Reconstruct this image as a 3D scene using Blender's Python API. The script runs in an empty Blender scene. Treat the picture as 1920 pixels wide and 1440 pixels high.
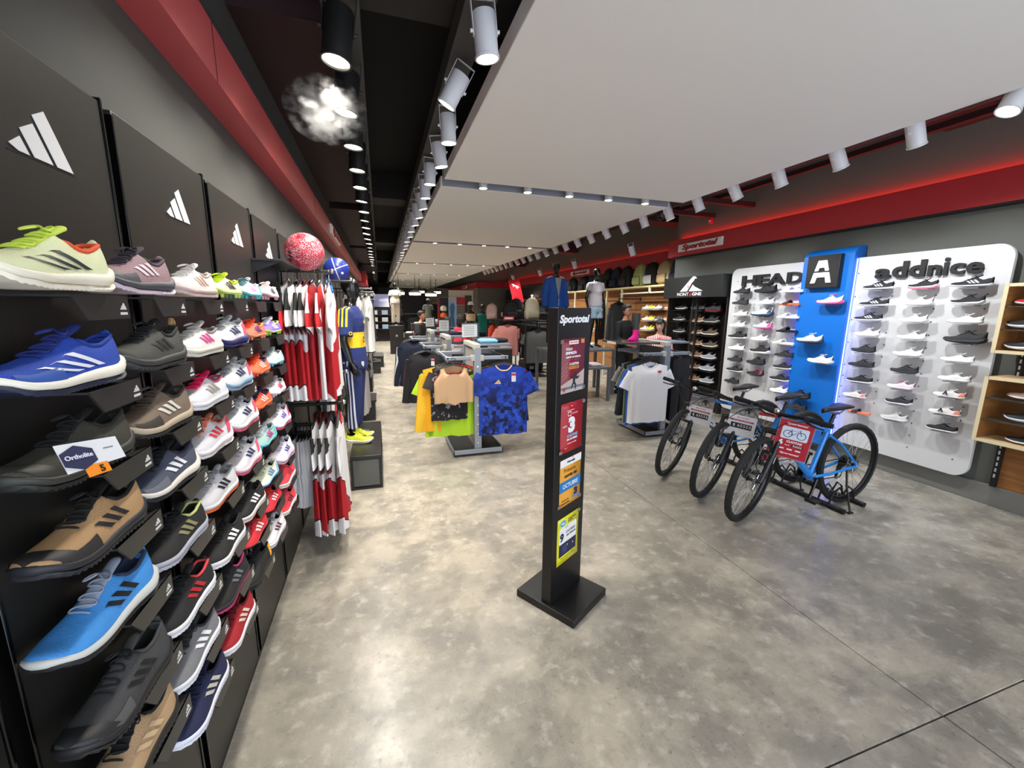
import bpy, bmesh, math, random
from math import sin, cos, pi, radians as rad
from mathutils import Vector as V, Matrix
random.seed(7)
sc = bpy.context.scene
COL = sc.collection

# ------------------------------------------------------------------ camera
FPX = 774.3
_y, _p, _r = rad(17.55), rad(10.537), rad(-0.478)
CF = V((sin(_y)*cos(_p), cos(_y)*cos(_p), -sin(_p)))
_r0 = V((cos(_y), -sin(_y), 0)); _d0 = CF.cross(_r0)
CR = _r0*cos(_r) + _d0*sin(_r)
CD = -_r0*sin(_r) + _d0*cos(_r)
CAMZ = 1.6
CP = V((0, 0, CAMZ))
cd = bpy.data.cameras.new('camera'); cam = bpy.data.objects.new('camera', cd); COL.objects.link(cam)
cd.sensor_width = 36; cd.lens = 36*FPX/1920; cd.clip_start = .02; cd.clip_end = 200
m = Matrix((CR, -CD, -CF)).transposed().to_4x4(); m.translation = CP
cam.matrix_world = m
sc.camera = cam
sc.view_settings.view_transform = 'Standard'; sc.view_settings.look = 'None'
sc.view_settings.gamma = 1; sc.view_settings.use_curve_mapping = False
sc.view_settings.exposure = 0.1
# ------------------------------------------------------------------ daylight from the open street front behind the camera
w = bpy.data.worlds.new('world'); sc.world = w; w.use_nodes = True
bg = w.node_tree.nodes['Background']; bg.inputs[0].default_value = (.80, .88, 1, 1); bg.inputs[1].default_value = 3.0
SPOT_W = 39.0
LENS_E = 14.0

def ray(x, y): return CR*((x-960)/FPX) + CD*((y-720)/FPX) + CF
def onz(x, y, z=0.0):
    v = ray(x, y); return CP + v*((z-CAMZ)/v.z)
def onx(x, y, X):
    v = ray(x, y); return CP + v*(X/v.x)
def ony(x, y, Y):
    v = ray(x, y); return CP + v*(Y/v.y)

# ------------------------------------------------------------------ materials
def srgb(h):
    h = h.lstrip('#'); c = [int(h[i:i+2], 16)/255 for i in (0, 2, 4)]
    return tuple(a/12.92 if a <= .04045 else ((a+.055)/1.055)**2.4 for a in c) + (1,)
MATS = {}
def M(hexc, rough=.5, metal=0.0, bump=0.0, scale=200.0, coat=0.0, var=0.0, trans=0.0, sheen=0.0):
    k = (hexc, rough, metal, bump, scale, coat, var, trans, sheen)
    if k in MATS: return MATS[k]
    mt = bpy.data.materials.new('mat_%d' % len(MATS)); mt.use_nodes = True
    nt = mt.node_tree; b = nt.nodes['Principled BSDF']
    c = srgb(hexc)
    b.inputs['Base Color'].default_value = c
    b.inputs['Roughness'].default_value = rough; b.inputs['Metallic'].default_value = metal
    b.inputs['Coat Weight'].default_value = coat
    b.inputs['Transmission Weight'].default_value = trans
    if sheen: b.inputs['Sheen Weight'].default_value = sheen
    mt.diffuse_color = c
    if bump or var:
        tc = nt.nodes.new('ShaderNodeTexCoord'); n = nt.nodes.new('ShaderNodeTexNoise')
        n.inputs['Scale'].default_value = scale; n.inputs['Detail'].default_value = 3
        nt.links.new(tc.outputs['Object'], n.inputs['Vector'])
        if bump:
            bp = nt.nodes.new('ShaderNodeBump'); bp.inputs['Strength'].default_value = bump; bp.inputs['Distance'].default_value = .01
            nt.links.new(n.outputs[0], bp.inputs['Height']); nt.links.new(bp.outputs[0], b.inputs['Normal'])
        if var:
            mx = nt.nodes.new('ShaderNodeMix'); mx.data_type = 'RGBA'; mx.blend_type = 'MULTIPLY'
            mx.inputs[0].default_value = 1
            rp = nt.nodes.new('ShaderNodeMapRange'); rp.inputs[3].default_value = 1-var; rp.inputs[4].default_value = 1+var
            rp.inputs[1].default_value = .3; rp.inputs[2].default_value = .7
            nt.links.new(n.outputs[0], rp.inputs[0])
            mx.inputs[6].default_value = c; nt.links.new(rp.outputs[0], mx.inputs[7]); nt.links.new(mx.outputs[2], b.inputs['Base Color'])
    MATS[k] = mt; return mt
def cloth(h): return M(h, .85, bump=.12, scale=380)
def EM(hexc, e):
    k = ('em', hexc, e)
    if k in MATS: return MATS[k]
    mt = bpy.data.materials.new('glow_%d' % len(MATS)); mt.use_nodes = True; nt = mt.node_tree
    b = nt.nodes['Principled BSDF']; b.inputs['Base Color'].default_value = (.8, .8, .8, 1)
    b.inputs['Emission Color'].default_value = srgb(hexc); b.inputs['Emission Strength'].default_value = e
    MATS[k] = mt; return mt
def nodes(name, rough=.8):
    mt = bpy.data.materials.new(name); mt.use_nodes = True; nt = mt.node_tree
    b = nt.nodes['Principled BSDF']; b.inputs['Roughness'].default_value = rough
    return mt, nt, b
class NG:
    """tiny node-graph helper: numbers, coordinates and colour picks"""
    def __init__(s, nt, coord='Object'):
        s.nt = nt; s.tc = nt.nodes.new('ShaderNodeTexCoord'); s.co = s.tc.outputs[coord]
        sp = nt.nodes.new('ShaderNodeSeparateXYZ'); nt.links.new(s.co, sp.inputs[0]); s.x, s.y, s.z = sp.outputs
    def inp(s, n, i, v):
        if isinstance(v, (int, float)): n.inputs[i].default_value = v
        elif isinstance(v, tuple): n.inputs[i].default_value = v
        else: s.nt.links.new(v, n.inputs[i])
    def op(s, o, a, b=0.0, c=0.0):
        n = s.nt.nodes.new('ShaderNodeMath'); n.operation = o
        s.inp(n, 0, a); s.inp(n, 1, b); s.inp(n, 2, c); return n.outputs[0]
    def gt(s, a, b): return s.op('GREATER_THAN', a, b)
    def lt(s, a, b): return s.op('LESS_THAN', a, b)
    def band(s, a, lo, hi): return s.op('MULTIPLY', s.gt(a, lo), s.lt(a, hi))
    def mix(s, f, a, b):
        n = s.nt.nodes.new('ShaderNodeMix'); n.data_type = 'RGBA'
        s.inp(n, 0, f); s.inp(n, 6, a); s.inp(n, 7, b); return n.outputs[2]
    def noise(s, scale, detail=3, rough=.5):
        n = s.nt.nodes.new('ShaderNodeTexNoise'); n.inputs['Scale'].default_value = scale; n.inputs['Detail'].default_value = detail
        n.inputs['Roughness'].default_value = rough
        s.nt.links.new(s.co, n.inputs['Vector']); return n.outputs[0]
    def ramp(s, a, lo, hi, x=0.0, y=1.0):
        n = s.nt.nodes.new('ShaderNodeMapRange'); s.inp(n, 0, a); n.inputs[1].default_value = lo; n.inputs[2].default_value = hi
        n.inputs[3].default_value = x; n.inputs[4].default_value = y; return n.outputs[0]

# ------------------------------------------------------------------ mesh building
class MB:
    def __init__(s): s.v = []; s.f = []; s.mi = []
    def add(s, vs, fs, mi=0):
        o = len(s.v); s.v += [tuple(p) for p in vs]; s.f += [tuple(i+o for i in f) for f in fs]; s.mi += [mi]*len(fs); return s
    def box(s, c, d, rz=0.0, mi=0, ry=0.0):
        x, y, z = (k/2 for k in d); R = Matrix.Rotation(rz, 3, 'Z') @ Matrix.Rotation(ry, 3, 'Y')
        vs = [R @ V((i*x, j*y, k*z)) + V(c) for i in (-1, 1) for j in (-1, 1) for k in (-1, 1)]
        return s.add(vs, [(0,1,3,2),(4,6,7,5),(0,4,5,1),(2,3,7,6),(0,2,6,4),(1,5,7,3)], mi)
    def cube(s, x0, x1, y0, y1, z0, z1, mi=0):
        return s.box(((x0+x1)/2, (y0+y1)/2, (z0+z1)/2), (x1-x0, y1-y0, z1-z0), mi=mi)
    def loft(s, rings, closed=True, capa=True, capb=True, mi=0):
        n = len(rings[0]); vs = [p for r in rings for p in r]; fs = []
        for i in range(len(rings)-1):
            for j in range(n if closed else n-1):
                k = (j+1) % n; fs.append((i*n+j, i*n+k, (i+1)*n+k, (i+1)*n+j))
        if closed and capa: fs.append(tuple(range(n-1, -1, -1)))
        if closed and capb: fs.append(tuple((len(rings)-1)*n+j for j in range(n)))
        return s.add(vs, fs, mi)
    def tube(s, path, r, n=8, closed=False, mi=0, flat=1.0):
        P = [V(p) for p in path]; N = len(P); rr = r if isinstance(r, (list, tuple)) else [r]*N
        T = []
        for i in range(N):
            a = P[i-1] if (i or closed) else P[0]; b = P[(i+1) % N] if (i < N-1 or closed) else P[-1]
            T.append((b-a).normalized())
        ref = V((0, 0, 1)) if abs(T[0].z) < .9 else V((1, 0, 0))
        u = T[0].cross(ref).normalized(); rings = []
        for i in range(N):
            u = (u - T[i]*u.dot(T[i])).normalized(); w_ = T[i].cross(u)
            rings.append([P[i] + (u*cos(2*pi*k/n) + w_*sin(2*pi*k/n)*flat)*rr[i] for k in range(n)])
        if closed: rings.append(rings[0])
        return s.loft(rings, capa=not closed, capb=not closed, mi=mi)
    def cyl(s, a, b, r, r2=None, n=16, mi=0): return s.tube([a, b], [r, r if r2 is None else r2], n, mi=mi)
    def lathe(s, prof, n=20, c=(0, 0, 0), mi=0, axis='z'):
        rings = []
        for r, z in prof:
            rg = []
            for k in range(n):
                a = 2*pi*k/n; p = (r*cos(a), r*sin(a), z)
                if axis == 'x': p = (z, r*cos(a), r*sin(a))
                if axis == 'y': p = (r*sin(a), z, r*cos(a))
                rg.append((p[0]+c[0], p[1]+c[1], p[2]+c[2]))
            rings.append(rg)
        return s.loft(rings, mi=mi)
    def prism(s, pts, h, mi=0, z0=0.0):
        """2-D outline in XY extruded along Z"""
        n = len(pts)
        return s.loft([[(x, y, z0) for x, y in pts], [(x, y, z0+h) for x, y in pts]], mi=mi)
    def torus(s, R, r, n=32, k=8, c=(0, 0, 0), axis='y', mi=0):
        pts = []
        for i in range(n):
            a = 2*pi*i/n
            p = {'y': (R*cos(a), 0, R*sin(a)), 'z': (R*cos(a), R*sin(a), 0), 'x': (0, R*cos(a), R*sin(a))}[axis]
            pts.append(V(p)+V(c))
        return s.tube(pts, r, k, closed=True, mi=mi)
    def sphere(s, c, r, n=16, k=10, mi=0, sz=1.0):
        prof = [(max(r*sin(pi*i/k), 1e-5), -r*cos(pi*i/k)*sz) for i in range(k+1)]
        return s.lathe(prof, n, c, mi)
    def xf(s, mtx):
        s.v = [tuple(mtx @ V(p)) for p in s.v]; return s
    def mesh(s, name, mats=(), ang=40, flat=False):
        me = bpy.data.meshes.new(name); me.from_pydata(s.v, [], s.f)
        for mt in mats: me.materials.append(mt)
        if len(mats) > 1 and len(s.mi) == len(me.polygons): me.polygons.foreach_set('material_index', s.mi)
        bm = bmesh.new(); bm.from_mesh(me); bmesh.ops.recalc_face_normals(bm, faces=bm.faces); bm.to_mesh(me); bm.free()
        if not flat:
            me.shade_smooth(); me.set_sharp_from_angle(angle=rad(ang))
        me.update(); return me

def link(o): COL.objects.link(o); return o
def obj(name, mb, mat=None, parent=None, loc=(0, 0, 0), rot=(0, 0, 0), label=None, bevel=0.0, ang=40, kind=None, flat=False):
    mats = mat if isinstance(mat, (list, tuple)) else ([mat] if mat else [])
    me = mb.mesh(name, mats, ang, flat) if isinstance(mb, MB) else mb
    o = link(bpy.data.objects.new(name, me)); o.location = loc; o.rotation_euler = rot
    if parent: o.parent = parent
    if label: o['label'] = label
    if kind: o['kind'] = kind
    if bevel:
        b = o.modifiers.new('bevel', 'BEVEL'); b.width = bevel; b.segments = 2; b.limit_method = 'ANGLE'
    return o
def inst(name, me, mat, parent, loc=(0, 0, 0), rot=(0, 0, 0), scale=None):
    """an object that shares mesh data with its own material"""
    o = link(bpy.data.objects.new(name, me)); o.location = loc; o.rotation_euler = rot; o.parent = parent
    if scale: o.scale = scale
    if mat:
        if not me.materials: me.materials.append(None)
        o.material_slots[0].link = 'OBJECT'; o.material_slots[0].material = mat
    return o
def tag(o, label, cat, group=None):
    o['label'] = label; o['category'] = cat
    if group: o['group'] = group
    return o
def thing(name, label, cat, loc=(0, 0, 0), rot=(0, 0, 0), group=None):
    o = link(bpy.data.objects.new(name, None)); o.location = loc; o.rotation_euler = rot; o.empty_display_size = .05
    return tag(o, label, cat, group)
def struct(o): o['kind'] = 'structure'; return o
def facing(n):
    """rotation whose local X reads left to right and Z points along the horizontal normal n"""
    z = V(n).normalized(); y = V((0, 0, 1)); x = y.cross(z).normalized()
    return Matrix((x, y, z)).transposed().to_euler()
FL, FR = facing((1, 0, 0)), facing((-1, 0, 0))
_txt = {}
def text_mesh(t, size, ext=0.0, bold=0.0, shear=0.0, align='CENTER', sx=1.0):
    k = (t, size, ext, bold, shear, align, sx)
    if k in _txt: return _txt[k]
    cu = bpy.data.curves.new('t', 'FONT'); cu.body = t; cu.size = size; cu.extrude = ext; cu.offset = bold*size; cu.shear = shear
    cu.align_x = align; cu.align_y = 'CENTER'; cu.resolution_u = 3
    o = bpy.data.objects.new('t', cu); COL.objects.link(o)
    dg = bpy.context.evaluated_depsgraph_get(); dg.update()
    me = bpy.data.meshes.new_from_object(o.evaluated_get(dg)); bpy.data.objects.remove(o); bpy.data.curves.remove(cu)
    me.materials.clear()
    if sx != 1:
        for v in me.vertices: v.co.x *= sx
    _txt[k] = me; return me
def text(name, t, size, mat, parent, loc, rot=(0, 0, 0), ext=0.0006, bold=0.0, shear=0.0, align='CENTER', sx=1.0):
    return inst(name, text_mesh(t, size, ext, bold, shear, align, sx), mat, parent, loc, rot)
def rrect(w_, h, r, n=5):
    pts = []
    for cx, cy, a0 in ((w_/2-r, h/2-r, 0), (-w_/2+r, h/2-r, 90), (-w_/2+r, -h/2+r, 180), (w_/2-r, -h/2+r, 270)):
        pts += [(cx+r*cos(rad(a0+90*i/n)), cy+r*sin(rad(a0+90*i/n))) for i in range(n+1)]
    return pts
BLACK = M('#141414', .45); BLACKM = M('#0d0d0e', .6); BLKGLOSS = M('#060606', .18); WHITE = M('#e9e7e4', .5); CHROME = M('#c8c8c8', .22, 1.0)
GREYM = M('#8d939b', .4, .3)
def nth(i): return ['first', 'second', 'third', 'fourth', 'fifth', 'sixth', 'seventh', 'eighth', 'ninth', 'tenth', 'eleventh', 'twelfth', 'thirteenth', 'fourteenth', 'fifteenth', 'sixteenth', 'seventeenth', 'eighteenth', 'nineteenth', 'twentieth'][i] if i < 20 else '%d%s' % (i+1, {1: 'st', 2: 'nd', 3: 'rd'}.get((i+1) % 10, 'th'))
# ------------------------------------------------------------------ room shell
XL, XW, XR = -.60, -.655, 4.73
YF, YE = -1.3, 36.0
def floor_mat():
    mt, nt, b = nodes('polished_concrete', .3); g = NG(nt)
    a = g.noise(.55, 5, .6); c = g.noise(3.2, 6, .65); d = g.noise(60, 3, .6); e = g.noise(14, 4, .6)
    col = g.mix(g.ramp(a, .36, .62), srgb('#948e82'), srgb('#b4ab9a'))
    col = g.mix(g.ramp(c, .40, .60), col, srgb('#827d73'))
    col = g.mix(g.op('MULTIPLY', g.ramp(d, .58, .72), .55), col, srgb('#4f4a43'))
    col = g.mix(g.op('MULTIPLY', g.ramp(e, .54, .70), .5), col, srgb('#c6c0b4'))
    k = g.noise(9, 8, .72); col = g.mix(g.op('MULTIPLY', g.ramp(k, .50, .70), .42), col, srgb('#69645b'))
    nt.links.new(col, b.inputs['Base Color'])
    nt.links.new(g.op('ADD', g.ramp(c, .3, .7, .21, .33), g.ramp(d, .5, .8, 0, .12)), b.inputs['Roughness'])
    b.inputs['Specular IOR Level'].default_value = .5
    bp = nt.nodes.new('ShaderNodeBump'); bp.inputs['Strength'].default_value = .08; bp.inputs['Distance'].default_value = .004
    nt.links.new(d, bp.inputs['Height']); nt.links.new(bp.outputs[0], b.inputs['Normal'])
    return mt
FLOOR = floor_mat()
fl = struct(obj('floor', MB().cube(-1.2, 7, YF, YE, -.3, -.012), M('#3b3832', .8)))
jx = [-.9, 2.083, 4.78, 6.9]; jy = [YF, .80, 4.24, 7.7, 11.2, 14.7, 18.2, 21.7, 25.2, 28.7, 32.3, YE]
for i in range(3):
    for j in range(len(jy)-1):
        obj('slab', MB().cube(jx[i]+.003, jx[i+1]-.003, jy[j]+.003, jy[j+1]-.003, -.08, 0), FLOOR, fl, bevel=.002)
WALLG = M('#65665f', .75, bump=.05, scale=90)
DARKW = M('#2b2b28', .8)
CEILB = M('#0b0a0a', .9); REDDK = M('#5a0f16', .6)
RED = M('#ab1f29', .45); REDU = M('#7d0d17', .4)
struct(obj('wall_left', MB().cube(XW-.15, XW, YF, YE, 0, 3.6), M('#454541', .75, bump=.05, scale=90)))
struct(obj('wall_right', MB().cube(4.95, 5.1, YF, 6.12, 0, 3.6).cube(4.832, 4.95, YF, 4.78, 0, 3.6).cube(4.832, 4.95, 4.78, 6.12, 2.10, 3.6).cube(4.93, 5.6, 6.12, 6.2, 0, 3.6), WALLG))
struct(obj('wall_back_right', MB().cube(5.6, 5.75, 6.1, 18.6, 0, 3.6).cube(4.2, 5.7, 18.5, 18.65, 0, 3.6).cube(4.2, 4.35, 18.6, YE, 0, 3.6), M('#6a6a62', .8)))
struct(obj('wall_far', MB().cube(-1, 4.3, YE, YE+.15, 0, 3.6), M('#77756f', .8)))
struct(obj('ceiling', MB().cube(-1.1, 7, YF, YE, 3.5, 3.65), CEILB))
# transverse and longitudinal beams under the black ceiling
for i, y in enumerate([2.2, 6.7, 11.2, 15.7, 20.2, 24.7]):
    b_ = struct(obj('trim_%d' % (i+1), MB().cube(XW, -.06, y, y+.45, 3.15, 3.5), M('#3d1216', .7)))
    obj('beam', MB().cube(-.06, 5.5, y, y+.45, 3.15, 3.5), M('#24211f', .8), b_)
    obj('beam', MB().cube(XW, XW+.5, y+.45, min(y+4.5, YE), 3.05, 3.5), M('#2a0d10', .7), b_)
# duct over the right side aisle
struct(obj('trim_8', MB().tube([(3.95, -1, 3.15), (3.95, 30, 3.15)], .17, 16), M('#151413', .6)))
struct(obj('trim_9', MB().cube(4.4, 4.45, 1.0, 6.1, 3.05, 3.1).cube(3.5, 4.9, 4.6, 4.66, 2.94, 3.0).cube(3.5, 4.9, 5.3, 5.36, 2.94, 3.0), M('#2d0a0e', .6)))
# white suspended rafts
RAFT = M('#e6e2dc', .75, bump=.02, scale=30)
rx0, rx1 = .645, 3.40
ry = [(-1.3, 4.25), (4.50, 8.22), (8.42, 12.2), (12.42, 16.2), (16.42, 20.2), (20.42, 24.2), (24.42, 28.2), (28.42, 33.5)]
rf = struct(obj('ceiling_rafts', MB().cube(rx0+.3, rx1-.3, -1.2, 33.4, 2.96, 3.02), M('#232325', .8)))
for a, b in ry:
    obj('raft_panel', MB().cube(rx0, rx1, a, b, 2.80, 2.90), RAFT, rf, bevel=.004)
    if a > 0: obj('raft_edge', MB().cube(rx0+.02, rx1-.02, a-.008, a-.001, 2.805, 2.96), M('#8f919b', .5), rf)
# light channels the track spots hang from
for i, (x, wd) in enumerate(((-.11, .17), (.50, .14), (3.48, .14))):
    struct(obj('trim_%d' % (10+i), MB().cube(x-wd/2, x+wd/2, -.5, 27, 2.95, 3.07), M('#3a3936', .7), bevel=.004))
# left red fascia with its sign
lb = struct(obj('trim_13', MB().cube(XW, -.54, YF, 15, 2.42, 2.62), [M('#b2474a', .45, coat=.15)]))  # paler red than the other fascias: washed-out highlight put into its base colour
for y in (1.98, 4.5, 7.0, 9.5, 12.0): obj('panel_joint', MB().cube(-.541, -.5385, y, y+.004, 2.42, 2.62), M('#2a0508', .6), lb)
obj('edge_rail', MB().cube(-.56, -.535, YF, 15, 2.62, 2.635), M('#27262b', .5), lb)
obj('fascia_block', MB().cube(XW, -.40, 15.2, 17.5, 2.36, 2.75), RED, lb); obj('fascia_run', MB().cube(XW, -.52, 17.5, 30, 2.42, 2.62), RED, lb)
# right red fascias, each a plain ledge; two get an added glow strip later
def fascia(n, x0, x1, y0, y1, z0=2.44, z1=2.70):
    o = struct(obj('trim_%d' % n, MB().cube(x0, x1, y0, y1, z0, z1), RED)); return o
fascia(14, 4.70, 4.95, YF, 6.15); fascia(15, 5.36, 5.6, 6.15, 18.5); fascia(16, 4.12, 4.3, 18.45, 30); fascia(17, 4.3, 5.4, 18.4, 18.5)
struct(obj('trim_18', MB().cube(4.71, 4.832, YF, 6.1, 2.43, 2.445), M('#1d1c1b', .8)))
# baseboards on the right
struct(obj('baseboard_right', MB().cube(4.79, 4.832, YF, 4.78, 0, .17), M('#75736d', .5), bevel=.004))
struct(obj('baseboard_left', MB().cube(-.652, -.605, YF, 2.95, 0, .02), M('#171716', .5)))

# ------------------------------------------------------------------ lamps
def spot_meshes():
    h = MB().lathe([(.001, 0), (.05, 0), (.052, .004), (.052, .165), (.056, .168), (.056, .178), (.049, .178), (.046, .168), (.001, .166)], 20)
    l = MB().lathe([(.001, 0), (.047, 0), (.047, .003), (.001, .004)], 20)
    y = MB().cube(-.056, -.053, -.010, .010, -.05, .09).cube(.053, .056, -.010, .010, -.05, .09).cube(-.056, .056, -.010, .010, -.053, -.05).cyl((.056, 0, .07), (.068, 0, .07), .008, n=8).cyl((-.056, 0, .07), (-.068, 0, .07), .008, n=8)
    return h.mesh('housing'), l.mesh('lens'), y.mesh('yoke')
HM, LM, YM = spot_meshes()
LENS = EM('#fff2d8', LENS_E); SPW = M('#d9d9dc', .4); SPB = M('#191919', .5)
def lamp(name, power, size, loc, parent, col=(1, .95, .87), blend=.6, r=.045):
    ld = bpy.data.lights.new(name, 'SPOT'); ld.energy = power; ld.spot_size = rad(size); ld.spot_blend = blend; ld.color = col; ld.shadow_soft_size = r
    o = link(bpy.data.objects.new(name, ld)); o.parent = parent; o.location = loc; o.rotation_euler = (pi, 0, 0); return o
def spot(x, y, z, tx, ty, white, label, group, power=1.0, s=1.0, size=95, col=(1, .95, .87)):
    """cylinder lamp whose local +Z is the beam; tx, ty tilt the beam off straight down"""
    t = thing('track_spotlight', label, 'spotlight', (x, y, z), (pi+ty, tx, 0), group)
    mt = SPW if white else SPB
    inst('housing', HM, mt, t, scale=(s, s, s)); inst('lens', LM, LENS, t, (0, 0, .168*s), scale=(s, s, s)); inst('yoke', YM, mt, t, scale=(s, s, s))
    if power: lamp('bulb', SPOT_W*power, size, (0, 0, .19*s), t, col)
    return t
for i in range(34):
    y = 1.72+.53*i
    spot(-.11, y, 2.895, random.uniform(.06, .16), random.uniform(-.04, .04), False, 'black cylinder spotlight, %s from the camera in the left ceiling row' % nth(i), 'black spotlights in the left ceiling row', (1.35 if y < 9 else (3.2 if i % 2 == 0 else 0)), 1.22, 112)
tl = [.12, -.5, .04, .16, -.03]
for i in range(36):
    y = 2.05+.52*i
    spot(.50, y, 2.885, -(tl[i] if i < 5 else random.choice((.2, .22, .15, .05))), .05 if i != 1 else .25, True, 'white cylinder spotlight, %s from the camera along the left edge of the white ceiling' % nth(i), 'white spotlights along the left raft edge', (1.0 if y < 9 else (3.2 if i % 2 == 0 else 0)), 1.0, 100)
tr = [.40, -.50, -.55, -.45, -.55, -.45]
for i in range(26):
    y = 1.60+.515*i
    spot(3.50, y, 2.87, (tr[i] if i < 6 else random.choice((-.5, -.4, -.55, -.45))), random.uniform(-.1, .1), True, 'white cylinder spotlight, %s from the camera along the right edge of the white ceiling' % nth(i), 'white spotlights along the right raft edge', (.5 if i == 0 else (2.2 if i % 2 else 0) if y < 9 else (5.5 if i % 2 == 0 else 0)), 1.0, 104, (.90, .95, 1))
for k, (a, b) in enumerate(ry[1:]):
    for q in range(5):
        spot(1.06+.48*q, a-.12, 2.93, 0, 0, True, 'small downlight %s from the left in the %s slot of the white ceiling' % (nth(q), nth(k)), 'downlights in the ceiling slots', .9 if k < 3 else (5.5 if q in (1, 3) else 0), .82, 110)
for i, (x, y) in enumerate(((4.45, 6.9), (4.6, 9.6), (4.7, 12.2), (4.6, 14.6))):
    spot(x, y, 2.72, -.35, 0, True, 'spotlight, %s from the camera, above the recessed bag wall' % nth(i), 'spotlights above the bag wall', 1.6, 1.0, 100)
# black dome pendants near the far end
pend = MB().lathe([(.012, .5), (.012, .12), (.05, .11), (.07, .05), (.22, -.02), (.25, -.06), (.245, -.062), (.2, -.03), (.001, .0)], 24).mesh('shade')
pdif = MB().lathe([(.001, -.05), (.23, -.055), (.22, -.15), (.001, -.16)], 24).mesh('diffuser')
for i, (px, py) in enumerate(((747, 545), (786, 543), (778, 546), (817, 544), (808, 548))):
    p = ony(px, py, 17.0 + (i % 2)*2.0)
    t = thing('pendant_lamp', 'black dome pendant lamp with white diffuser, %s from the left near the far wall' % nth(i), 'pendant lamp', p, (0, 0, 0), 'dome pendants near the far wall')
    inst('shade', pend, M('#20201a', .4), t); obj('cord', MB().cyl((0, 0, .45), (0, 0, 3.5-p.z), .006, n=6), BLACK, t); inst('diffuser', pdif, EM('#fff6ea', 2.0), t)
# security camera on the corner of the bag wall and a red call point
t = thing('security_camera', 'small dome security camera under the dark ceiling beside the red fascia corner', 'camera', (3.9, 5.33, 2.89))
obj('housing', MB().lathe([(.001, .05), (.06, .05), (.06, 0), (.05, -.03), (.001, -.05)], 16), M('#2a2a2c', .4), t); obj('lens', MB().sphere((-.02, -.03, -.03), .025), BLKGLOSS, t)
t = thing('alarm_sounder', 'small red alarm box high on the wall above the right red fascia', 'alarm', onx(1333, 413, 4.81))
obj('box', MB().cube(-.02, .02, -.03, .03, -.05, .05), M('#c01522', .4), t, bevel=.006); obj('grille', MB().cube(-.025, -.02, -.02, .02, -.03, 0), M('#e8dede', .4), t)
# steam drifting by the second black spotlight
def steam():
    t = thing('steam_puff', 'small puff of white vapour drifting beside a black ceiling spotlight', 'steam', tuple(ony(612, 207, 2.42)))
    mb = MB().sphere((0, 0, 0), 1, 20, 12); o = obj('vapour', mb, None, t); o.scale = (.20, .16, .15); o['kind'] = 'stuff'
    mt = bpy.data.materials.new('vapour'); mt.use_nodes = True; nt = mt.node_tree; nt.nodes.clear()
    out = nt.nodes.new('ShaderNodeOutputMaterial'); vs = nt.nodes.new('ShaderNodeVolumePrincipled'); nt.links.new(vs.outputs[0], out.inputs['Volume'])
    g = NG(nt); r = g.op('SQRT', g.op('ADD', g.op('ADD', g.op('MULTIPLY', g.x, g.x), g.op('MULTIPLY', g.y, g.y)), g.op('MULTIPLY', g.z, g.z)))
    n = g.noise(2.6, 6, .62); den = g.op('MULTIPLY', g.ramp(g.op('SUBTRACT', n, g.op('MULTIPLY', r, .36)), .22, .46), 13.0)
    vs.inputs['Color'].default_value = (1, .99, .97, 1); nt.links.new(den, vs.inputs['Density']); o.data.materials.append(mt)
steam()
# ------------------------------------------------------------------ shoes
def tab(t, x):
    if x <= t[0][0]: return t[0][1]
    for (a, p), (b, q) in zip(t, t[1:]):
        if x <= b:
            k = (x-a)/(b-a); k = k*k*(3-2*k)*.5+k*.5
            return p+(q-p)*k
    return t[-1][1]
SL = .250
class Last:
    """a shoe surface: u runs heel to toe, v runs from the outer sole edge over the top to the inner edge"""
    W = [(0, .012), (.02, .021), (.06, .028), (.14, .033), (.3, .033), (.45, .036), (.62, .042), (.76, .045), (.87, .041), (.94, .032), (.98, .02), (1, .004)]
    Hh = [(0, .060), (.03, .070), (.08, .071), (.18, .058), (.27, .062), (.36, .083), (.45, .074), (.55, .058), (.66, .045), (.78, .036), (.88, .029), (.95, .020), (.985, .012), (1, .002)]
    def __init__(s, kind):
        s.k = kind
        s.th = {'runner': [(0, .036), (.3, .034), (.6, .027), (1, .020)], 'trail': [(0, .034), (.3, .030), (.6, .026), (1, .024)], 'court': [(0, .028), (.4, .022), (.7, .022), (1, .022)],
                'cleat': [(0, .010), (.4, .008), (1, .008)], 'thick': [(0, .042), (.3, .040), (.6, .034), (1, .024)], 'flat': [(0, .022), (1, .018)]}[kind]
        lift = {'cleat': .016}.get(kind, .004)
        s.zb_t = {'court': [(0, .004), (.06, 0), (.75, 0), (1, .010)], 'flat': [(0, .002), (.05, 0), (.8, 0), (1, .006)], 'cleat': [(0, .004), (.1, 0), (.7, 0), (1, .014)]}.get(kind, [(0, .014), (.09, .001), (.14, 0), (.66, 0), (.85, .006), (1, .024)])
        s.lift = lift
        s.hs = {'cleat': .74, 'court': .80, 'trail': .88, 'flat': .72}.get(kind, .82); s.th = [(a, b*.9) for a, b in s.th]
    def zb(s, u): return tab(s.zb_t, u)+s.lift
    def zt(s, u): return s.zb(u)+tab(s.th, u)
    def S(s, u, v, off=0.0):
        a = pi*v; c, n = cos(a), sin(a); w_ = tab(s.W, u); h = tab(s.Hh, u)*s.hs
        k = .42 if u < .32 else (.42-.27*min((u-.32)/.35, 1))
        y = w_*math.copysign(abs(c)**.85, c)*(1-k*n) + .004*max(0, (u-.5))*2*(1 if v < .5 else 1)
        z = s.zt(u)-.006+h*n**.72
        x = SL*u - (.004*n if u < .1 else 0)
        r = V((0, c, n*1.2)).normalized()*off
        return V((x-(off if u < .05 else 0), y+r.y, z+r.z))
U0, U1, VA, VB = .05, .335, .27, .73
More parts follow.
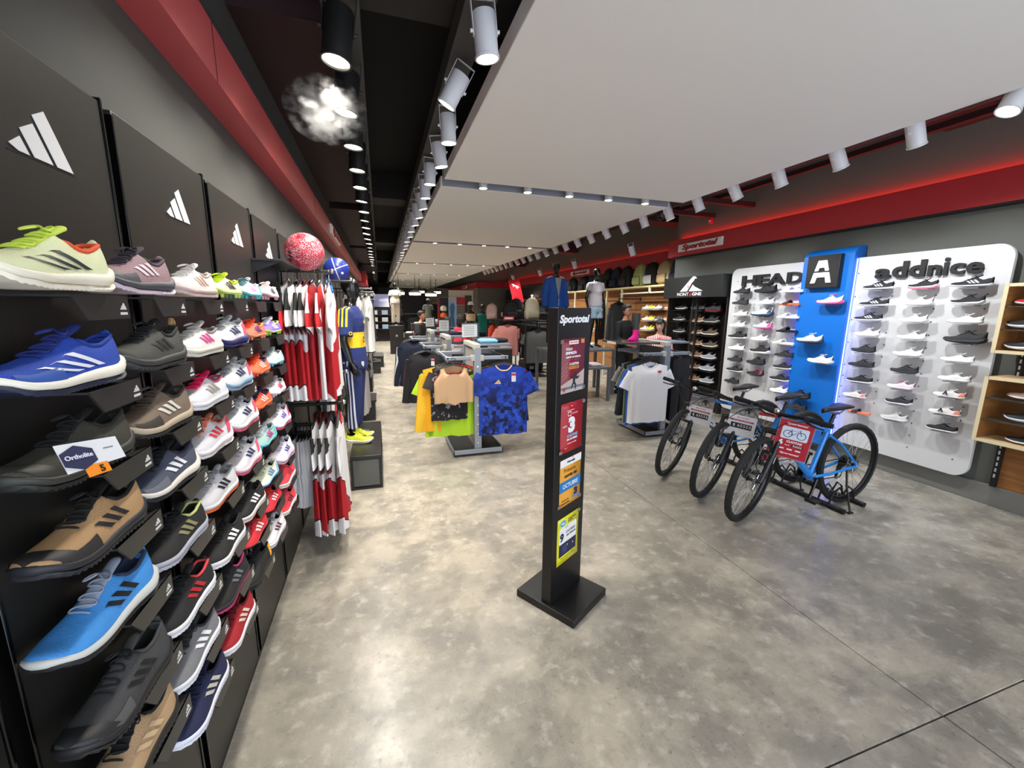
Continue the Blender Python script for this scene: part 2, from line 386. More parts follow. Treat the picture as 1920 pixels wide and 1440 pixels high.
def subdiv(me, lv=1):
    o = link(bpy.data.objects.new('tmp', me)); s_ = o.modifiers.new('s', 'SUBSURF'); s_.levels = lv; s_.render_levels = lv
    dg = bpy.context.evaluated_depsgraph_get(); dg.update(); m2 = bpy.data.meshes.new_from_object(o.evaluated_get(dg)); bpy.data.objects.remove(o); m2.name = me.name; m2.materials.clear(); m2.shade_smooth(); m2.set_sharp_from_angle(angle=rad(70)); return m2
def shoe_meshes(kind):
    L = Last(kind); out = {}
    us = [0, .012, .03, .05, .075, .11, .15, .2, .25, .30, .335, .36, .40, .45, .5, .56, .62, .68, .74, .80, .85, .89, .93, .96, .985, 1]
    vs = [0, .06, .12, .18, .23, VA, .33, .40, .5, .60, .67, VB, .77, .82, .88, .94, 1]
    up, li = MB(), MB(); nv = len(vs); P = []
    for u in us:
        for v in vs:
            p = L.S(u, v)
            if U0-1e-6 <= u <= U1+1e-6 and VA < v < VB:
                A, B = L.S(u, VA), L.S(u, VB); t = (v-VA)/(VB-VA); p = A.lerp(B, t)
                e = .4 if (u < U0+.01 or u > U1-.01) else 1
                p.z = A.z - (A.z-L.zt(u)-.004)*e*min(1, 1.6*sin(pi*t))
            P.append(p)
    fu, fl_ = [], []
    for i in range(len(us)-1):
        for j in range(nv-1):
            f = (i*nv+j, (i+1)*nv+j, (i+1)*nv+j+1, i*nv+j+1)
            inn = us[i] >= U0-1e-6 and us[i+1] <= U1+1e-6 and VA-1e-6 <= vs[j] and vs[j+1] <= VB+1e-6
            (fl_ if inn else fu).append(f)
    def sub(fs):
        used = sorted({i for f in fs for i in f}); mp = {a: b for b, a in enumerate(used)}
        return MB().add([P[i] for i in used], [tuple(mp[i] for i in f) for f in fs])
    out['upper'] = subdiv(sub(fu).mesh('upper', ang=60)); out['lining'] = sub(fl_).mesh('lining', ang=60)
    # padded collar roll
    rim = [L.S(U0+(U1-U0)*i/9, VA, .001) for i in range(10)]+[L.S(U1-(U1-U0)*i/9, VB, .001) for i in range(10)]
    out['collar'] = subdiv(MB().tube(rim, .0048, 6, closed=True).mesh('collar'))
    # tongue
    tg = []
    for u, dz, dx in ((.27, .013, -.006), (.31, .008, -.002), (.36, .004, 0), (.45, .002, 0), (.54, .002, 0), (.62, .001, 0)):
        c = [L.S(u, v, .001) for v in (.37, .43, .5, .57, .63)]
        if u < .33:
            b = [L.S(.36, v, .001) for v in (.37, .43, .5, .57, .63)]; c = [V((SL*u+dx, q.y, q.z+dz)) for q in b]
        tg.append([V((q.x, q.y, q.z+.002)) for q in c]+[V((q.x, q.y, q.z-.004)) for q in reversed(c)])
    out['tongue'] = subdiv(MB().loft(tg).mesh('tongue', ang=60))
    # one lace, zig-zagging up the throat and ending in a bow
    path = []; side = 0
    for k in range(7):
        u = .655-.042*k
        a, b = (.36, .64) if k % 2 == 0 else (.64, .36)
        for t in (0, .25, .5, .75, 1): path.append(L.S(u-.012*t, a+(b-a)*t, .0045))
    c = L.S(.40, .5, .008)
    for q in ((0, .010, .003), (.010, .022, 0), (.022, .026, -.008), (.018, .010, -.004), (.004, 0, .003), (.008, -.016, 0), (.020, -.024, -.008), (.014, -.010, -.002), (.002, 0, .002)): path.append(c+V(q))
    out['lace'] = subdiv(MB().tube(path, .0032, 4).mesh('lace', ang=80))
    # sole, lofted along its length
    def sole(us_, fa, fb, gw, zig=0.0):
        rings = []
        for i, u in enumerate(us_):
            w_ = tab(L.W, max(u, .012)); x = SL*u; zt, zb = fa(u), fb(u)
            if zig and .04 < u < .97 and i % 2: zb += zig
            fl2 = gw+(.004 if kind in ('runner', 'thick') and u < .3 else 0)
            ex = -.006 if u == 0 else (.005 if u == 1 else 0)
            zm = zb+(zt-zb)*.45
            yo = .004*max(0, (u-.5))*2
            rings.append([(x+ex*.6, yo+w_+gw*.6, zt), (x+ex, yo+w_+fl2, zm), (x+ex*.7, yo+w_+fl2*.4, zb), (x+ex*.7, yo-w_-fl2*.4, zb), (x+ex, yo-w_-fl2, zm), (x+ex*.6, yo-w_-gw*.6, zt)])
        return MB().loft(rings)
    su = [0, .015, .04, .08, .14, .22, .32, .42, .52, .6, .68, .75, .82, .88, .93, .97, 1]
    gw = {'cleat': .001, 'court': .004, 'flat': .003}.get(kind, .006)
    out['midsole'] = subdiv(sole(su, lambda u: L.zt(u)+.002, lambda u: L.zb(u)+.002, gw+.001).mesh('midsole', ang=50))
    zz = [.014+.974*i/44 for i in range(45)]
    if kind == 'cleat':
        mb = sole(su, lambda u: L.zb(u)+.004, lambda u: L.zb(u), .0)
        out['outsole'] = mb.mesh('outsole')
        st = MB().lathe([(.001, -.012), (.0045, -.012), (.0075, .004), (.001, .005)], 8); out['stud'] = st.mesh('stud')
    else:
        out['outsole'] = sole(zz, lambda u: L.zb(u)+.005, lambda u: L.zb(u)-.004, gw*.35, .005 if kind == 'trail' else .0018).mesh('outsole', ang=50)
    # side stripes, one object each
    def patch(pts, off=.0014):
        nrow = len(pts[0]); vs_ = [L.S(u, v, off) for r in pts for u, v in r]; fs = []
        for i in range(len(pts)-1):
            for j in range(nrow-1): fs.append((i*nrow+j, i*nrow+j+1, (i+1)*nrow+j+1, (i+1)*nrow+j))
        return MB().add(vs_, fs)
    def vz(u, dz):
        n = max(.02, min(.73, max(dz+.006, .0005)/(tab(L.Hh, u)*L.hs)))**(1/.72); return math.asin(min(n, sin(pi*.255)))/pi
    for nm, (ut, ub, z0, z1, wd, stp) in {'short': (.36, .25, .010, .044, .056, .088), 'long': (.52, .24, .002, .047, .062, .100)}.items():
        out['stripe_'+nm] = [patch([[(ub+(ut-ub)*t+stp*k+wd*q, vz(ub+(ut-ub)*t+stp*k+wd*q, z0+(z1-.008-(.010 if nm == 'long' else .003)*k-z0)*t)) for t in (0, .2, .4, .6, .8, 1)] for q in (0, .33, .67, 1)]).mesh('stripe', ang=80) for k in range(3)]
    out['toe_cap'] = patch([[(max(.80+.1*abs(2*v-1)**2*(-1)+.06, .0)+(1-.86)*t*.98*(1 if True else 0), v) for t in (0, .3, .6, .85, 1)] for v in (0, .08, .16, .24, .33, .42, .5, .58, .67, .76, .84, .92, 1)], .0016).mesh('toe_cap', ang=60)
    out['mudguard'] = patch([[(.62+.30*t, v0) for t in (0, .25, .5, .75, 1)] for v0 in (.005, .05, .1, .15)], .0012).mesh('mudguard', ang=60)
    out['heel_counter'] = patch([[(.02+.16*t*(1-.5*v/.25), v) for t in (0, .3, .6, 1)] for v in (.01, .08, .16, .25)], .0012).mesh('heel_counter', ang=60)
    p = L.S(.02, .5)
    out['pull_tab'] = MB().tube([(p.x, 0, L.S(.03, .3).z-.012), (p.x-.006, 0, L.S(.03, .3).z+.010), (p.x+.002, 0, L.S(.03, .3).z+.018), (p.x+.008, 0, L.S(.03, .3).z+.002)], .0055, 6, flat=.3).mesh('pull_tab')
    q = L.S(.5, .20, .0016)
    return out
SHOE = {k: shoe_meshes(k) for k in ('runner', 'trail', 'court', 'cleat', 'thick', 'flat')}
def slide_meshes():
    rings, top = [], []
    for i in range(13):
        u = i/12; w_ = tab(Last.W, max(u, .02))*1.02; z = .024 if u < .5 else .018; x = SL*u
        rings.append([(x, w_, z), (x, w_*1.03, z*.5), (x, w_*.95, 0), (x, -w_*.95, 0), (x, -w_*1.03, z*.5), (x, -w_, z)])
    band = []
    for u in (.48, .55, .63, .70, .76):
        hh = .052-.03*(u-.48)/.28; w_ = tab(Last.W, u)*1.06
        o = [(SL*u, w_*cos(pi*t), .008+hh*sin(pi*t)**.7) for t in [k/10 for k in range(11)]]
        i_ = [(SL*u, (w_-.005)*cos(pi*t), .004+(hh-.004)*sin(pi*t)**.7) for t in [k/10 for k in range(10, -1, -1)]]
        band.append(o+i_)
    return {'footbed': MB().loft(rings).mesh('footbed'), 'strap': MB().loft(band).mesh('strap', ang=60)}
SLIDE = slide_meshes()
def shoe(kind, loc, rz, label, group, upper, sole, outsole=None, stripe=None, slong=False, lace=None, lining=None, cap=None, tilt=0.0, piping=None, guard=None, full=True, heel=None, tabc=None, pitch=0.0):
    t = thing('running_shoe' if kind in ('runner', 'thick', 'trail') else ('football_boot' if kind == 'cleat' else 'sports_shoe'), label, 'shoe', loc, (tilt, pitch, rz), group)
    S_ = SHOE[kind]; U = M(upper, .75, bump=.35, scale=420) if full else M(upper, .75)
    inst('upper', S_['upper'], U, t); inst('lining', S_['lining'], M(lining or '#1a1a1a', .9), t)
    inst('midsole', S_['midsole'], M(sole, .55), t); inst('tongue', S_['tongue'], M(lining and lace and lace or (lining or upper), .85), t)
    inst('lace', S_['lace'], M(lace or upper, .8), t)
    if full or outsole: inst('outsole', S_['outsole'], M(outsole or sole, .6), t)
    if full: inst('collar', S_['collar'], M(piping or lining or upper, .8), t)
    if kind == 'cleat':
        for x in (.03, .055, .155, .19, .225):
            for y in (-.02, .022): inst('stud', S_['stud'], M(outsole or sole, .4), t, (x, y, .016))
    if stripe:
        for me in S_['stripe_long' if slong else 'stripe_short']: inst('stripe', me, M(stripe, .55), t)
    if cap: inst('toe_cap', S_['toe_cap'], M(cap, .6), t)
    if guard: inst('mudguard', S_['mudguard'], M(guard, .6), t)
    if heel: inst('heel_counter', S_['heel_counter'], M(heel, .5), t)
    if tabc: inst('pull_tab', S_['pull_tab'], M(tabc, .8), t)
    return t
def slide(loc, rz, label, group, band, bed):
    t = thing('slide_sandal', label, 'sandal', loc, (0, 0, rz), group)
    inst('footbed', SLIDE['footbed'], M(bed, .6), t); inst('strap', SLIDE['strap'], M(band, .6), t); return t

# ------------------------------------------------------------------ left display wall: black boards, slotted rails, ledges and shoes
BOARD = M('#22211e', .42, bump=.04, scale=300); LIP = M('#2b2b2a', .4)
bays = [-.40, .17, .755, 1.30, 1.888, 2.46, 3.04, 3.62, 4.2, 4.8, 5.4, 6.0, 6.6, 7.2, 7.8]
LOGO = ([(-.160, .008), (-.132, .027), (-.115, 0), (-.14, 0)], [(-.128, .042), (-.094, .061), (-.057, 0), (-.103, 0)], [(-.091, .077), (-.059, .095), (0, 0), (-.045, 0)])
def logo_bars(parent, loc, rot, s, mat, h=.001):
    for k, b in enumerate(LOGO):
        obj('bar', MB().prism([(x*s, y*s) for x, y in b], h), mat, parent, loc, rot, flat=True)
LOGOW = M('#dcdad8', .5)
for i in range(1, len(bays)-1):
    a, b = bays[i]+.045, bays[i+1]
    if i >= 1:
        t = thing('display_board', 'tall black display board with white bar emblem, %s from the camera on left wall' % nth(i-1), 'wall panel', (XL-.02, (a+b)/2, 0))
        obj('board', MB().cube(-.02, .02, (a-b)/2, (b-a)/2, .03, 2.062), BOARD, t, bevel=.003)
        if i < 7:
            lg = obj('emblem', MB().prism([(x*1.0-.0, y) for x, y in [(-.165, -.004), (.004, -.004), (.004, -.003), (-.165, -.003)]], .0005), BOARD, t, (.0205, .113, 1.866), FL)
            for bb in LOGO: obj('bar', MB().prism(bb, .0012), LOGOW, lg, (0, 0, .0005), flat=True)
    r = thing('slotted_rail', 'black slotted upright rail, %s from the camera between the left wall boards' % nth(i-1), 'rail', (XL-.02, bays[i]+.0225, 0))
    obj('channel', MB().cube(-.02, .004, -.0225, .0225, .03, 2.058), BLKGLOSS, r); obj('flange', MB().cube(-.02, .024, -.0235, -.016, .03, 2.07), BLKGLOSS, r, bevel=.002)
    obj('flange', MB().cube(-.02, .024, .016, .0235, .03, 2.05), BLKGLOSS, r, bevel=.002)
ledge_m = MB().cube(0, .115, -.080, .082, -.004, 0).mesh('ledge')
lip_m = MB().prism([(-.080, 0), (.082, 0), (.082, -.044), (-.045, -.044)], .004).mesh('lip')
SZ = [1.615, 1.45, 1.30, 1.155, .995, .82, .672, .525]
SY = [.72, .985, 1.26, 1.53, 1.80, 2.10]
R_, T_, C_, K_ = 'runner', 'trail', 'court', 'cleat'
LEFT = {
(0,0): (R_, 'neon and white running shoe with long black stripes and an orange collar', dict(upper='#dfe3b4', sole='#ece4cf', stripe='#17181a', slong=True, lace='#c9dd52', lining='#e2552a', piping='#e2552a')),
(0,1): (R_, 'royal blue running shoe with broad white stripes and thick cream sole', dict(upper='#1f45a8', sole='#ece6d4', outsole='#20263c', stripe='#dfe0ea', slong=True, lace='#16276b', lining='#1d3a92', guard='#27509f')),
(0,2): (T_, 'olive black trail shoe with paper hang tags tied to its laces', dict(upper='#3c3a30', sole='#33342e', outsole='#1b1b19', lace='#121211', lining='#1e1d1a', cap='#34332c', tabc='#a5845a')),
(0,3): (T_, 'tan trail shoe with black laces, black stripes and black toe cap', dict(upper='#b08b5f', sole='#24252a', stripe='#1d1c20', lace='#15130f', lining='#121212', cap='#2b2826', guard='#2b2826')),
(0,4): (R_, 'sky blue running shoe with grey laces and off-white sole', dict(upper='#3f8fd6', sole='#c9c9c2', outsole='#1c1c1e', stripe='#10131c', lace='#8d97a8', lining='#28334d')),
(0,5): (T_, 'black and charcoal trail shoe with speckled black laces', dict(upper='#3f3f3f', sole='#1d1d1d', stripe='#151515', lace='#1a1a1a', cap='#242424', guard='#555555')),
(0,6): (T_, 'sand coloured trail shoe on the lowest left ledge', dict(upper='#b4946e', sole='#24211f', stripe='#c8ab85', lace='#0f0f0f', lining='#141312', cap='#2a2623')),
(1,0): (R_, 'mauve running shoe with grey sole and pink stripes', dict(upper='#9b7b80', sole='#4a4b50', outsole='#d9c4cf', stripe='#e0ccd0', lace='#3a3038', lining='#4d4046', cap='#46474c', guard='#46474c')),
(1,1): (T_, 'dark grey hiking shoe with tan pull tab', dict(upper='#45453f', sole='#3a3a38', stripe='#2c2c2b', lace='#191919', tabc='#b08a5a', lining='#222220')),
(1,2): (T_, 'brown trail shoe with cream stripes and beige sole', dict(upper='#7c6a58', sole='#b9a88f', outsole='#2a2725', stripe='#d8d2c6', lace='#4f4338', guard='#3f3935', lining='#3a332c')),
(1,3): (R_, 'slate navy running shoe with white stripes and cream sole', dict(upper='#4a4f60', sole='#e0d8cc', outsole='#1e2026', stripe='#e8e8ec', lace='#15161c', lining='#20232d', guard='#6a6d76')),
(1,4): (C_, 'black training shoe with olive stripes and lime piping', dict(upper='#1d1d1c', sole='#aeaeb8', stripe='#8d8660', lace='#111111', piping='#c4c878')),
(1,5): (C_, 'black training shoe with red stripes and red piping', dict(upper='#1c1c1d', sole='#e6e6e8', stripe='#b3242a', lace='#121212', piping='#d8424a')),
(1,6): (C_, 'mid grey court shoe with white stripes and white sole', dict(upper='#7b7b7e', sole='#e4e4e8', stripe='#ececec', lace='#2e2e2e', lining='#252525')),
(1,7): (C_, 'navy blue court shoe with silver stripes, lowest in its column', dict(upper='#1b2145', sole='#dfe0ea', stripe='#b9b3a6', lace='#141938', lining='#0f1326')),
(2,0): (C_, 'white court shoe with peach stripes and dusty pink sole', dict(upper='#ddd6d2', sole='#cdb3ad', stripe='#dcb29a', lace='#cfc9c4', lining='#c7b3a8')),
(2,1): (C_, 'off-white court shoe with hot pink stripes', dict(upper='#e2ded8', sole='#dcd6c6', stripe='#e0358a', lace='#c9c4be', lining='#8b8482')),
(2,2): (C_, 'white court shoe with bright pink laces', dict(upper='#dedee0', sole='#e4e4e6', stripe='#9d8f85', lace='#e6205e', lining='#c2506e')),
(2,3): (R_, 'white running shoe with coral laces and red stripes', dict(upper='#dcdbe0', sole='#e9e0e0', stripe='#d8303f', lace='#e88a6b', lining='#d58f7c', heel='#e0566a')),
(2,4): (C_, 'pale grey court shoe with black stripes and orange sole', dict(upper='#cfcdcf', sole='#d9d6d6', outsole='#e8662a', stripe='#1c1c1c', lace='#a8a8a8', lining='#8f8f8f')),
(2,5): (C_, 'black court shoe with three bold white stripes', dict(upper='#191919', sole='#e2e0e0', stripe='#efefef', lace='#0e0e0e')),
(2,6): (C_, 'black training shoe with grey stripes and magenta sole', dict(upper='#1a1a1b', sole='#2a2426', outsole='#c02a68', stripe='#66686f', lace='#111111', piping='#d23a78')),
(2,7): (C_, 'dark red court shoe with beige stripes and white sole', dict(upper='#a01823', sole='#e6e2e2', stripe='#cfc2ae', lace='#6a1018', lining='#5a0e16')),
(3,0): (K_, 'neon yellow and white football boot with black stripes', dict(upper='#d9dfb0', sole='#cfe070', stripe='#3d332c', lace='#bcd412', lining='#b8cc20', guard='#cfd89a')),
(3,1): (R_, 'white and grey boot with navy stripes and navy sole, uppermost of four', dict(upper='#d6d5d6', sole='#2a2c66', stripe='#272a58', lace='#a9a9a8', heel='#e45a78')),
(3,2): (R_, 'white and grey boot with navy stripes and pale blue sole', dict(upper='#d4d3d4', sole='#8ba6bd', stripe='#272a58', lace='#a4a4a3', heel='#e45a78')),
(3,3): (R_, 'white and grey boot with navy stripes and pink heel, third of its column', dict(upper='#d4d3d4', sole='#dcd6d8', outsole='#e45a78', stripe='#272a58', lace='#a4a4a3', heel='#e45a78')),
(3,4): (R_, 'white and grey boot with navy stripes and pink sole edge, fifth of its column', dict(upper='#d4d3d4', sole='#d8c0c8', outsole='#e45a78', stripe='#272a58', lace='#9e9e9d', heel='#e45a78')),
(3,5): (C_, 'black indoor football shoe with white stripes and cream sole', dict(upper='#151515', sole='#d9cfc8', stripe='#efefef', lace='#222222')),
(3,6): (K_, 'red football boot with cream stripes above the black and yellow shoe', dict(upper='#c8202c', sole='#b31b26', outsole='#2a2020', stripe='#e9d3cf', lace='#8f1520', lining='#d8452a')),
(3,7): (C_, 'black shoe with a yellow heel, lowest at the far end', dict(upper='#141414', sole='#1a1a1a', heel='#e0a020', lace='#1d1d1d')),
(4,0): (K_, 'white and teal football boot with lilac stripes on top row', dict(upper='#dfe9e6', sole='#58bcc4', stripe='#d3a0d6', lace='#48757a', heel='#58bcc4')),
(4,1): (K_, 'coral orange football boot with purple stripes', dict(upper='#ef6a4a', sole='#f08a6c', stripe='#4a2f8a', lace='#e0482c', lining='#f08a4a')),
(4,2): (K_, 'bright orange football boot with pale pink stripes', dict(upper='#f2603a', sole='#f0683a', stripe='#f4c9b8', lace='#e04a22', lining='#28285a')),
(4,3): (K_, 'orange football boot with white stripes and navy collar', dict(upper='#f0592f', sole='#ef6a33', stripe='#f2d8cc', lace='#2a2450', lining='#2c2860')),
(4,4): (K_, 'grey green and turquoise football boot with magenta stripes', dict(upper='#8fb0ae', sole='#5cc6cf', stripe='#b5357c', lace='#d5dad8', lining='#7f9c9a', heel='#5cc6cf')),
(4,5): (K_, 'cream football boot with light blue sole and blue stripes', dict(upper='#d9dcc0', sole='#6fa9dd', stripe='#4a7fb5', lace='#b7b9a0', heel='#7fb2da')),
(4,6): (K_, 'red football boot with pale stripes in the seventh row', dict(upper='#d02030', sole='#b81c2a', outsole='#241a1a', stripe='#efd8d8', lace='#e0482a')),
(4,7): (C_, 'white boot with maroon stripes near the bottom', dict(upper='#dcdadc', sole='#d8d4d8', stripe='#5a1d30', lace='#a9a6a9')),
(5,0): (K_, 'small white boot with dark stripes at the far end of the top row', dict(upper='#e3dada', sole='#d3a0aa', stripe='#333338', lace='#c9b9b9')),
(5,1): (K_, 'purple and lime football boot beside the hanging jerseys', dict(upper='#7a5cc4', sole='#b5d860', stripe='#e6e0f0', lace='#dcdce4', lining='#b5d860')),
(5,2): (K_, 'pale grey and aqua football boot behind the orange boots', dict(upper='#d9dcdc', sole='#7cc7da', stripe='#bfd7dc', lace='#9fa7a6', heel='#7cc7da')),
(5,3): (K_, 'white boot with red trim behind the navy collared orange boot', dict(upper='#dad6d8', sole='#d9c5cc', stripe='#c04058', lace='#a9a6a6')),
(5,4): (R_, 'white boot with violet stripes and pink sole, farthest column', dict(upper='#ded9e0', sole='#d9c7d0', outsole='#d9457a', stripe='#6a4fb5', lace='#a8a5ab', heel='#d9457a')),
(5,5): (R_, 'white boot with indigo stripes and pink rim, lower farthest column', dict(upper='#e0dae6', sole='#cfb0c0', stripe='#47408f', lace='#b9a8c8')),
(5,6): (C_, 'coral red indoor shoe at far end of the seventh row', dict(upper='#e33d4a', sole='#d8d4d0', stripe='#a52535', lace='#e0555f')),
(5,7): (C_, 'coral indoor shoe with maroon stripes at the far bottom', dict(upper='#e5404c', sole='#e2dad6', stripe='#4a1f33', lace='#d8505a')),
}
for (c, r), (kind, lb_, kw) in LEFT.items():
    y, z = SY[c], SZ[r]
    if c >= 3 and r >= 6: z += .03
    g = 'boots on the far ledges' if c >= 3 else 'trainers on the left wall ledges'
    st = shoe(kind, (-.508+random.uniform(-.004, .004), y+.282, z+.006), rad(-96.5+random.uniform(-1.5, 1.5)), lb_, g, **kw)
    s_ = thing('shoe_ledge', 'black ledge in %s row and %s column from the camera under a display shoe' % (nth(r), nth(c)), 'shelf', (XL, y+.24, z), group='black shoe ledges')
    inst('ledge', ledge_m, LIP, s_); l_ = inst('lip', lip_m, LIP, s_, (.112, 0, 0), FL)
    if c < 4:
        for b in LOGO: obj('bar', MB().prism([(x*.135+.073, yy*.135-.026) for x, yy in b], .0006), LOGOW, l_, (0, 0, .004), flat=True)
        obj('word_line', MB().prism([(.051, -.036), (.074, -.036), (.074, -.031), (.051, -.031)], .0006), LOGOW, l_, (0, 0, .004), flat=True)
# paper hang tags on the olive shoe
hx = [(.034*cos(rad(30+60*k)), .027*sin(rad(30+60*k))) for k in range(6)]
t = thing('hang_tags', 'navy hexagonal hang tag over white and orange paper tags on the olive shoe', 'tag', (-.462, .79, 1.362), (rad(62), rad(6), rad(68))); t.scale = (.78, .78, .78)
obj('white_tag', MB().prism([(-.03, -.028), (.085, -.02), (.085, .03), (-.03, .034)], .0008), M('#dcdcdc', .6), t)
obj('orange_tag', MB().prism([(.0, -.045), (.045, -.042), (.045, -.02), (.0, -.02)], .0008), M('#f08a1c', .5), t, (0, 0, .001))
hg = obj('navy_tag', MB().prism(hx, .001), M('#26294a', .5), t, (0, 0, .002)); text('lettering', 'Ortholite', .013, M('#d8d8e2', .5), hg, (0, .002, .0015), bold=.02)
text('emblem', '5', .02, M('#2a1a08', .5), t, (.03, -.033, .0025), bold=.03)
text('lettering', '----', .016, M('#555555', .5), t, (.06, .01, .0015))
# ------------------------------------------------------------------ right wall displays
XB = 4.73
def fit_text(name, t, y0, y1, z0, z1, x, mat, parent, ext, bold=0.02, shear=0.0, rot=None):
    """raised letters spanning y0..y1 and z0..z1 on a wall that faces -X"""
    me = text_mesh(t, 1.0, .5, bold, shear); xs = [v.co.x for v in me.vertices]; ys = [v.co.y for v in me.vertices]
    me = me.copy(); cx, cy = (min(xs)+max(xs))/2, (min(ys)+max(ys))/2; kx, ky = abs(y1-y0)/(max(xs)-min(xs)), (z1-z0)/(max(ys)-min(ys))
    for v in me.vertices: v.co = ((v.co.x-cx)*kx, (v.co.y-cy)*ky, v.co.z*ext)
    return inst(name, me, mat, parent, (x-ext/2, (y0+y1)/2, (z0+z1)/2), FR)
PANELW = M('#d6d4d2', .55, bump=.03, scale=60)
def board(name, label, y0, y1, z0, z1, mat, r=(.09, .09, .09, .09)):
    t = thing(name, label, 'wall panel', (XB, (y0+y1)/2, 0))
    pts = []; w_, h = y1-y0, z1-z0
    for (cy, cz, a0), q in zip(((w_/2, h/2, 0), (-w_/2, h/2, 90), (-w_/2, -h/2, 180), (w_/2, -h/2, 270)), r):
        sy, sz = math.copysign(1, cy), math.copysign(1, cz)
        pts += [(cy-sy*q+q*cos(rad(a0+15*k)), cz-sz*q+q*sin(rad(a0+15*k))) for k in range(7)]
    o = MB().prism(pts, .035, z0=-.035)
    obj('panel', o, mat, t, (0, 0, (z0+z1)/2), FR, bevel=.004); return t
tH = board('shoe_display_board', 'white rounded display panel with raised black HEAD letters on right wall'.replace('HEAD', 'capital'), 3.62, 4.765, .18, 2.145, PANELW, (.003, .10, .10, .003))
tA = board('shoe_display_board', 'white rounded display panel with raised black lowercase letters beside the wooden shelves', 2.01, 3.20, .18, 2.13, PANELW, (.11, .003, .003, .11))
LET = M('#191919', .55)
for i, (ch, a, b) in enumerate((('H', 4.565, 4.335), ('E', 4.315, 4.15), ('A', 4.165, 3.925), ('D', 3.905, 3.70))):
    fit_text('letter', ch, a-4.1925, b-4.1925, 1.905, 2.04, -.001, LET, tH, .03, .03)
xs = [2.955, 2.81, 2.665, 2.55, 2.445, 2.415, 2.30, 2.18]
for i, (ch, a, b, z0, z1) in enumerate((('a', 2.955, 2.825, 1.905, 2.0), ('d', 2.81, 2.69, 1.905, 2.055), ('d', 2.675, 2.555, 1.905, 2.055), ('n', 2.535, 2.44, 1.905, 2.0), ('i', 2.425, 2.395, 1.905, 2.055), ('c', 2.38, 2.285, 1.905, 2.0), ('e', 2.275, 2.17, 1.905, 2.0))):
    fit_text('letter', ch, a-2.605, b-2.605, z0, z1, -.001, LET, tA, .03, .03)
for t_, y0, y1 in ((tH, 3.75, 4.65), (tA, 2.12, 3.12)):
    pg = MB(); yc = t_.location.y
    for iy in range(4):
        for iz in range(15):
            if random.random() < .75: pg.cyl((-.001, y0+(y1-y0)*(iy+.0)/3-yc, .32+.118*iz), (-.004, y0+(y1-y0)*iy/3-yc, .32+.118*iz), .006, n=8)
    obj('peg_holes', pg, M('#3d3d3d', .5), t_, kind='stuff')
# blue column with its curled top and letter block
tB = thing('blue_column', 'bright blue display column with curled top between the white panels', 'wall panel', (XB, 3.41, 0))
prof = [(-.07, .10), (-.07, 2.16)]+[(-.07+.14-.14*cos(rad(a)), 2.16+.10*sin(rad(a))) for a in range(15, 91, 15)]+[(.09, 2.26), (.09, .10)]
BLUE = M('#0f6cc6', .4)
obj('panel', MB().prism(prof, .54, z0=-.27).xf(Matrix.Rotation(pi/2, 4, 'X')), BLUE, tB, bevel=.006)
bl = obj('letter_block', MB().cube(-.13, -.072, -.175, .175, 1.835, 2.18), M('#1c1b19', .5), tB, bevel=.004)
AW = M('#f0eee6', .5)
mbA = MB().prism([(-.045, .125), (.045, .125), (.078, .012), (.038, .012), (.028, .045), (-.028, .045), (-.038, .012), (-.078, .012)], .014)
obj('letter', mbA, AW, bl, (-.13, 0, 2.0), FR, bevel=.003)
mbA = MB().prism([(-.082, -.002), (.082, -.002), (.112, -.115), (.06, -.115), (.045, -.055), (-.045, -.055), (-.06, -.115), (-.112, -.115)], .014)
obj('letter', mbA, AW, bl, (-.13, 0, 2.0), FR, bevel=.003)
for y in (3.60, 3.22):
    pass
for i, y in enumerate((3.134, 3.686)):
    o = thing('led_strip', 'vertical cool white light strip glowing along the %s edge of the blue column' % ('near', 'far')[i], 'light strip', (XB, y, 0))
    obj('diffuser', MB().cube(-.030, -.022, -.003, .003, .25, 2.12), EM('#4b5cff', 16.0), o)
# mountain sign: a deep black box
tM = thing('sign_box', 'long black sign box with white mountain bird emblem above the dark shoe racks', 'sign', (4.62, 5.45, 1.93))
obj('box', MB().cube(0, .3, -.64, .64, -.16, .16), M('#1f1f1e', .5), tM, bevel=.004)
MW = M('#e8e6e2', .5); MR = M('#c3202c', .5)
em = obj('emblem', MB().prism([(-.26, -.10), (-.02, .10), (.02, .125), (.06, .12), (.10, .09), (.05, .085), (.04, .06), (.0, .03), (-.10, -.10)], .004), MW, tM, (-.001, -.03, .035), FR, flat=True)
obj('slope', MB().prism([(-.06, -.10), (.02, .0), (.06, -.03), (.24, -.10)], .004), MW, em, flat=True)
obj('star', MB().prism([(.018*cos(rad(90+36*k))*(1 if k % 2 == 0 else .45), .018*sin(rad(90+36*k))*(1 if k % 2 == 0 else .45)) for k in range(10)], .003), MR, em, (-.075, -.03, .004), flat=True)
fit_text('lettering', 'MONT', .29, .03, -.132, -.082, -.001, MW, tM, .004, .012); fit_text('lettering', 'GNE', -.05, -.245, -.132, -.082, -.001, MW, tM, .004, .03)
obj('red_peak', MB().prism([(-.035, -.025), (0, .025), (.035, -.025)], .004), MR, tM, (-.001, -.01, -.107), FR, flat=True)
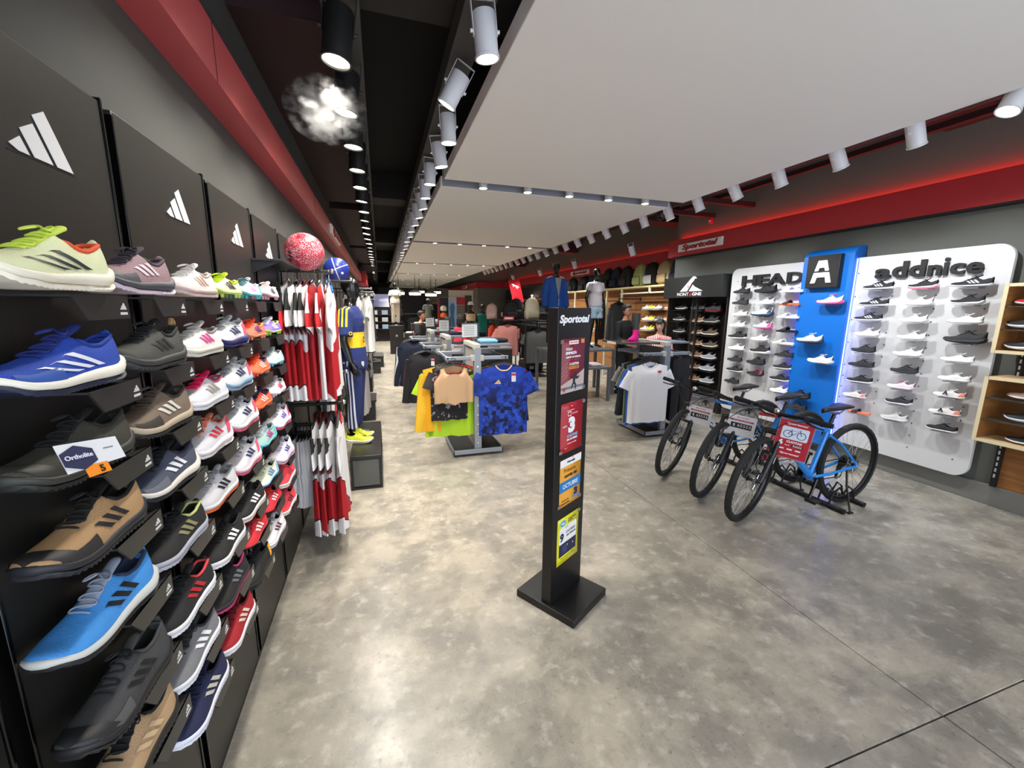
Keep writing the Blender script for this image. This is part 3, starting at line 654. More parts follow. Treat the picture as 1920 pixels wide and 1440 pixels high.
# store sign on the right fascia and on the left fascia
def store_sign(label, y0, y1, z0, z1, x, f):
    t = thing('store_sign', label, 'sign', (x, (y0+y1)/2, (z0+z1)/2)); s = 1 if f is FR else -1
    obj('plate', MB().cube(-.015, .015, -abs(y1-y0)/2, abs(y1-y0)/2, -(z1-z0)/2, (z1-z0)/2), WHITE, t, bevel=.003)
    me = text_mesh('Sportotal', 1.0, .5, .025, .25); me = me.copy(); k = abs(y1-y0)*.80/(max(v.co.x for v in me.vertices)-min(v.co.x for v in me.vertices)); kz = (z1-z0)*.95
    for v in me.vertices: v.co = (v.co.x*k, v.co.y*kz, v.co.z*.02)
    inst('lettering', me, M('#9c1420', .4), t, (-.02*s, 0, 0), f)
store_sign('white sign plate with red italic shop name on the right red fascia', 4.96, 5.88, 2.50, 2.615, 4.69, FR)
store_sign('small white shop name plate on the left red fascia', 5.75, 6.90, 2.475, 2.59, -.53, FL)
store_sign('distant white shop name plate on the recessed red fascia', 10.2, 11.3, 2.50, 2.61, 5.35, FR)
store_sign('farthest white shop name plate on the jutting red fascia', 20.5, 21.6, 2.50, 2.62, 4.11, FR)
# dark shoe racks under the sign
for i, (y0, y1) in enumerate(((4.80, 5.42), (5.50, 6.10))):
    t = thing('shoe_rack', 'tall dark wood shoe rack %s under the black sign box' % ('nearest the white panel', 'at the wall corner')[i], 'rack', (4.83, (y0+y1)/2, 0))
    h = (y1-y0)/2
    obj('back', MB().cube(.07, .11, -h, h, .05, 1.77), M('#1b1714', .6), t); obj('side', MB().cube(-.10, .11, h-.02, h, .05, 1.77), M('#2a211b', .5), t, bevel=.003)
    obj('side', MB().cube(-.10, .11, -h, -h+.02, .05, 1.77), M('#2a211b', .5), t, bevel=.003)
o = thing('led_strip', 'vertical pale light slit between the two dark shoe racks', 'light strip', (4.86, 5.46, 0)); obj('diffuser', MB().cube(0, .01, -.035, .035, .1, 1.74), EM('#cfd6da', .8), o)
# shoes: photograph outlines give the toe, heel and base line of each on its panel
def place(px0, px1, py, kind, label, group, X=4.66, **kw):
    a, b = onx(px0, py, X), onx(px1, py, X); y = (a.y+b.y)/2; z = (a.z+b.z)/2; L_ = abs(a.y-b.y)
    k = min(1.2, max(.84, L_/.255))
    if kind == 'slide': t = slide((X, y-.125*k, z), rad(90), label, group, kw['upper'], kw['sole'])
    else: t = shoe(kind, (X, y-.125*k, z), rad(90), label, group, full=False, **kw)
    t.scale = (k, k, k)
    return t, y, z
def pins(parent, y, z, X):
    obj('shelf_pin', MB().cube(-(XB-X)-.03, -.001, -.06, .06, -.006, 0), M('#cfd3d6', .2, trans=.6), parent, (0, y-parent.location.y, z-.001))
DK = '#1c1c1e'; OW = '#dedcda'
HEADS = [
 (703, 832, 590, 'court', 'all black trainer at top of the far column', DK, DK, {}), (692, 820, 683, 'court', 'dark grey trainer second in the far column', '#2b2b2d', '#232325', {}), (688, 815, 780, 'court', 'cream trainer third in the far column', '#e4e0d4', '#e8e4da', {}),
 (668, 795, 876, 'runner', 'white trainer fourth in the far column', '#e3e1dc', '#e6e4e0', {}), (655, 803, 970, 'court', 'black trainer with thick white sole in the far column', '#222224', '#eceae6', {}), (658, 790, 1065, 'court', 'plain white trainer below the black and white one', '#e6e4df', '#e9e7e3', {}),
 (650, 765, 1158, 'court', 'charcoal trainer seventh in the far column', '#2a2a2c', '#212123', {}), (640, 768, 1247, 'court', 'black trainer with flat white sole near column foot', '#1f1f21', '#e8e6e2', {}), (625, 740, 1340, 'court', 'black trainer lowest in the far column', '#222223', '#1b1b1c', {}),
 (880, 1055, 588, 'runner', 'large black trainer at top of the middle column', '#1d1d1f', '#161618', {}), (893, 1040, 686, 'runner', 'light grey trainer below the large black one', '#cfcfd0', '#dedede', {}), (848, 1030, 785, 'thick', 'grey trainer with navy and ice blue sole', '#c9ccd2', '#2f3c58', dict(guard='#a9d4ea', heel='#26304c')),
 (868, 1018, 890, 'thick', 'white trainer with pink and aqua sole on the capital letter panel', '#e3dede', '#e0609a', dict(guard='#8fd0e0', heel='#e0447f')), (848, 985, 990, 'runner', 'off-white knitted trainer in the middle column', '#d9d8d8', '#e4e4e2', {}), (838, 998, 1098, 'thick', 'black trainer with chunky white sole in the middle column', '#232022', '#e6e4e0', {}),
 (812, 958, 1187, 'runner', 'black trainer seventh in the middle column', '#1e1e20', '#19191a', {}), (815, 948, 1280, 'runner', 'black trainer with pink collar near the saddle', '#1e1d1f', '#1a1a1b', dict(lining='#d02a6e', heel='#c02564', lace='#c02564')),
 (1085, 1295, 577, 'slide', 'white slide sandal topmost on the capital letter panel', '#e6e4e2', '#eceae8', {}), (1085, 1265, 685, 'slide', 'brown slide sandal with orange footbed', '#3a2723', '#d06a3a', {}), (1060, 1255, 795, 'slide', 'white slide sandal under the orange one', '#e4e2e0', '#eae8e6', {}),
 (1060, 1245, 912, 'slide', 'black slide sandal in the right column', '#171717', '#1c1c1c', {}), (1020, 1215, 1015, 'slide', 'cream slide sandal in the right column', '#e2ddd0', '#e8e4da', {}), (1045, 1205, 1120, 'flat', 'black clog in the right column', '#1d1d1e', '#181819', {}),
 (1030, 1185, 1225, 'court', 'black trainer with split white sole', '#1c1c1e', '#e4e2e0', dict(lace='#222222')), (1000, 1165, 1325, 'court', 'black trainer with white sole below the clog', '#1e1e20', '#e6e4e2', {}), (1008, 1155, 1425, 'runner', 'white trainer lowest in the right column', '#dedbd4', '#e6e4e0', {}),
]
for a, b, c, k, lb_, u, s, kw in HEADS:
    t, y, z = place(1220+a/4.5, 1220+b/4.5, 420+c/4.5, k, lb_, 'footwear on the capital letter panel', upper=u, sole=s, **kw); pins(tH, y, z, 4.66)
BL = [(185, 358, 475, 'runner', 'white trainer with pink heel on the blue column', '#dcdcd8', '#e85a94', dict(guard='#8fd0dc', lining='#d03a6a')), (48, 220, 738, 'thick', 'grey trainer with navy and ice blue sole on the blue column', '#c9ccd4', '#333a52', dict(guard='#b9d4e4')),
 (123, 290, 872, 'runner', 'pale grey trainer on the blue column', '#cfcfcc', '#e2e2de', {}), (-20, 135, 1105, 'runner', 'black trainer on the blue column above another black one', '#1a1a1c', '#161617', {}), (-30, 112, 1185, 'runner', 'black trainer low on the blue column', '#222026', '#1c1a1e', {})]
for a, b, c, k, lb_, u, s, kw in BL:
    t, y, z = place(1480+a/3.6, 1480+b/3.6, 440+c/3.6, k, lb_, 'footwear on the blue column', X=4.59, upper=u, sole=s, **kw); pins(tB, y, z, 4.66)
ADD = [(495, 697, 375, 'court', 'black trainer with white logo patch at top left of the lowercase panel', '#1e1e22', '#e0dee0', dict(stripe='#e4e4e4')), (470, 665, 487, 'court', 'black trainer with white stripe second in the left column', '#1d2026', '#e2e0e0', dict(stripe='#e4e4e4')), (435, 622, 585, 'court', 'black and white trainer third in the left column', '#1b1e24', '#e4e2e2', dict(stripe='#e4e4e4')),
 (437, 603, 690, 'runner', 'white trainer fourth in the left column of the lowercase panel', '#e9e7e4', '#eceae8', {}), (417, 577, 797, 'runner', 'all black trainer fifth in the left column', '#26262a', '#1e1e20', {}), (398, 568, 893, 'court', 'all black trainer sixth in the left column', '#242428', '#1d1d1f', {}),
 (383, 557, 1000, 'court', 'black trainer with white sole seventh in the left column', '#1e1e20', '#ecebe9', {}), (358, 515, 1098, 'court', 'cream and pink trainer low in the left column', '#dcd4c8', '#e8e2dc', dict(heel='#e88a98')), (400, 535, 1205, 'slide', 'orange pink slide sandal behind the bicycle saddle', '#2a2426', '#f08a68', {}),
 (808, 985, 367, 'runner', 'black trainer with pink midsole at top of the centre column', '#1f1d20', '#e8c4cc', dict(outsole='#e0708c')), (785, 948, 483, 'runner', 'white trainer second in the centre column', '#e4e2df', '#e8e6e4', {}), (738, 923, 597, 'runner', 'white strappy trainer third in the centre column', '#e6e4e0', '#e9e7e4', {}),
 (745, 897, 712, 'runner', 'white trainer fourth in the centre column', '#e2e0dc', '#e8e6e3', {}), (697, 895, 825, 'runner', 'white trainer with silver trim fifth in the centre column', '#e0dedb', '#e6e4e2', dict(lace='#bdbdbd')), (678, 865, 937, 'runner', 'black trainer sixth in the centre column', '#252528', '#2a2a2c', {}),
 (663, 835, 1045, 'runner', 'white and pink trainer seventh in the centre column', '#e2d6d8', '#dcc4d4', dict(lace='#c04a78')), (665, 800, 1148, 'runner', 'dark purple trainer with white sole in the centre column', '#2e2630', '#e6e2e2', {}), (613, 792, 1255, 'runner', 'light grey trainer lowest in the centre column', '#cfcdca', '#e0dedb', {}),
 (1085, 1370, 358, 'court', 'long black leather trainer at top of the right column', '#202024', '#dcdadc', dict(stripe='#cfcfcf')), (1088, 1305, 475, 'runner', 'black trainer with white sole second in the right column', '#1d1d1f', '#eae8e8', {}), (1057, 1305, 602, 'court', 'large white trainer third in the right column', '#e2e0dc', '#eae8e6', {}),
 (1035, 1325, 738, 'thick', 'chunky black running shoe in the right column', '#2a2a2c', '#29292b', {}), (1015, 1245, 862, 'court', 'plain white trainer fifth in the right column', '#ebe9e7', '#eeecea', {}), (1018, 1198, 990, 'court', 'white trainer sixth in the right column', '#e4e2de', '#ebe9e6', {}),
 (970, 1185, 1100, 'court', 'white trainer with orange heel and dark letter, upper of two', '#e2ddd6', '#ece8e2', dict(heel='#f08a72')), (945, 1145, 1215, 'court', 'white trainer with orange heel and dark letter, lower of two', '#e2ddd6', '#ece8e2', dict(heel='#f08a72')), (918, 1130, 1325, 'court', 'black trainer with white sole lowest in the right column', '#1c1c1e', '#eeecea', {})]
for a, b, c, k, lb_, u, s, kw in ADD:
    t, y, z = place(1480+a/3.6, 1480+b/3.6, 440+c/3.6, k, lb_, 'footwear on the lowercase letter panel', upper=u, sole=s, **kw); pins(tA, y, z, 4.66)
    if 'dark letter' in lb_: text('letter_mark', 'A', .055, M('#2a2638', .5), t, (.135, .048, .052), (rad(80), 0, pi), bold=.05)
MON = [(342, 468, 730, 'trail', 'black hiking shoe at top left of the dark rack', '#222526', '#2c3a3a'), (343, 447, 832, 'trail', 'tan hiking shoe second on the dark rack', '#7d5f46', '#d8c3a2'), (338, 435, 930, 'trail', 'tan hiking shoe third on the dark rack', '#75583f', '#d2bb98'), (330, 435, 1025, 'trail', 'tan hiking shoe fourth on the dark rack', '#7a5c42', '#d8c09a'),
 (325, 435, 1122, 'trail', 'brown hiking shoe fifth on the dark rack', '#6e523b', '#cdb692'), (317, 415, 1220, 'trail', 'brown hiking shoe sixth on the dark rack', '#6d523d', '#c8b08c'), (313, 410, 1318, 'trail', 'tan hiking shoe lowest on the dark rack', '#80634a', '#d6be98'),
 (465, 600, 738, 'trail', 'black hiking shoe with thin red sole line', '#1c1a1b', '#241f20'), (447, 572, 838, 'trail', 'black hiking shoe with grey sole in the near column', '#1e1c1c', '#a8a29a'), (435, 560, 942, 'trail', 'dark brown hiking shoe with cream sole, upper', '#4a3930', '#d8cbb0'), (437, 557, 1043, 'trail', 'dark brown hiking shoe with cream sole, lower', '#4a3a32', '#d9cdae'),
 (428, 545, 1143, 'trail', 'grey hiking shoe with pale sole, uppermost of three', '#8a8c90', '#d9d9d6'), (415, 537, 1240, 'trail', 'grey hiking shoe with pale sole, middle of three', '#8d8f94', '#dcdcda'), (413, 525, 1342, 'trail', 'grey hiking shoe with pale sole, lowest of three', '#898b8f', '#d9d9d7')]
for a, b, c, k, lb_, u, s in MON:
    t, y, z = place(1220+a/4.5, 1220+b/4.5, 420+c/4.5, k, lb_, 'hiking shoes on the dark racks', X=4.80, upper=u, sole=s, lace=('#c0303c' if 'red' in lb_ else None), outsole=('#b02838' if 'red' in lb_ else None))
    sh = thing('shelf', 'narrow dark shelf under the '+lb_, 'shelf', (4.80, y, z-.001), group='narrow shelves of the dark racks'); obj('ledge', MB().cube(-.06, .10, -.13, .13, -.012, 0), M('#161412', .5), sh, bevel=.002)
# wooden shelf boxes at the right edge of the view
def wood_mat(n, c1, c2, sc=1.0):
    mt, nt, b = nodes(n, .45); g = NG(nt)
    mp = nt.nodes.new('ShaderNodeMapping'); nt.links.new(g.co, mp.inputs[0]); mp.inputs['Scale'].default_value = (sc, sc*.35, sc*6)
    g.co = mp.outputs[0]; a = g.noise(5, 5, .6); nt.links.new(g.mix(g.ramp(a, .3, .7), srgb(c1), srgb(c2)), b.inputs['Base Color']); return mt
WOODD = wood_mat('walnut', '#7a4c26', '#a06c38'); WOODL = M('#d9b98a', .5); PLYE = M('#e2cfa4', .5)
tw = thing('plywood_board', 'brown plywood back panel behind the wooden shelf boxes at right edge', 'wall panel', (4.80, 1.35, 0))
obj('panel', MB().cube(0, .025, -.60, .54, .17, 2.5), WOODD, tw); obj('slotted_upright', MB().cube(-.03, 0, .50, .535, .17, 2.5), BLACK, tw)
sl = MB()
for i in range(44): sl.cube(-.0315, -.03, .512, .523, .25+.05*i, .28+.05*i)
obj('slots', sl, M('#b8b8b4', .5), tw, kind='stuff')
for i, (z0, z1) in enumerate(((1.285, 1.805), (.585, 1.10))):
    t = thing('wooden_shelf_box', '%s open wooden shelf box with pale edges holding shoes at right edge' % ('upper', 'lower')[i], 'shelf', (4.50, 1.93, z0)); h = z1-z0
    obj('side', MB().cube(0, .28, -.018, 0, 0, h), [WOODD], t); obj('edge_band', MB().cube(-.004, 0, -.022, .002, 0, h), PLYE, t); obj('bottom', MB().cube(0, .28, -1.2, -.018, 0, .02), WOODL, t, bevel=.002)
    obj('top', MB().cube(0, .28, -1.2, -.018, h-.02, h), WOODL, t); obj('back', MB().cube(.26, .28, -1.2, -.018, .02, h-.02), WOODD, t); obj('edge_band', MB().cube(-.004, 0, -1.2, -.02, -.002, .022), PLYE, t); obj('edge_band', MB().cube(-.004, 0, -1.2, -.02, h-.022, h+.002), PLYE, t)
    for k in (1, 2): obj('glass_shelf', MB().cube(.01, .25, -1.2, -.02, h*k/3, h*k/3+.008), M('#cfe0dc', .05, trans=.95), t)
WS = [(1520, 485, 'court', 'red trainer in the upper wooden box', '#c01828', '#e4dede'), (1455, 640, 'thick', 'black trainer with white line in the upper wooden box', '#222326', '#d9d9d9'), (1443, 790, 'thick', 'black trainer on the floor of the upper wooden box', '#232428', '#d6d6d6'), (1463, 1135, 'court', 'pale pink trainer in the lower wooden box', '#dcb8ac', '#e4d8d0'), (1437, 1285, 'thick', 'dark grey trainer in the lower wooden box', '#26272b', '#c9c9cc'), (1448, 1435, 'court', 'black trainer with white sole on the floor of the lower box', '#1d1c1e', '#e2dede')]
for i, (a, c, k, lb_, u, s) in enumerate(WS):
    p = onx(1480+a/3.6, 440+c/3.6, 4.60); bz = (1.285, .585)[i//3]; z = bz+[2*.52/3+.008, .52/3+.008, .02][i % 3]
    shoe(k, (4.60, p.y-.25, z+.005), rad(90), lb_, 'trainers in the wooden boxes', upper=u, sole=s, full=False)
# red banner sliver and white board above the wood
o = thing('hanging_banner', 'red banner edge above the upper wooden box at right', 'banner', (4.77, 1.66, 2.0)); obj('cloth', MB().cube(0, .004, -.14, .14, -.15, .12), M('#c8202c', .6), o)
# added glowing strips stand in for red light bounced onto the wall above
for i, (x, y0, y1) in enumerate(((4.80, 1.2, 6.0), (5.58, 6.3, 18.2))):
    o = thing('added_glow_strip', 'added red strip standing in for bounced light on top of the %s right fascia' % ('near', 'recessed')[i], 'light strip', (x, (y0+y1)/2, 2.705)); obj('strip', MB().cube(-.015, .015, -(y1-y0)/2, (y1-y0)/2, 0, .008), EM('#ff2a1c', 16.0), o)
# ------------------------------------------------------------------ clothes on hangers
def spw(c, e): return math.copysign(abs(c)**e, c)
def shirt_meshes(Wd=.25, Lg=.66, D=.05, sl=.20, ang=28, sw=.085, neck=.085, drop=.07, flare=1.0, seed=0, slope=.22, crop=0.0, sleeve=True, topw=.90):
    rnd = random.Random(seed); ph = rnd.uniform(0, 6); n = 36; rings = []
    for t in (0, .02, .06, .12, .2, .3, .42, .55, .7, .85, .96, 1):
        D_ = .010+(D-.010)*min(1, t/.18); W_ = Wd*(topw+(1-topw)*min(1, t/(.2 if topw > .8 else .42))**1.5)*(1+(flare-1)*t)
        if t > .02 and t < .3: W_ -= .012*sin(pi*t/.3)
        rg = []
        for k in range(n):
            a = 2*pi*k/n; x = W_*spw(cos(a), .7); y = -D_*spw(sin(a), .9)
            f = max(0, t-.1)
            y += f*(.016*sin(11*x/Wd*1.3+ph)+.010*sin(23*x/Wd+2*ph))*(1 if abs(x) < Wd*.95 else .4)
            z = -.055-Lg*t-slope*abs(x)*max(0, 1-t/.5)
            if sin(a) > .05 and abs(x) < neck: z -= drop*(1-(x/neck)**2)*max(0, 1-t/.16)
            if t == 1: z += .006*sin(9*x/Wd+ph)-crop*max(0, (abs(x)/Wd))*.3
            rg.append((x, y, z))
        rings.append(rg)
    out = {'body': MB().loft(rings, capa=False, capb=False).mesh('body', ang=80)}
    nk = []
    for k in range(24):
        a = 2*pi*k/24; x = neck*cos(a); y = -.014*sin(a); z = -.055-slope*abs(x)+.004
        if sin(a) > 0: z -= drop*(1-(x/neck)**2)
        nk.append((x, y, z))
    out['collar'] = MB().tube(nk, .007, 6, closed=True).mesh('collar')
    if sleeve:
        for s_, nm in ((1, 'a'), (-1, 'b')):
            rg = []; d = V((s_*sin(rad(ang)), 0, -cos(rad(ang)))); pr = V((s_*cos(rad(ang)), 0, sin(rad(ang))))
            base = V((s_*Wd*.86, 0, -.055-slope*Wd*.86-.055))
            for t in (0, .12, .3, .5, .75, .97, 1):
                w_ = sw*(1-.12*t) if sl < .4 else sw*(1-.45*t); dd = D*.55*(1-.2*t)+.006*sin(9*t+ph)
                c = base+d*(sl*t)-pr*(.03*(1-t))
                rg.append([c+pr*(w_*cos(2*pi*k/14))+V((0, dd*sin(2*pi*k/14)+.008*t*sin(3*t+ph), 0)) for k in range(14)])
            out['sleeve_'+nm] = MB().loft(rg, capa=False, capb=False).mesh('sleeve', ang=80)
    return out
SHIRT = {k: shirt_meshes(**kw) for k, kw in {
 'jersey': dict(Lg=.72, D=.028, sl=.22, ang=22, sw=.095, seed=1), 'tee': dict(Lg=.66, D=.045, sl=.20, ang=24, seed=2), 'tee2': dict(Lg=.68, D=.035, sl=.20, ang=18, seed=3),
 'long': dict(Lg=.68, D=.045, sl=.58, ang=7, sw=.075, seed=4), 'long2': dict(Lg=.70, D=.04, sl=.60, ang=5, sw=.07, seed=5), 'top': dict(Wd=.195, Lg=.38, D=.035, sleeve=False, neck=.105, drop=.15, flare=1.0, crop=-.16, topw=.70, seed=6), 'slim': dict(Lg=.74, D=.022, sl=.22, ang=14, sw=.09, seed=8)}.items()}
def pants_mesh(Lg=.5, Wd=.20, D=.03, seed=0, gap=.01):
    rnd = random.Random(seed); ph = rnd.uniform(0, 6); mb = MB(); n = 24; ct = min(.28, Lg*.5); rings = []
    for t in (0, .05, .5, 1):
        z = -.06-ct*t; W_ = Wd*(1+.06*t); rings.append([(W_*spw(cos(2*pi*k/n), .7), -D*(.4+.6*min(1, t*2))*sin(2*pi*k/n)+.006*t*sin(30*cos(2*pi*k/n)+ph), z) for k in range(n)])
    mb.loft(rings, capa=False, capb=False)
    for s_ in (-1, 1):
        rg = []
        for t in (0, .3, .6, .85, 1):
            z = -.06-ct*.93-(Lg-ct)*t; w_ = Wd*.53*(1-.12*t if Lg > .6 else 1.02); c = s_*(Wd*.53+gap*t)
            rg.append([(c+w_*spw(cos(2*pi*k/16), .7), -D*sin(2*pi*k/16)+.007*sin(12*cos(2*pi*k/16)+ph+4*t), z) for k in range(16)])
        mb.loft(rg, capa=False, capb=False)
    return mb.mesh('legs', ang=80)
SHORTS = pants_mesh(.46, .2, .03, 3); TROUS = pants_mesh(.95, .19, .03, 4)
def _hang():
    mb = MB(); hk = [(0, 0, -.045), (0, 0, -.02)]+[(.018*cos(rad(a))-.0, 0, .003+.018*sin(rad(a))) for a in range(-90, 200, 30)]
    mb.tube(hk, .0028, 6); mb.tube([(-.19, 0, -.105), (-.10, 0, -.07), (0, 0, -.045), (.10, 0, -.07), (.19, 0, -.105)], [.006, .009, .011, .009, .006], 8, flat=.6)
    return mb.mesh('hanger')
HANG = _hang()
def dn(mt): return mt if not isinstance(mt, str) else cloth(mt)
def hang(kind, loc, rz, label, cat, body, sleeve=None, collar=None, group=None, tagc=None, name=None, hlabel=None, hmat=None, tilt=0.0, scale=1.0, extra=None):
    """one garment on one hanger hooked over a rail that passes through loc"""
    h = inst('coat_hanger', HANG, hmat or BLACKM, None, (loc[0], loc[1], loc[2]), (tilt, 0, rz), scale=(scale,)*3)
    tag(h, hlabel or (' '.join(('hanger inside the '+label).split()[:15])), 'hanger', 'hangers')
    nm = name or {'jersey': 'football_jersey', 'slim': 'football_jersey', 'tee': 't_shirt', 'tee2': 't_shirt', 'long': 'track_jacket', 'long2': 'track_jacket', 'top': 'crop_top', 'shorts': 'shorts', 'trousers': 'track_pants'}[kind]
    t = thing(nm, label, cat, loc, (tilt, 0, rz), group); t.scale = (scale,)*3
    if kind in ('shorts', 'trousers'):
        inst('legs', SHORTS if kind == 'shorts' else TROUS, dn(body), t)
    else:
        S_ = SHIRT[kind]; inst('body', S_['body'], dn(body), t); inst('collar', S_['collar'], dn(collar or body), t)
        for k in ('sleeve_a', 'sleeve_b'):
            if k in S_: inst('sleeve', S_[k], dn(sleeve or body), t)
    if tagc:
        obj('price_tag', MB().cube(-.022, .022, -.002, 0, -.09, 0), M(tagc, .6), t, (.09, -.05, -.14)); obj('tag_band', MB().cube(-.022, .022, -.003, -.002, -.03, -.005), M('#c03a40', .6), t, (.09, -.05, -.14))
    return t
def pat(fn, name, rough=.85):
    mt, nt, b = nodes(name, rough); g = NG(nt); nt.links.new(fn(g), b.inputs['Base Color']); return mt
WH, RD, BK, NV = srgb('#e4e2e2'), srgb('#b3141e'), srgb('#141414'), srgb('#1b2a63')
def p_sash(g):
    u = g.op('ADD', g.z, g.op('MULTIPLY', g.x, .9)); u = g.op('ADD', u, g.op('MULTIPLY', g.op('ABSOLUTE', g.y), 0.0))
    c = g.mix(g.band(u, -.90, -.63), WH, RD); return g.mix(g.op('ADD', g.band(u, -.908, -.90), g.band(u, -.638, -.63)), c, BK)
P_SASH = pat(p_sash, 'jersey_white_red')
P_SASH2 = pat(lambda g: g.mix(g.band(g.op('SUBTRACT', g.z, g.op('MULTIPLY', g.x, .9)), -.56, -.26), WH, RD), 'jersey_white_red_mirror')
P_REDW = pat(lambda g: g.mix(g.gt(g.op('SINE', g.op('MULTIPLY', g.x, 44)), .55), RD, WH), 'jersey_red_stripes')
def p_slv(g):
    c = g.mix(g.lt(g.z, -.325), WH, srgb('#1a1013')); c = g.mix(g.op('MULTIPLY', g.gt(g.z, -.235), g.band(g.y, -.010, .012)), c, srgb('#23241f')); return g.mix(g.lt(g.z, -.345), c, srgb('#8c1822'))
P_SLV = pat(p_slv, 'sleeve_black_stripes')
P_SLVR = pat(lambda g: g.mix(g.lt(g.z, -.24), g.mix(g.band(g.y, -.010, .012), WH, srgb('#23241f')), RD), 'sleeve_red_cuff')
P_RSLV = pat(lambda g: g.mix(g.op('ADD', g.op('MULTIPLY', g.band(g.y, -.006, .008), g.gt(g.z, -.25)), g.lt(g.z, -.33)), RD, WH), 'sleeve_red')
def p_print(g):
    v = g.nt.nodes.new('ShaderNodeTexVoronoi'); v.distance = 'CHEBYCHEV'; v.inputs['Scale'].default_value = 25; v.inputs['Randomness'].default_value = .8; g.nt.links.new(g.co, v.inputs['Vector'])
    s = g.nt.nodes.new('ShaderNodeSeparateColor'); g.nt.links.new(v.outputs['Color'], s.inputs[0]); c = g.mix(s.outputs[0], srgb('#0e1c5e'), srgb('#2450c8'))
    c = g.mix(g.gt(s.outputs[1], .72), c, srgb('#0a1238')); return g.mix(g.ramp(g.z, -.42, -.12, .0, .8), c, srgb('#1d3fae'))
P_PRINT = pat(p_print, 'jersey_blue_blocks')

# ------------------------------------------------------------------ figures: one continuous remeshed body, clothes that follow it
def remeshed(mb, vox, sm=2, name='body'):
    me = mb.mesh(name); o = link(bpy.data.objects.new('tmp', me))
    r = o.modifiers.new('r', 'REMESH'); r.mode = 'VOXEL'; r.voxel_size = vox
    s_ = o.modifiers.new('s', 'SMOOTH'); s_.iterations = sm; s_.factor = .5
    dg = bpy.context.evaluated_depsgraph_get(); dg.update(); me2 = bpy.data.meshes.new_from_object(o.evaluated_get(dg))
    bpy.data.objects.remove(o); me2.materials.clear(); me2.shade_smooth(); me2.name = name; return me2
def ell(z, rx, ryf, ryb, cx=0, cy=0, n=20):
    return [(cx+rx*cos(2*pi*k/n), cy+(ryb if sin(2*pi*k/n) > 0 else ryf)*sin(2*pi*k/n), z) for k in range(n)]
POSE = dict(sh=.175, el=[(-.235, .02, 1.12), (.235, .02, 1.12)], wr=[(-.255, -.05, .88), (.255, -.05, .88)], hd=[(-.25, -.08, .80), (.25, -.08, .80)], hip=.09,
            kn=[(-.10, -.02, .50), (.10, -.02, .50)], an=[(-.105, .03, .085), (.105, .03, .085)], female=0)
def torso(mb, g=0.0, z0=.84, z1=1.50, fem=0, neckline=True, lean=0):
    prof = [(.80, .15, .10, .11), (.88, .168, .112, .125), (.96, .165, .108, .12), (1.06, .140-.018*fem, .10, .098), (1.16, .138-.016*fem, .105, .09), (1.27, .160-.012*fem, .118+.02*fem, .10), (1.36, .175-.014*fem, .112, .10), (1.43, .165, .085, .085), (1.475, .105, .062, .068), (1.51, .062, .052, .058), (1.56, .052, .05, .052)]
    rg = []
    for z, a, b, c in prof:
        if z < z0-.05 or z > z1+.04: continue
        rg.append(ell(min(max(z, z0), z1), a+g, b+g, c+g, 0, -lean*(z-.9)))
    return mb.loft(rg)
HEADP = [(.0, .028, .062, .0), (.02, .045, .082, .02), (.05, .058, .090, .050), (.09, .068, .092, .080), (.13, .074, .094, .098), (.17, .074, .090, .098), (.20, .062, .072, .084), (.222, .038, .044, .056), (.23, .008, .01, .012)]
def head_mb(mb, c, ml=1.0, turn=0.0):
    R = Matrix.Rotation(turn, 4, 'Z'); rg = []
    for z, a, f, b in HEADP:
        rg.append([tuple(R @ V(p)+V(c)) for p in ell(z-.02, a, f, max(b, .004))])
    mb.loft(rg)
    tip = lambda p: tuple(R @ V(p)+V(c))
    mb.tube([tip((0, -.086, .105)), tip((0, -.102, .072)), tip((0, -.104, .062)), tip((0, -.09, .056))], [.006, .010, .012, .006], 8)
    for s_ in (-1, 1): mb.tube([tip((s_*.070, .012, .10)), tip((s_*.078, .018, .085)), tip((s_*.072, .012, .062))], [.010, .013, .007], 8, flat=.5)
    return mb
def hand_mb(mb, w, h):
    w, h = V(w), V(h); d = (h-w).normalized(); s_ = 1 if w.x > 0 else -1
    out = V((s_, 0, 0)); out = (out-d*out.dot(d)).normalized(); fw = d.cross(out).normalized(); fw = fw if fw.y < 0 else -fw
    pc = w+d*.02
    mb.loft([[pc+d*t+fw*(a*cos(2*pi*k/12))+out*(b*sin(2*pi*k/12)) for k in range(12)] for t, a, b in ((-.03, .026, .020), (.0, .032, .018), (.035, .040, .016), (.07, .038, .014), (.08, .03, .01))])
    for q, (o_, ln) in enumerate(((.030, .068), (.010, .078), (-.010, .072), (-.029, .056))):
        a = pc+d*.065+fw*o_; cv = -out*.5
        mb.tube([a, a+d*ln*.4+cv*.006, a+d*ln*.75+cv*.024, a+d*ln+cv*.045], [.0095, .009, .008, .006], 7)
    a = pc+d*.01+fw*.03; mb.tube([a, a+fw*.024+d*.024, a+fw*.030+d*.055-out*.01], [.012, .0105, .008], 7)
    return mb
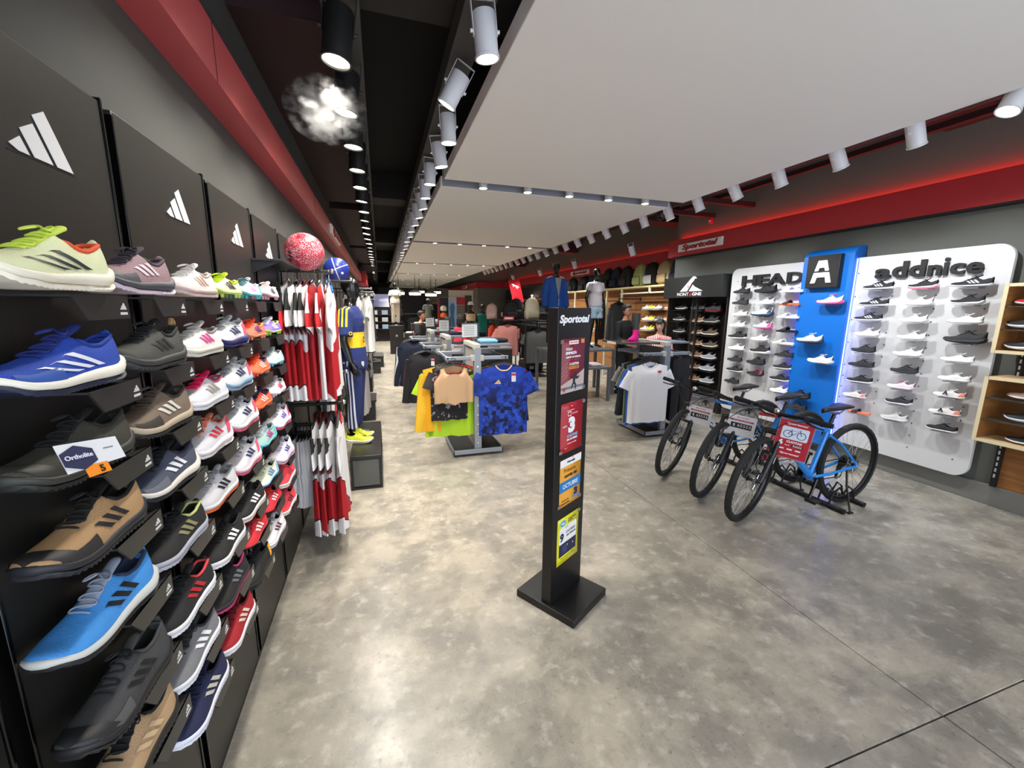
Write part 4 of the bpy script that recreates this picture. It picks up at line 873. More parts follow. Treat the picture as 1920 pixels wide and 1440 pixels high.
def figure(name, label, cat, loc, rz, skin, pose=None, s=1.0, turn=0.0, head=True, hair=None, face=False, group=None, vox=.014, legs=True, lean=0.0, name_body='body'):
    P = dict(POSE); P.update(pose or {}); t = thing(name, label, cat, loc, (0, 0, rz), group); t.scale = (s, s, s); fem = P['female']
    mb = MB(); torso(mb, 0, .80, 1.56, fem, lean=lean)
    hc = (0, -.012-lean*.68, 1.575)
    if head: head_mb(mb, hc, turn=turn)
    for i, sg in enumerate((-1, 1)):
        sh = (sg*(P['sh']-.012*fem), .005-lean*.5, 1.405); k = .86 if fem else 1
        mb.tube([(sg*.11, .005-lean*.5, 1.41), sh, V(sh).lerp(V(P['el'][i]), .5), P['el'][i]], [.05*k, .058*k, .048*k, .038*k], 12)
        mb.tube([P['el'][i], V(P['el'][i]).lerp(V(P['wr'][i]), .35), P['wr'][i]], [.038*k, .041*k, .026*k], 12)
        if legs:
            hp = (sg*P['hip'], 0, .90)
            mb.tube([hp, V(hp).lerp(V(P['kn'][i]), .5), P['kn'][i]], [.098, .082, .056], 14)
            mb.tube([P['kn'][i], V(P['kn'][i]).lerp(V(P['an'][i]), .35)+V((0, .015, 0)), P['an'][i]], [.056, .056, .036], 12)
            a = V(P['an'][i]); mb.tube([a+V((0, .035, -.045)), a+V((0, -.05, -.045)), a+V((sg*.01, -.13, -.060)), a+V((sg*.012, -.17, -.066))], [.036, .038, .036, .016], 10, flat=.75)
    me = remeshed(mb, vox, 3); hb = MB()
    for i in (0, 1): hand_mb(hb, P['wr'][i], P['hd'][i])
    bm = bmesh.new(); bm.from_mesh(me); hm = hb.mesh('h'); bm.from_mesh(hm); bm.to_mesh(me); bm.free(); me.shade_smooth()
    me.materials.append(skin); obj('body', me, None, t)
    if face or hair:
        R = Matrix.Rotation(turn, 3, 'Z'); q = lambda p: tuple(R @ V(p)+V(hc))
        if face:
            for sg in (-1, 1):
                e = obj('eye', MB().sphere(q((sg*.031, -.0795, .098)), .0095, 10, 8), M('#d8d2cc', .3), t); obj('iris', MB().sphere(q((sg*.031, -.0865, .098)), .0048, 8, 6), M('#1c120c', .2), e)
                obj('eyebrow', MB().tube([q((sg*.016, -.093, .116)), q((sg*.032, -.095, .121)), q((sg*.048, -.083, .115))], .0035, 6), M('#1a120d', .8), t)
            obj('mouth', MB().tube([q((-.024, -.083, .032)), q((0, -.092, .030)), q((.024, -.083, .032))], [.003, .0055, .003], 6), M('#8f4438', .5), t)
        if hair:
            hc_, hl, kind = hair; hb = MB(); rg = []
            for z, a, f, b in HEADP[3:]:
                rg.append([q(p) for p in ell(z-.014+(.012 if z > .15 else 0), a+.010, (f+.008) if z > .155 else .03, b+.014)])
            hb.loft(rg)
            if kind == 'long':
                for k in range(13):
                    a = rad(-12+204*k/12); x, y = .078*cos(a), .03+.075*sin(a)
                    hb.tube([q((x*.8, y*.8, .19)), q((x, y, .11)), q((x*1.05, y*1.0, 0)), q((x*1.0, y*.9, -hl))], [.014, .022, .024, .010], 7)
                for k in range(5): hb.tube([q((-.04+.02*k, -.06, .205)), q((-.045+.0225*k, -.094, .16)), q((-.048+.024*k, -.096, .125))], [.014, .013, .008], 6)
            obj('hair', remeshed(hb, .010, 1, 'hair'), None, t).data.materials.append(M(hc_, .6, bump=.4, scale=120))
    FIGS[t.name] = (P, fem, lean); return t
FIGS = {}
def wear_top(t, name, mat, sleeve=.28, hem=.78, g=.018, vox=.012, smat=None, neck=1.485, open_front=False, loose=0.0, sg_=.0, tank=False):
    P, fem, lean = FIGS[t.name]; mb = MB(); torso(mb, g, hem, neck, fem, lean=lean)
    if loose: mb.loft([ell(hem, .17+g+loose, .115+g+loose, .125+g+loose), ell((hem+1.1)/2, .165+g+loose, .112+g+loose, .115+g+loose), ell(1.2, .15+g, .105+g, .10+g)])
    me = remeshed(mb, vox, 2, name); o = obj(name, me, None, t); me.materials.append(dn(mat))
    if tank: return o
    for i, sd in enumerate((-1, 1)):
        sh = V((sd*(P['sh']-.012*fem), .005-lean*.5, 1.405)); el = V(P['el'][i]); wr = V(P['wr'][i]); mb = MB(); L1 = (el-sh).length
        e1 = sh.lerp(el, min(1, sleeve/L1)); pts = [V((sd*.10, .005-lean*.5, 1.41)), sh+V((0, 0, .0)), sh.lerp(e1, .5), e1]; rr = [.062+g*.6, .068+g*.7, .062+g+sg_*.5, .060+g+sg_]
        if sleeve > L1: pts += [el.lerp(wr, .5), el.lerp(wr, min(1, (sleeve-L1)/(wr-el).length))]; rr = [.062+g*.6, .066+g*.7, .056+g, .050+g, .046+g, .034+g]
        mb.tube(pts, rr, 14); me = remeshed(mb, vox, 2, 'sleeve'); o2 = obj('sleeve', me, None, o); me.materials.append(dn(smat or mat))
    return o
def wear_legs(t, name, mat, bottom=.10, g=.018, vox=.013, waist=.98, wide=1.0):
    P, fem, lean = FIGS[t.name]; mb = MB(); mb.loft([ell(.80, .15+g, .10+g, .11+g), ell(.88, .168+g, .112+g, .125+g), ell(waist, .16+g*.7, .105+g*.7, .117+g*.7)])
    for i, sd in enumerate((-1, 1)):
        hp = V((sd*P['hip'], 0, .90)); kn, an = V(P['kn'][i]), V(P['an'][i]); pts = [hp, hp.lerp(kn, .5), kn]; rr = [.10+g, .086+g*wide, .060+g*1.3*wide]
        if bottom >= kn.z:
            f = (hp.z-bottom)/(hp.z-kn.z); pts = [hp, hp.lerp(kn, f*.5), hp.lerp(kn, f)]; rr = [.10+g, .092+g*wide, .080+g*1.6*wide]
        else:
            f = (kn.z-bottom)/(kn.z-an.z); pts += [kn.lerp(an, f*.5), kn.lerp(an, f)]; rr += [.054+g*1.5*wide, .036+g*1.8*wide]
        mb.tube(pts, rr, 14)
    me = remeshed(mb, vox, 2, name); o = obj(name, me, None, t); me.materials.append(dn(mat)); return o
# ------------------------------------------------------------------ black poster totem
ts = thing('poster_totem', 'tall black poster totem on square base with four taped posters', 'sign stand', (.9025, 1.8955, 0), (0, 0, rad(31.9)))
SATB = M('#121213', .38, bump=.02, scale=400)
obj('base', MB().cube(-.17, .17, -.1875, .1875, 0, .042), SATB, ts, bevel=.003)
po = obj('post', MB().cube(-.152, .148, -.03, .03, .042, 1.60), SATB, ts, bevel=.003)
FF = (pi/2, 0, 0)
def fitw(t, w_, **k):
    me = text_mesh(t, 1.0, k.get('ext', .3), k.get('bold', 0), k.get('shear', 0)); a = max(v.co.x for v in me.vertices)-min(v.co.x for v in me.vertices); return w_/a
def line(parent, t, x, z, w_, h, mat, y=-.0012, bold=.02, shear=0.0, nm='lettering'):
    """one flat printed line, w_ wide and h tall, centred at x, z on a sheet that faces -Y"""
    me = text_mesh(t, 1.0, .2, bold, shear).copy(); xs = [v.co.x for v in me.vertices]; ys = [v.co.y for v in me.vertices]
    cx, cy = (min(xs)+max(xs))/2, (min(ys)+max(ys))/2; kx, ky = w_/(max(xs)-min(xs)), h/(max(ys)-min(ys))
    for v in me.vertices: v.co = ((v.co.x-cx)*kx, (v.co.y-cy)*ky, v.co.z*.001)
    return inst(nm, me, mat, parent, (x, y, z), FF)
def patchq(parent, pts, mat, y=-.0006, nm='printed_area', h=.0004):
    return obj(nm, MB().prism(pts, h), mat, parent, (0, y, 0), FF, flat=True)
def rc(x0, x1, z0, z1): return [(x0, z0), (x1, z0), (x1, z1), (x0, z1)]
LW = M('#e8e8ea', .5)
line(po, 'Sportotal', -.004, 1.541, .272, .050, LW, -.0305, .045, .2)
def poster(label, x, z, w_, h, col, tape, curl=0.0):
    t = thing('poster', label, 'poster', (.9025, 1.8955, 0), (0, 0, rad(31.9))); sh = thing
    n = 8; rg = []; mb = MB()
    for i in range(n+1):
        zz = z+h/2-h*i/n; k = abs(i/n-.5)*2
        rg.append([(x-w_/2, -.0315-curl*k*k*.5, zz), (x+w_/2, -.0315-curl*k*k, zz)])
    vs = [p for r in rg for p in r]; mb.add(vs, [(2*i, 2*i+1, 2*i+3, 2*i+2) for i in range(n)])
    s_ = obj('sheet', mb, M(col, .35), t); sd = s_.modifiers.new('thick', 'SOLIDIFY'); sd.thickness = .0006
    for cx, cz in tape: obj('tape', MB().cube(-.013, .013, -.0008, 0, -.009, .009), M('#c9c6c0', .25, trans=.75), t, (x+cx*w_/2, -.0330-curl, z+cz*h/2-cz*.012), (0, rad(6*cx), 0))
    a = link(bpy.data.objects.new('print_layer', None)) if False else t
    return t
WHI, ORG, DKN = M('#ece9e8', .5), M('#e8a030', .5), M('#1d2348', .5)
# poster one: red sale sheet with a runner
p1 = poster('dark red poster with white headline and a runner, topmost on the black totem', -.012, 1.317, .212, .268, '#7f1626', ((-1, 1), (1, -1)))
yy = -.0325
def L(pt, t, x, z, w_, h, m_, b=.02, s_=0.0): return line(pt, t, x, z, w_, h, m_, yy-.0008, b, s_)
patchq(p1, rc(-.055, .03, 1.423, 1.441), WHI, yy); L(p1, 'Sportotal', -.013, 1.432, .07, .011, M('#8a1626', .5), .02, .2)
patchq(p1, rc(.055, .085, 1.425, 1.445), M('#d88a40', .5), yy)
L(p1, 'TODO', -.055, 1.400, .06, .013, LW, .04); L(p1, 'EMPIEZA', -.035, 1.381, .10, .014, LW, .05, .15); L(p1, 'cuando te mueves', -.015, 1.362, .135, .012, LW, .03); L(p1, '· · · · · · · · · · · · ·', -.015, 1.347, .12, .003, M('#c98a92', .5))
L(p1, '3 CUOTAS', -.005, 1.325, .085, .013, LW, .05); patchq(p1, rc(-.05, .04, 1.300, 1.313), ORG, yy); L(p1, 'SIN INTERES', -.005, 1.3065, .075, .007, M('#5a1020', .5), .03)
patchq(p1, [(-.118, 1.183), (.094, 1.183), (.094, 1.292), (.02, 1.262), (-.118, 1.225)], M('#b8a9a0', .5), yy, 'photo'); patchq(p1, rc(-.118, .094, 1.200, 1.213), M('#6d7580', .5), yy-.0003, 'photo')
rn = patchq(p1, [(-.03, 1.262), (.0, 1.268), (.012, 1.285), (.022, 1.280), (.018, 1.265), (.035, 1.255), (.045, 1.262), (.05, 1.255), (.03, 1.243), (.012, 1.247), (.008, 1.232), (.022, 1.215), (.015, 1.192), (.009, 1.192), (.010, 1.213), (-.004, 1.222), (-.020, 1.200), (-.030, 1.203), (-.012, 1.232), (-.012, 1.250), (-.03, 1.252)], M('#26282c', .6), yy-.0007, 'runner')
for k in range(4): patchq(p1, [(-.115, 1.245+.02*k), (-.06, 1.275+.02*k), (-.06, 1.2765+.02*k), (-.115, 1.2465+.02*k)], M('#d9b3ac', .5), yy, 'streak')
L(p1, 'W', -.09, 1.200, .03, .022, M('#b01c2c', .5), .05)
# poster two: red, three instalments
p2 = poster('bright red poster with a big white number three, second from top on the totem', -.006, 1.0, .205, .262, '#ad1420', ((1, 1), (-1, -1)), .004)
L(p2, 'Sportotal', .02, 1.112, .08, .012, LW, .03, .2); patchq(p2, rc(-.055, .05, 1.087, 1.089), LW, yy); patchq(p2, rc(-.045, -.015, 1.058, 1.082), LW, yy, 'card_mark'); patchq(p2, rc(-.041, -.019, 1.062, 1.078), M('#ad1420', .5), yy-.0005); L(p2, 'bancos', .02, 1.07, .05, .012, M('#e0a8a8', .5))
L(p2, '3', -.008, 1.010, .062, .085, LW, .07); L(p2, 'HASTA', -.07, 1.010, .04, .008, LW); L(p2, 'CUOTAS', .0, .953, .10, .016, M('#6fc0e0', .5), .05); L(p2, 'SIN INTERES', .0, .934, .10, .011, LW, .04)
L(p2, 'todos los dias', .0, .913, .085, .007, LW); patchq(p2, [(-.095, .877), (.06, .889), (.07, .905), (-.07, .895)], M('#49a6cf', .5), yy); L(p2, 'con todas las tarjetas', -.01, .891, .12, .007, LW)
# poster three: orange and blue
p3 = poster('orange and blue poster with white header, third from top on the totem', 0, .702, .200, .262, '#e9a234', ((-1, -1), (1, -1)))
patchq(p3, rc(-.1, .1, .793, .833), WHI, yy, 'header'); L(p3, 'Naranja', .0, .811, .075, .017, DKN, .05); patchq(p3, [(.005, .825), (.02, .832), (.022, .828)], DKN, yy-.0005)
L(p3, 'Primera', -.01, .769, .11, .022, M('#6b4a24', .5), .0); L(p3, 'cuota en', .0, .738, .12, .018, M('#33251a', .5), .04); patchq(p3, rc(-.1, .1, .655, .712), M('#2277b8', .5), yy, 'blue_band'); L(p3, 'OCTUBRE', .0, .683, .145, .024, LW, .02)
L(p3, '3', .055, .628, .035, .040, DKN, .06); patchq(p3, rc(.02, .09, .596, .606), M('#3f8cc6', .5), yy); L(p3, 'Todos los', -.045, .605, .07, .010, M('#6b4a24', .5)); L(p3, 'miercoles', -.045, .588, .08, .009, M('#33251a', .5), .03)
# poster four: yellow
p4 = poster('yellow poster with a white card and number nine, lowest on the totem', -.006, .376, .205, .268, '#e0d926', ((1, 1),), .003)
obj('emblem', MB().prism([(.028*cos(rad(k*30))-.055, .017*sin(rad(k*30))+.475) for k in range(12)], .0005), M('#3aa0d8', .5), p4, (0, yy, 0), FF, flat=True); patchq(p4, [(-.078, .474), (-.06, .481), (-.05, .476), (-.034, .48), (-.05, .468), (-.06, .47)], WHI, yy-.0008)
L(p4, 'mercado', .03, .484, .075, .013, DKN); L(p4, 'pago', .015, .468, .045, .013, DKN); patchq(p4, rrect(.165, .095, .012), WHI, yy, 'card').location = (-.006, yy, .405)
L(p4, 'hasta', -.02, .444, .03, .006, M('#666666', .5)); L(p4, '9', -.065, .395, .036, .050, M('#15151f', .5), .05); L(p4, 'cuotas', .02, .415, .09, .018, M('#15151f', .5), .01); L(p4, 'sin interes', .025, .393, .09, .013, M('#15151f', .5), .03)
patchq(p4, rc(-.088, .076, .285, .356), M('#1b2040', .5), yy, 'photo'); patchq(p4, rc(-.06, -.01, .30, .345), M('#343c68', .5), yy-.0004, 'photo')
for x, z in ((-.012, .330), (.04, .322)): patchq(p4, rc(x, x+.008, z, z+.010), M('#d8b890', .5), yy-.0008, 'photo')
L(p4, 'Con la Tarjeta de Credito', -.006, .270, .13, .009, M('#4a4618', .5), .02); L(p4, 'Consulta bases y condiciones', -.006, .256, .14, .007, M('#6a6620', .5))

# ------------------------------------------------------------------ bicycles
RW = .345; WBs = 1.07
TIRE, RIM, SPK = M('#161616', .75), M('#0f0f10', .35), M('#8d8d8d', .3, .9)
def wheel_meshes():
    tr = MB(); n = 72; rings = []
    prof = [(.000, .0), (-.020, .008), (-.026, .020), (-.020, .030), (.020, .030), (.026, .020), (.020, .008)]
    for i in range(n):
        a = 2*pi*i/n; kn = .0035 if i % 2 else 0; rg = []
        for y, d in prof:
            r = RW-d+(kn if d < .01 else 0)-.003; rg.append((r*cos(a), y, r*sin(a)))
        rings.append(rg)
    tr.loft(rings+[rings[0]], capa=False, capb=False)
    rm = MB(); rr = []
    for i in range(48):
        a = 2*pi*i/48; rr.append([(r*cos(a), y, r*sin(a)) for r, y in ((RW-.030, -.014), (RW-.052, -.011), (RW-.058, 0), (RW-.052, .011), (RW-.030, .014))])
    rm.loft(rr+[rr[0]], capa=False, capb=False)
    sp = MB()
    for i in range(28):
        a = 2*pi*i/28; b = a+(.9 if (i//2) % 2 else -.9)*.28; y = .024 if i % 2 else -.024
        sp.tube([(.024*cos(b), y, .024*sin(b)), ((RW-.056)*cos(a), 0, (RW-.056)*sin(a))], .0014, 4)
    hb = MB().lathe([(.008, -.055), (.010, -.05), (.010, -.03), (.024, -.028), (.024, -.023), (.012, -.02), (.012, .02), (.024, .023), (.024, .028), (.010, .03), (.010, .05), (.008, .055)], 14, axis='y')
    dk = MB()
    for r0, r1 in ((.062, .074), (.018, .026)): dk.lathe([(r0, .034), (r1, .034), (r1, .037), (r0, .037), (r0, .034)], 30, axis='y')
    for k in range(6):
        a = k*pi/3; dk.tube([(.024*cos(a), .0355, .024*sin(a)), (.064*cos(a+.35), .0355, .064*sin(a+.35))], .0035, 4)
    return [m_.mesh(n_) for m_, n_ in ((tr, 'tire'), (rm, 'rim'), (sp, 'spokes'), (hb, 'hub'), (dk, 'disc_rotor'))]
WM = wheel_meshes()
def bike(label, x, y, rz, steer, cf, cdt, text_on=True, lean=0.0):
    """local +X is forward, origin under the rear axle"""
    t = thing('mountain_bike', label, 'bicycle', (x, y, 0), (0, lean, rz), 'mountain bikes in the floor rack'); F_, DT = M(cf, .3, coat=.4), M(cdt, .3, coat=.4)
    ra, bb, ht, hbm = V((0, 0, RW)), V((.44, 0, .285)), V((.845, 0, .80)), V((.885, 0, .70)); st = V((.305, 0, .655))
    def wheel(parent, loc, rot=(0, 0, 0)):
        w_ = inst('wheel', WM[0], TIRE, parent, loc, rot)
        for me, mt in ((WM[1], RIM), (WM[2], SPK), (WM[3], BLACK), (WM[4], CHROME)): inst(me.name, me, mt, w_)
        return w_
    fr = MB(); dirn = (ht-hbm).normalized()
    fr.tube([hbm-dirn*.005, ht], .024, 14); fr.tube([st, ht-dirn*.03], .018, 12); fr.tube([bb, st+V((-.012, 0, .03))], .018, 12)
    fr.tube([bb+V((0, -.034, 0)), bb+V((0, .034, 0))], .024, 14)
    for s_ in (-1, 1):
        fr.tube([bb+V((-.03, s_*.02, 0)), V((.28, s_*.045, .30)), ra+V((.02, s_*.062, -.005))], [.012, .011, .010], 8)
        fr.tube([st+V((.0, s_*.015, -.03)), V((.20, s_*.05, .55)), ra+V((.005, s_*.062, .015))], [.010, .010, .009], 8)
        fr.tube([ra+V((.03, s_*.06, -.012)), ra+V((0, s_*.06, 0)), ra+V((.005, s_*.06, .03))], [.010, .016, .010], 8, flat=.5)
    obj('frame', fr, F_, t)
    a, b = bb+V((.01, 0, .02)), hbm+dirn*.03; d = (b-a).normalized(); nn = d.cross(V((0, 1, 0))).normalized()
    dt = MB().tube([a, a.lerp(b, .3), a.lerp(b, .7), b], [.026, .027, .027, .024], 14); dto = obj('down_tube', dt, DT, t)
    if text_on:
        for s_ in (-1, 1):
            yv = V((0, s_, 0)); xx = -d if s_ > 0 else d; up = yv.cross(xx); R = Matrix((xx, up, yv)).transposed()
            text('lettering', 'OPMEGA', .062, M('#e6e8ea', .4), dto, a.lerp(b, .58)+yv*.0275, R.to_euler(), bold=.02, ext=.0008)
    wheel(t, ra)
    # drivetrain
    cs = MB()
    for k, r in enumerate((.058, .052, .045, .038, .030, .024)): cs.lathe([(.012, 0), (r, 0), (r, .002), (.012, .002)], 22, (0, -.040+.004*k, RW), axis='y')
    obj('cassette', cs, M('#4c4c4e', .35, .9), t)
    cr = MB().lathe([(.03, -.052), (.07, -.052), (.073, -.0505), (.07, -.049), (.03, -.049)], 32, (bb.x, 0, bb.z), axis='y')
    for k in range(5): cr.tube([bb+V((.0, -.0505, 0)), bb+V((.062*cos(k*1.257), -.0505, .062*sin(k*1.257)))], .007, 6)
    obj('chainring', cr, BLKGLOSS, t)
    for s_, sg in ((-1, -1), (1, 1)):
        c = MB().tube([bb+V((0, s_*.045, 0)), bb+V((0, s_*.062, 0)), bb+V((sg*.04, s_*.066, -sg*.10)), bb+V((sg*.065, s_*.068, -sg*.15))], [.012, .014, .011, .010], 8)
        ca = obj('crank_arm', c, BLKGLOSS, t); p = bb+V((sg*.065, s_*.11, -sg*.15)); pd = MB().box(p, (.085, .07, .014)).cyl(p+V((0, -s_*.05, 0)), p+V((0, s_*.03, 0)), .008, n=8)
        for q in (-1, 1): pd.box(p+V((q*.042, 0, 0)), (.008, .085, .022))
        obj('pedal', pd, M('#1a1a1b', .5), ca)
    ch = [V((bb.x+.07*cos(rad(u)), -.0505, bb.z+.07*sin(rad(u)))) for u in range(90, -91, -20)]+[V((.06, -.034, RW-.13)), V((.02, -.034, RW-.135)), V((.0, -.034, RW-.10)), V((.035, -.034, RW-.05))]+[V((.035*cos(rad(u)), -.034, RW+.035*sin(rad(u)))) for u in range(180, 89, -30)]
    obj('chain', MB().tube(ch, .0045, 5, closed=True), M('#2b2a28', .4, .6), t)
    de = MB().tube([(0, -.055, RW-.01), (.01, -.06, RW-.06), (.05, -.045, RW-.13)], [.012, .014, .010], 8); de.lathe([(.003, 0), (.02, 0), (.02, .006), (.003, .006)], 14, (.055, -.04, RW-.13), axis='y'); de.lathe([(.003, 0), (.02, 0), (.02, .006), (.003, .006)], 14, (.025, -.04, RW-.07), axis='y')
    obj('derailleur', de, BLKGLOSS, t); obj('brake_caliper', MB().box((.03, .045, RW+.07), (.05, .03, .04)), BLACK, t, bevel=.005)
    obj('kickstand', MB().tube([(.10, .06, RW-.02), (.12, .09, .20), (.15, .16, .012)], [.008, .008, .007], 8).box((.155, .165, .006), (.05, .02, .012)), BLACK, t)
    # saddle
    sp = st+V((-.012, 0, .03)); tp = sp+V((-.045, 0, .115)); obj('seat_post', MB().tube([sp-V((-.02, 0, .05)), tp], .014, 12).tube([sp+V((.001, 0, -.006)), sp+V((-.005, 0, .012))], .023, 14), BLACK, t)
    sd = []
    for u, w_, zz in ((-.13, .045, .012), (-.12, .068, .016), (-.07, .072, .014), (0, .045, .004), (.06, .026, 0), (.11, .022, -.002), (.135, .010, -.008)):
        sd.append([(u+tp.x+.01, w_*cos(2*pi*k/14), tp.z+.035+zz+(.018 if sin(2*pi*k/14) > 0 else .026)*sin(2*pi*k/14)-(.010*(1-abs(cos(2*pi*k/14))) if sin(2*pi*k/14) > 0 else 0)) for k in range(14)])
    so = obj('saddle', MB().loft(sd), M('#141416', .4), t, ang=70)
    obj('saddle_rail', MB().tube([(tp.x-.07, .022, tp.z+.022), (tp.x-.03, .022, tp.z), (tp.x+.04, .022, tp.z), (tp.x+.10, .012, tp.z+.022)], .004, 6).tube([(tp.x-.07, -.022, tp.z+.022), (tp.x-.03, -.022, tp.z), (tp.x+.04, -.022, tp.z), (tp.x+.10, -.012, tp.z+.022)], .004, 6).box((tp.x, 0, tp.z-.004), (.04, .05, .016)), CHROME, so)
    # fork and cockpit turn with the steering axis
    ax = dirn; fork = link(bpy.data.objects.new('fork', None)); fork.parent = t; fork.location = hbm; q = Matrix.Rotation(steer, 3, ax); fork.rotation_euler = q.to_euler()
    fork2 = fork; fa = V((WBs, 0, RW))-hbm
    bpy.data.objects.remove(fork); fb = MB(); cw = V((0, 0, 0))-ax*.012
    perp = V((ax.z, 0, -ax.x)).normalized()
    for s_ in (-1, 1):
        top = cw+V((0, s_*.058, 0)); fwd = perp*.012
        fb.tube([top+ax*.02, top-ax*.16], .016, 12); fb.tube([top-ax*.13, fa+V((-.012, s_*.058, 0))+ax*.02, fa+V((0, s_*.058, 0))], [.021, .020, .014], 12)
    fb.tube([cw+V((0, -.07, 0)), cw+V((0, 0, .014)), cw+V((0, .07, 0))], [.020, .026, .020], 12); br = cw-ax*.17
    fb.tube([br+V((0, -.058, 0)), br+perp*.02+V((0, -.04, .02)), br+perp*.022+V((0, .04, .02)), br+V((0, .058, 0))], .013, 10)
    fb.tube([cw, (ht-hbm)+ax*.03], .014, 10)
    f = obj('fork', fb, M('#131314', .35), t, hbm, q.to_euler())
    for s_ in (-1, 1):
        pz = cw+V((0, s_*.081, 0))-ax*.19
        obj('decal', MB().box(pz, (.014, .001, .05), ry=math.atan2(-ax.x, ax.z)*-1), M('#d6d6d8', .5), f)
    wheel(f, fa, (0, .4, 0))
    obj('brake_caliper', MB().box(fa+V((-.05, .062, .05)), (.04, .03, .05)), BLACK, f, bevel=.005)
    hc = (ht-hbm)+ax*.035; st_ = obj('stem', MB().tube([hc-ax*.012, hc+ax*.012], .020, 12).tube([hc, hc+V((.065, 0, .012))], .016, 10), BLACK, f); bc = hc+V((.065, 0, .015))
    hb = MB().tube([bc+V((-.035, -.33, .012)), bc+V((-.02, -.16, .012)), bc+V((0, -.05, 0)), bc+V((0, .05, 0)), bc+V((-.02, .16, .012)), bc+V((-.035, .33, .012))], .0135, 10); obj('handlebar', hb, BLKGLOSS, f)
    for s_ in (-1, 1):
        e, i_ = bc+V((-.036, s_*.335, .012)), bc+V((-.026, s_*.21, .012)); g_ = MB().tube([i_, i_.lerp(e, .03), e.lerp(i_, .03), e], [.016, .018, .018, .014], 10); obj('grip', g_, M('#0d0d0e', .8), f)
        l0 = bc+V((-.02, s_*.185, .012)); obj('brake_lever', MB().tube([l0, l0+V((.03, s_*.01, -.015)), l0+V((.055, s_*.06, -.022)), l0+V((.045, s_*.12, -.025))], [.012, .010, .006, .006], 8).tube([l0+V((0, -s_*.02, 0)), l0+V((0, s_*.02, 0))], .019, 10), BLACK, f)
        obj('cable', MB().tube([l0+V((.03, 0, -.01)), bc+V((.12, s_*.10, -.02)), bc+V((.11, s_*.02, -.12)), V((.02, s_*.035, .0))], .003, 5), BLACK, f)
    obj('reflector', MB().sphere(bc+V((.025, .0, .025)), .022, 10, 8), CHROME, f); return t
BH = pi
bike('blue mountain bike nearest the camera in the floor rack', 3.66, 2.27, BH+rad(1), rad(20), '#1c7fd2', '#1c7fd2')
bike('red mountain bike with dark down tube in the middle of the floor rack', 3.68, 2.70, BH+rad(2), rad(24), '#98202b', '#2c1a20')
bike('blue mountain bike farthest from the camera in the floor rack', 3.68, 3.16, BH+rad(1), rad(30), '#1d74bd', '#174f86')
rk = thing('bike_rack', 'low black floor rack of bars and hoops holding the rear wheels', 'bike rack', (3.6, 2.7, 0))
obj('rail', MB().tube([(-.16, -.60, .022), (-.16, .62, .022)], .02, 10), BLACKM, rk); obj('rail', MB().tube([(.13, -.56, .022), (.13, .66, .022)], .02, 10), BLACKM, rk)
for yb in (2.27, 2.70, 3.16):
    for s_ in (-1, 1):
        y = yb-2.7+s_*.045; obj('hoop', MB().tube([(-.16, y, .03), (-.13, y, .12), (-.06, y, .16), (0, y, .10), (.04, y, .16), (.10, y, .12), (.13, y, .03)], .008, 8), BLACKM, rk)
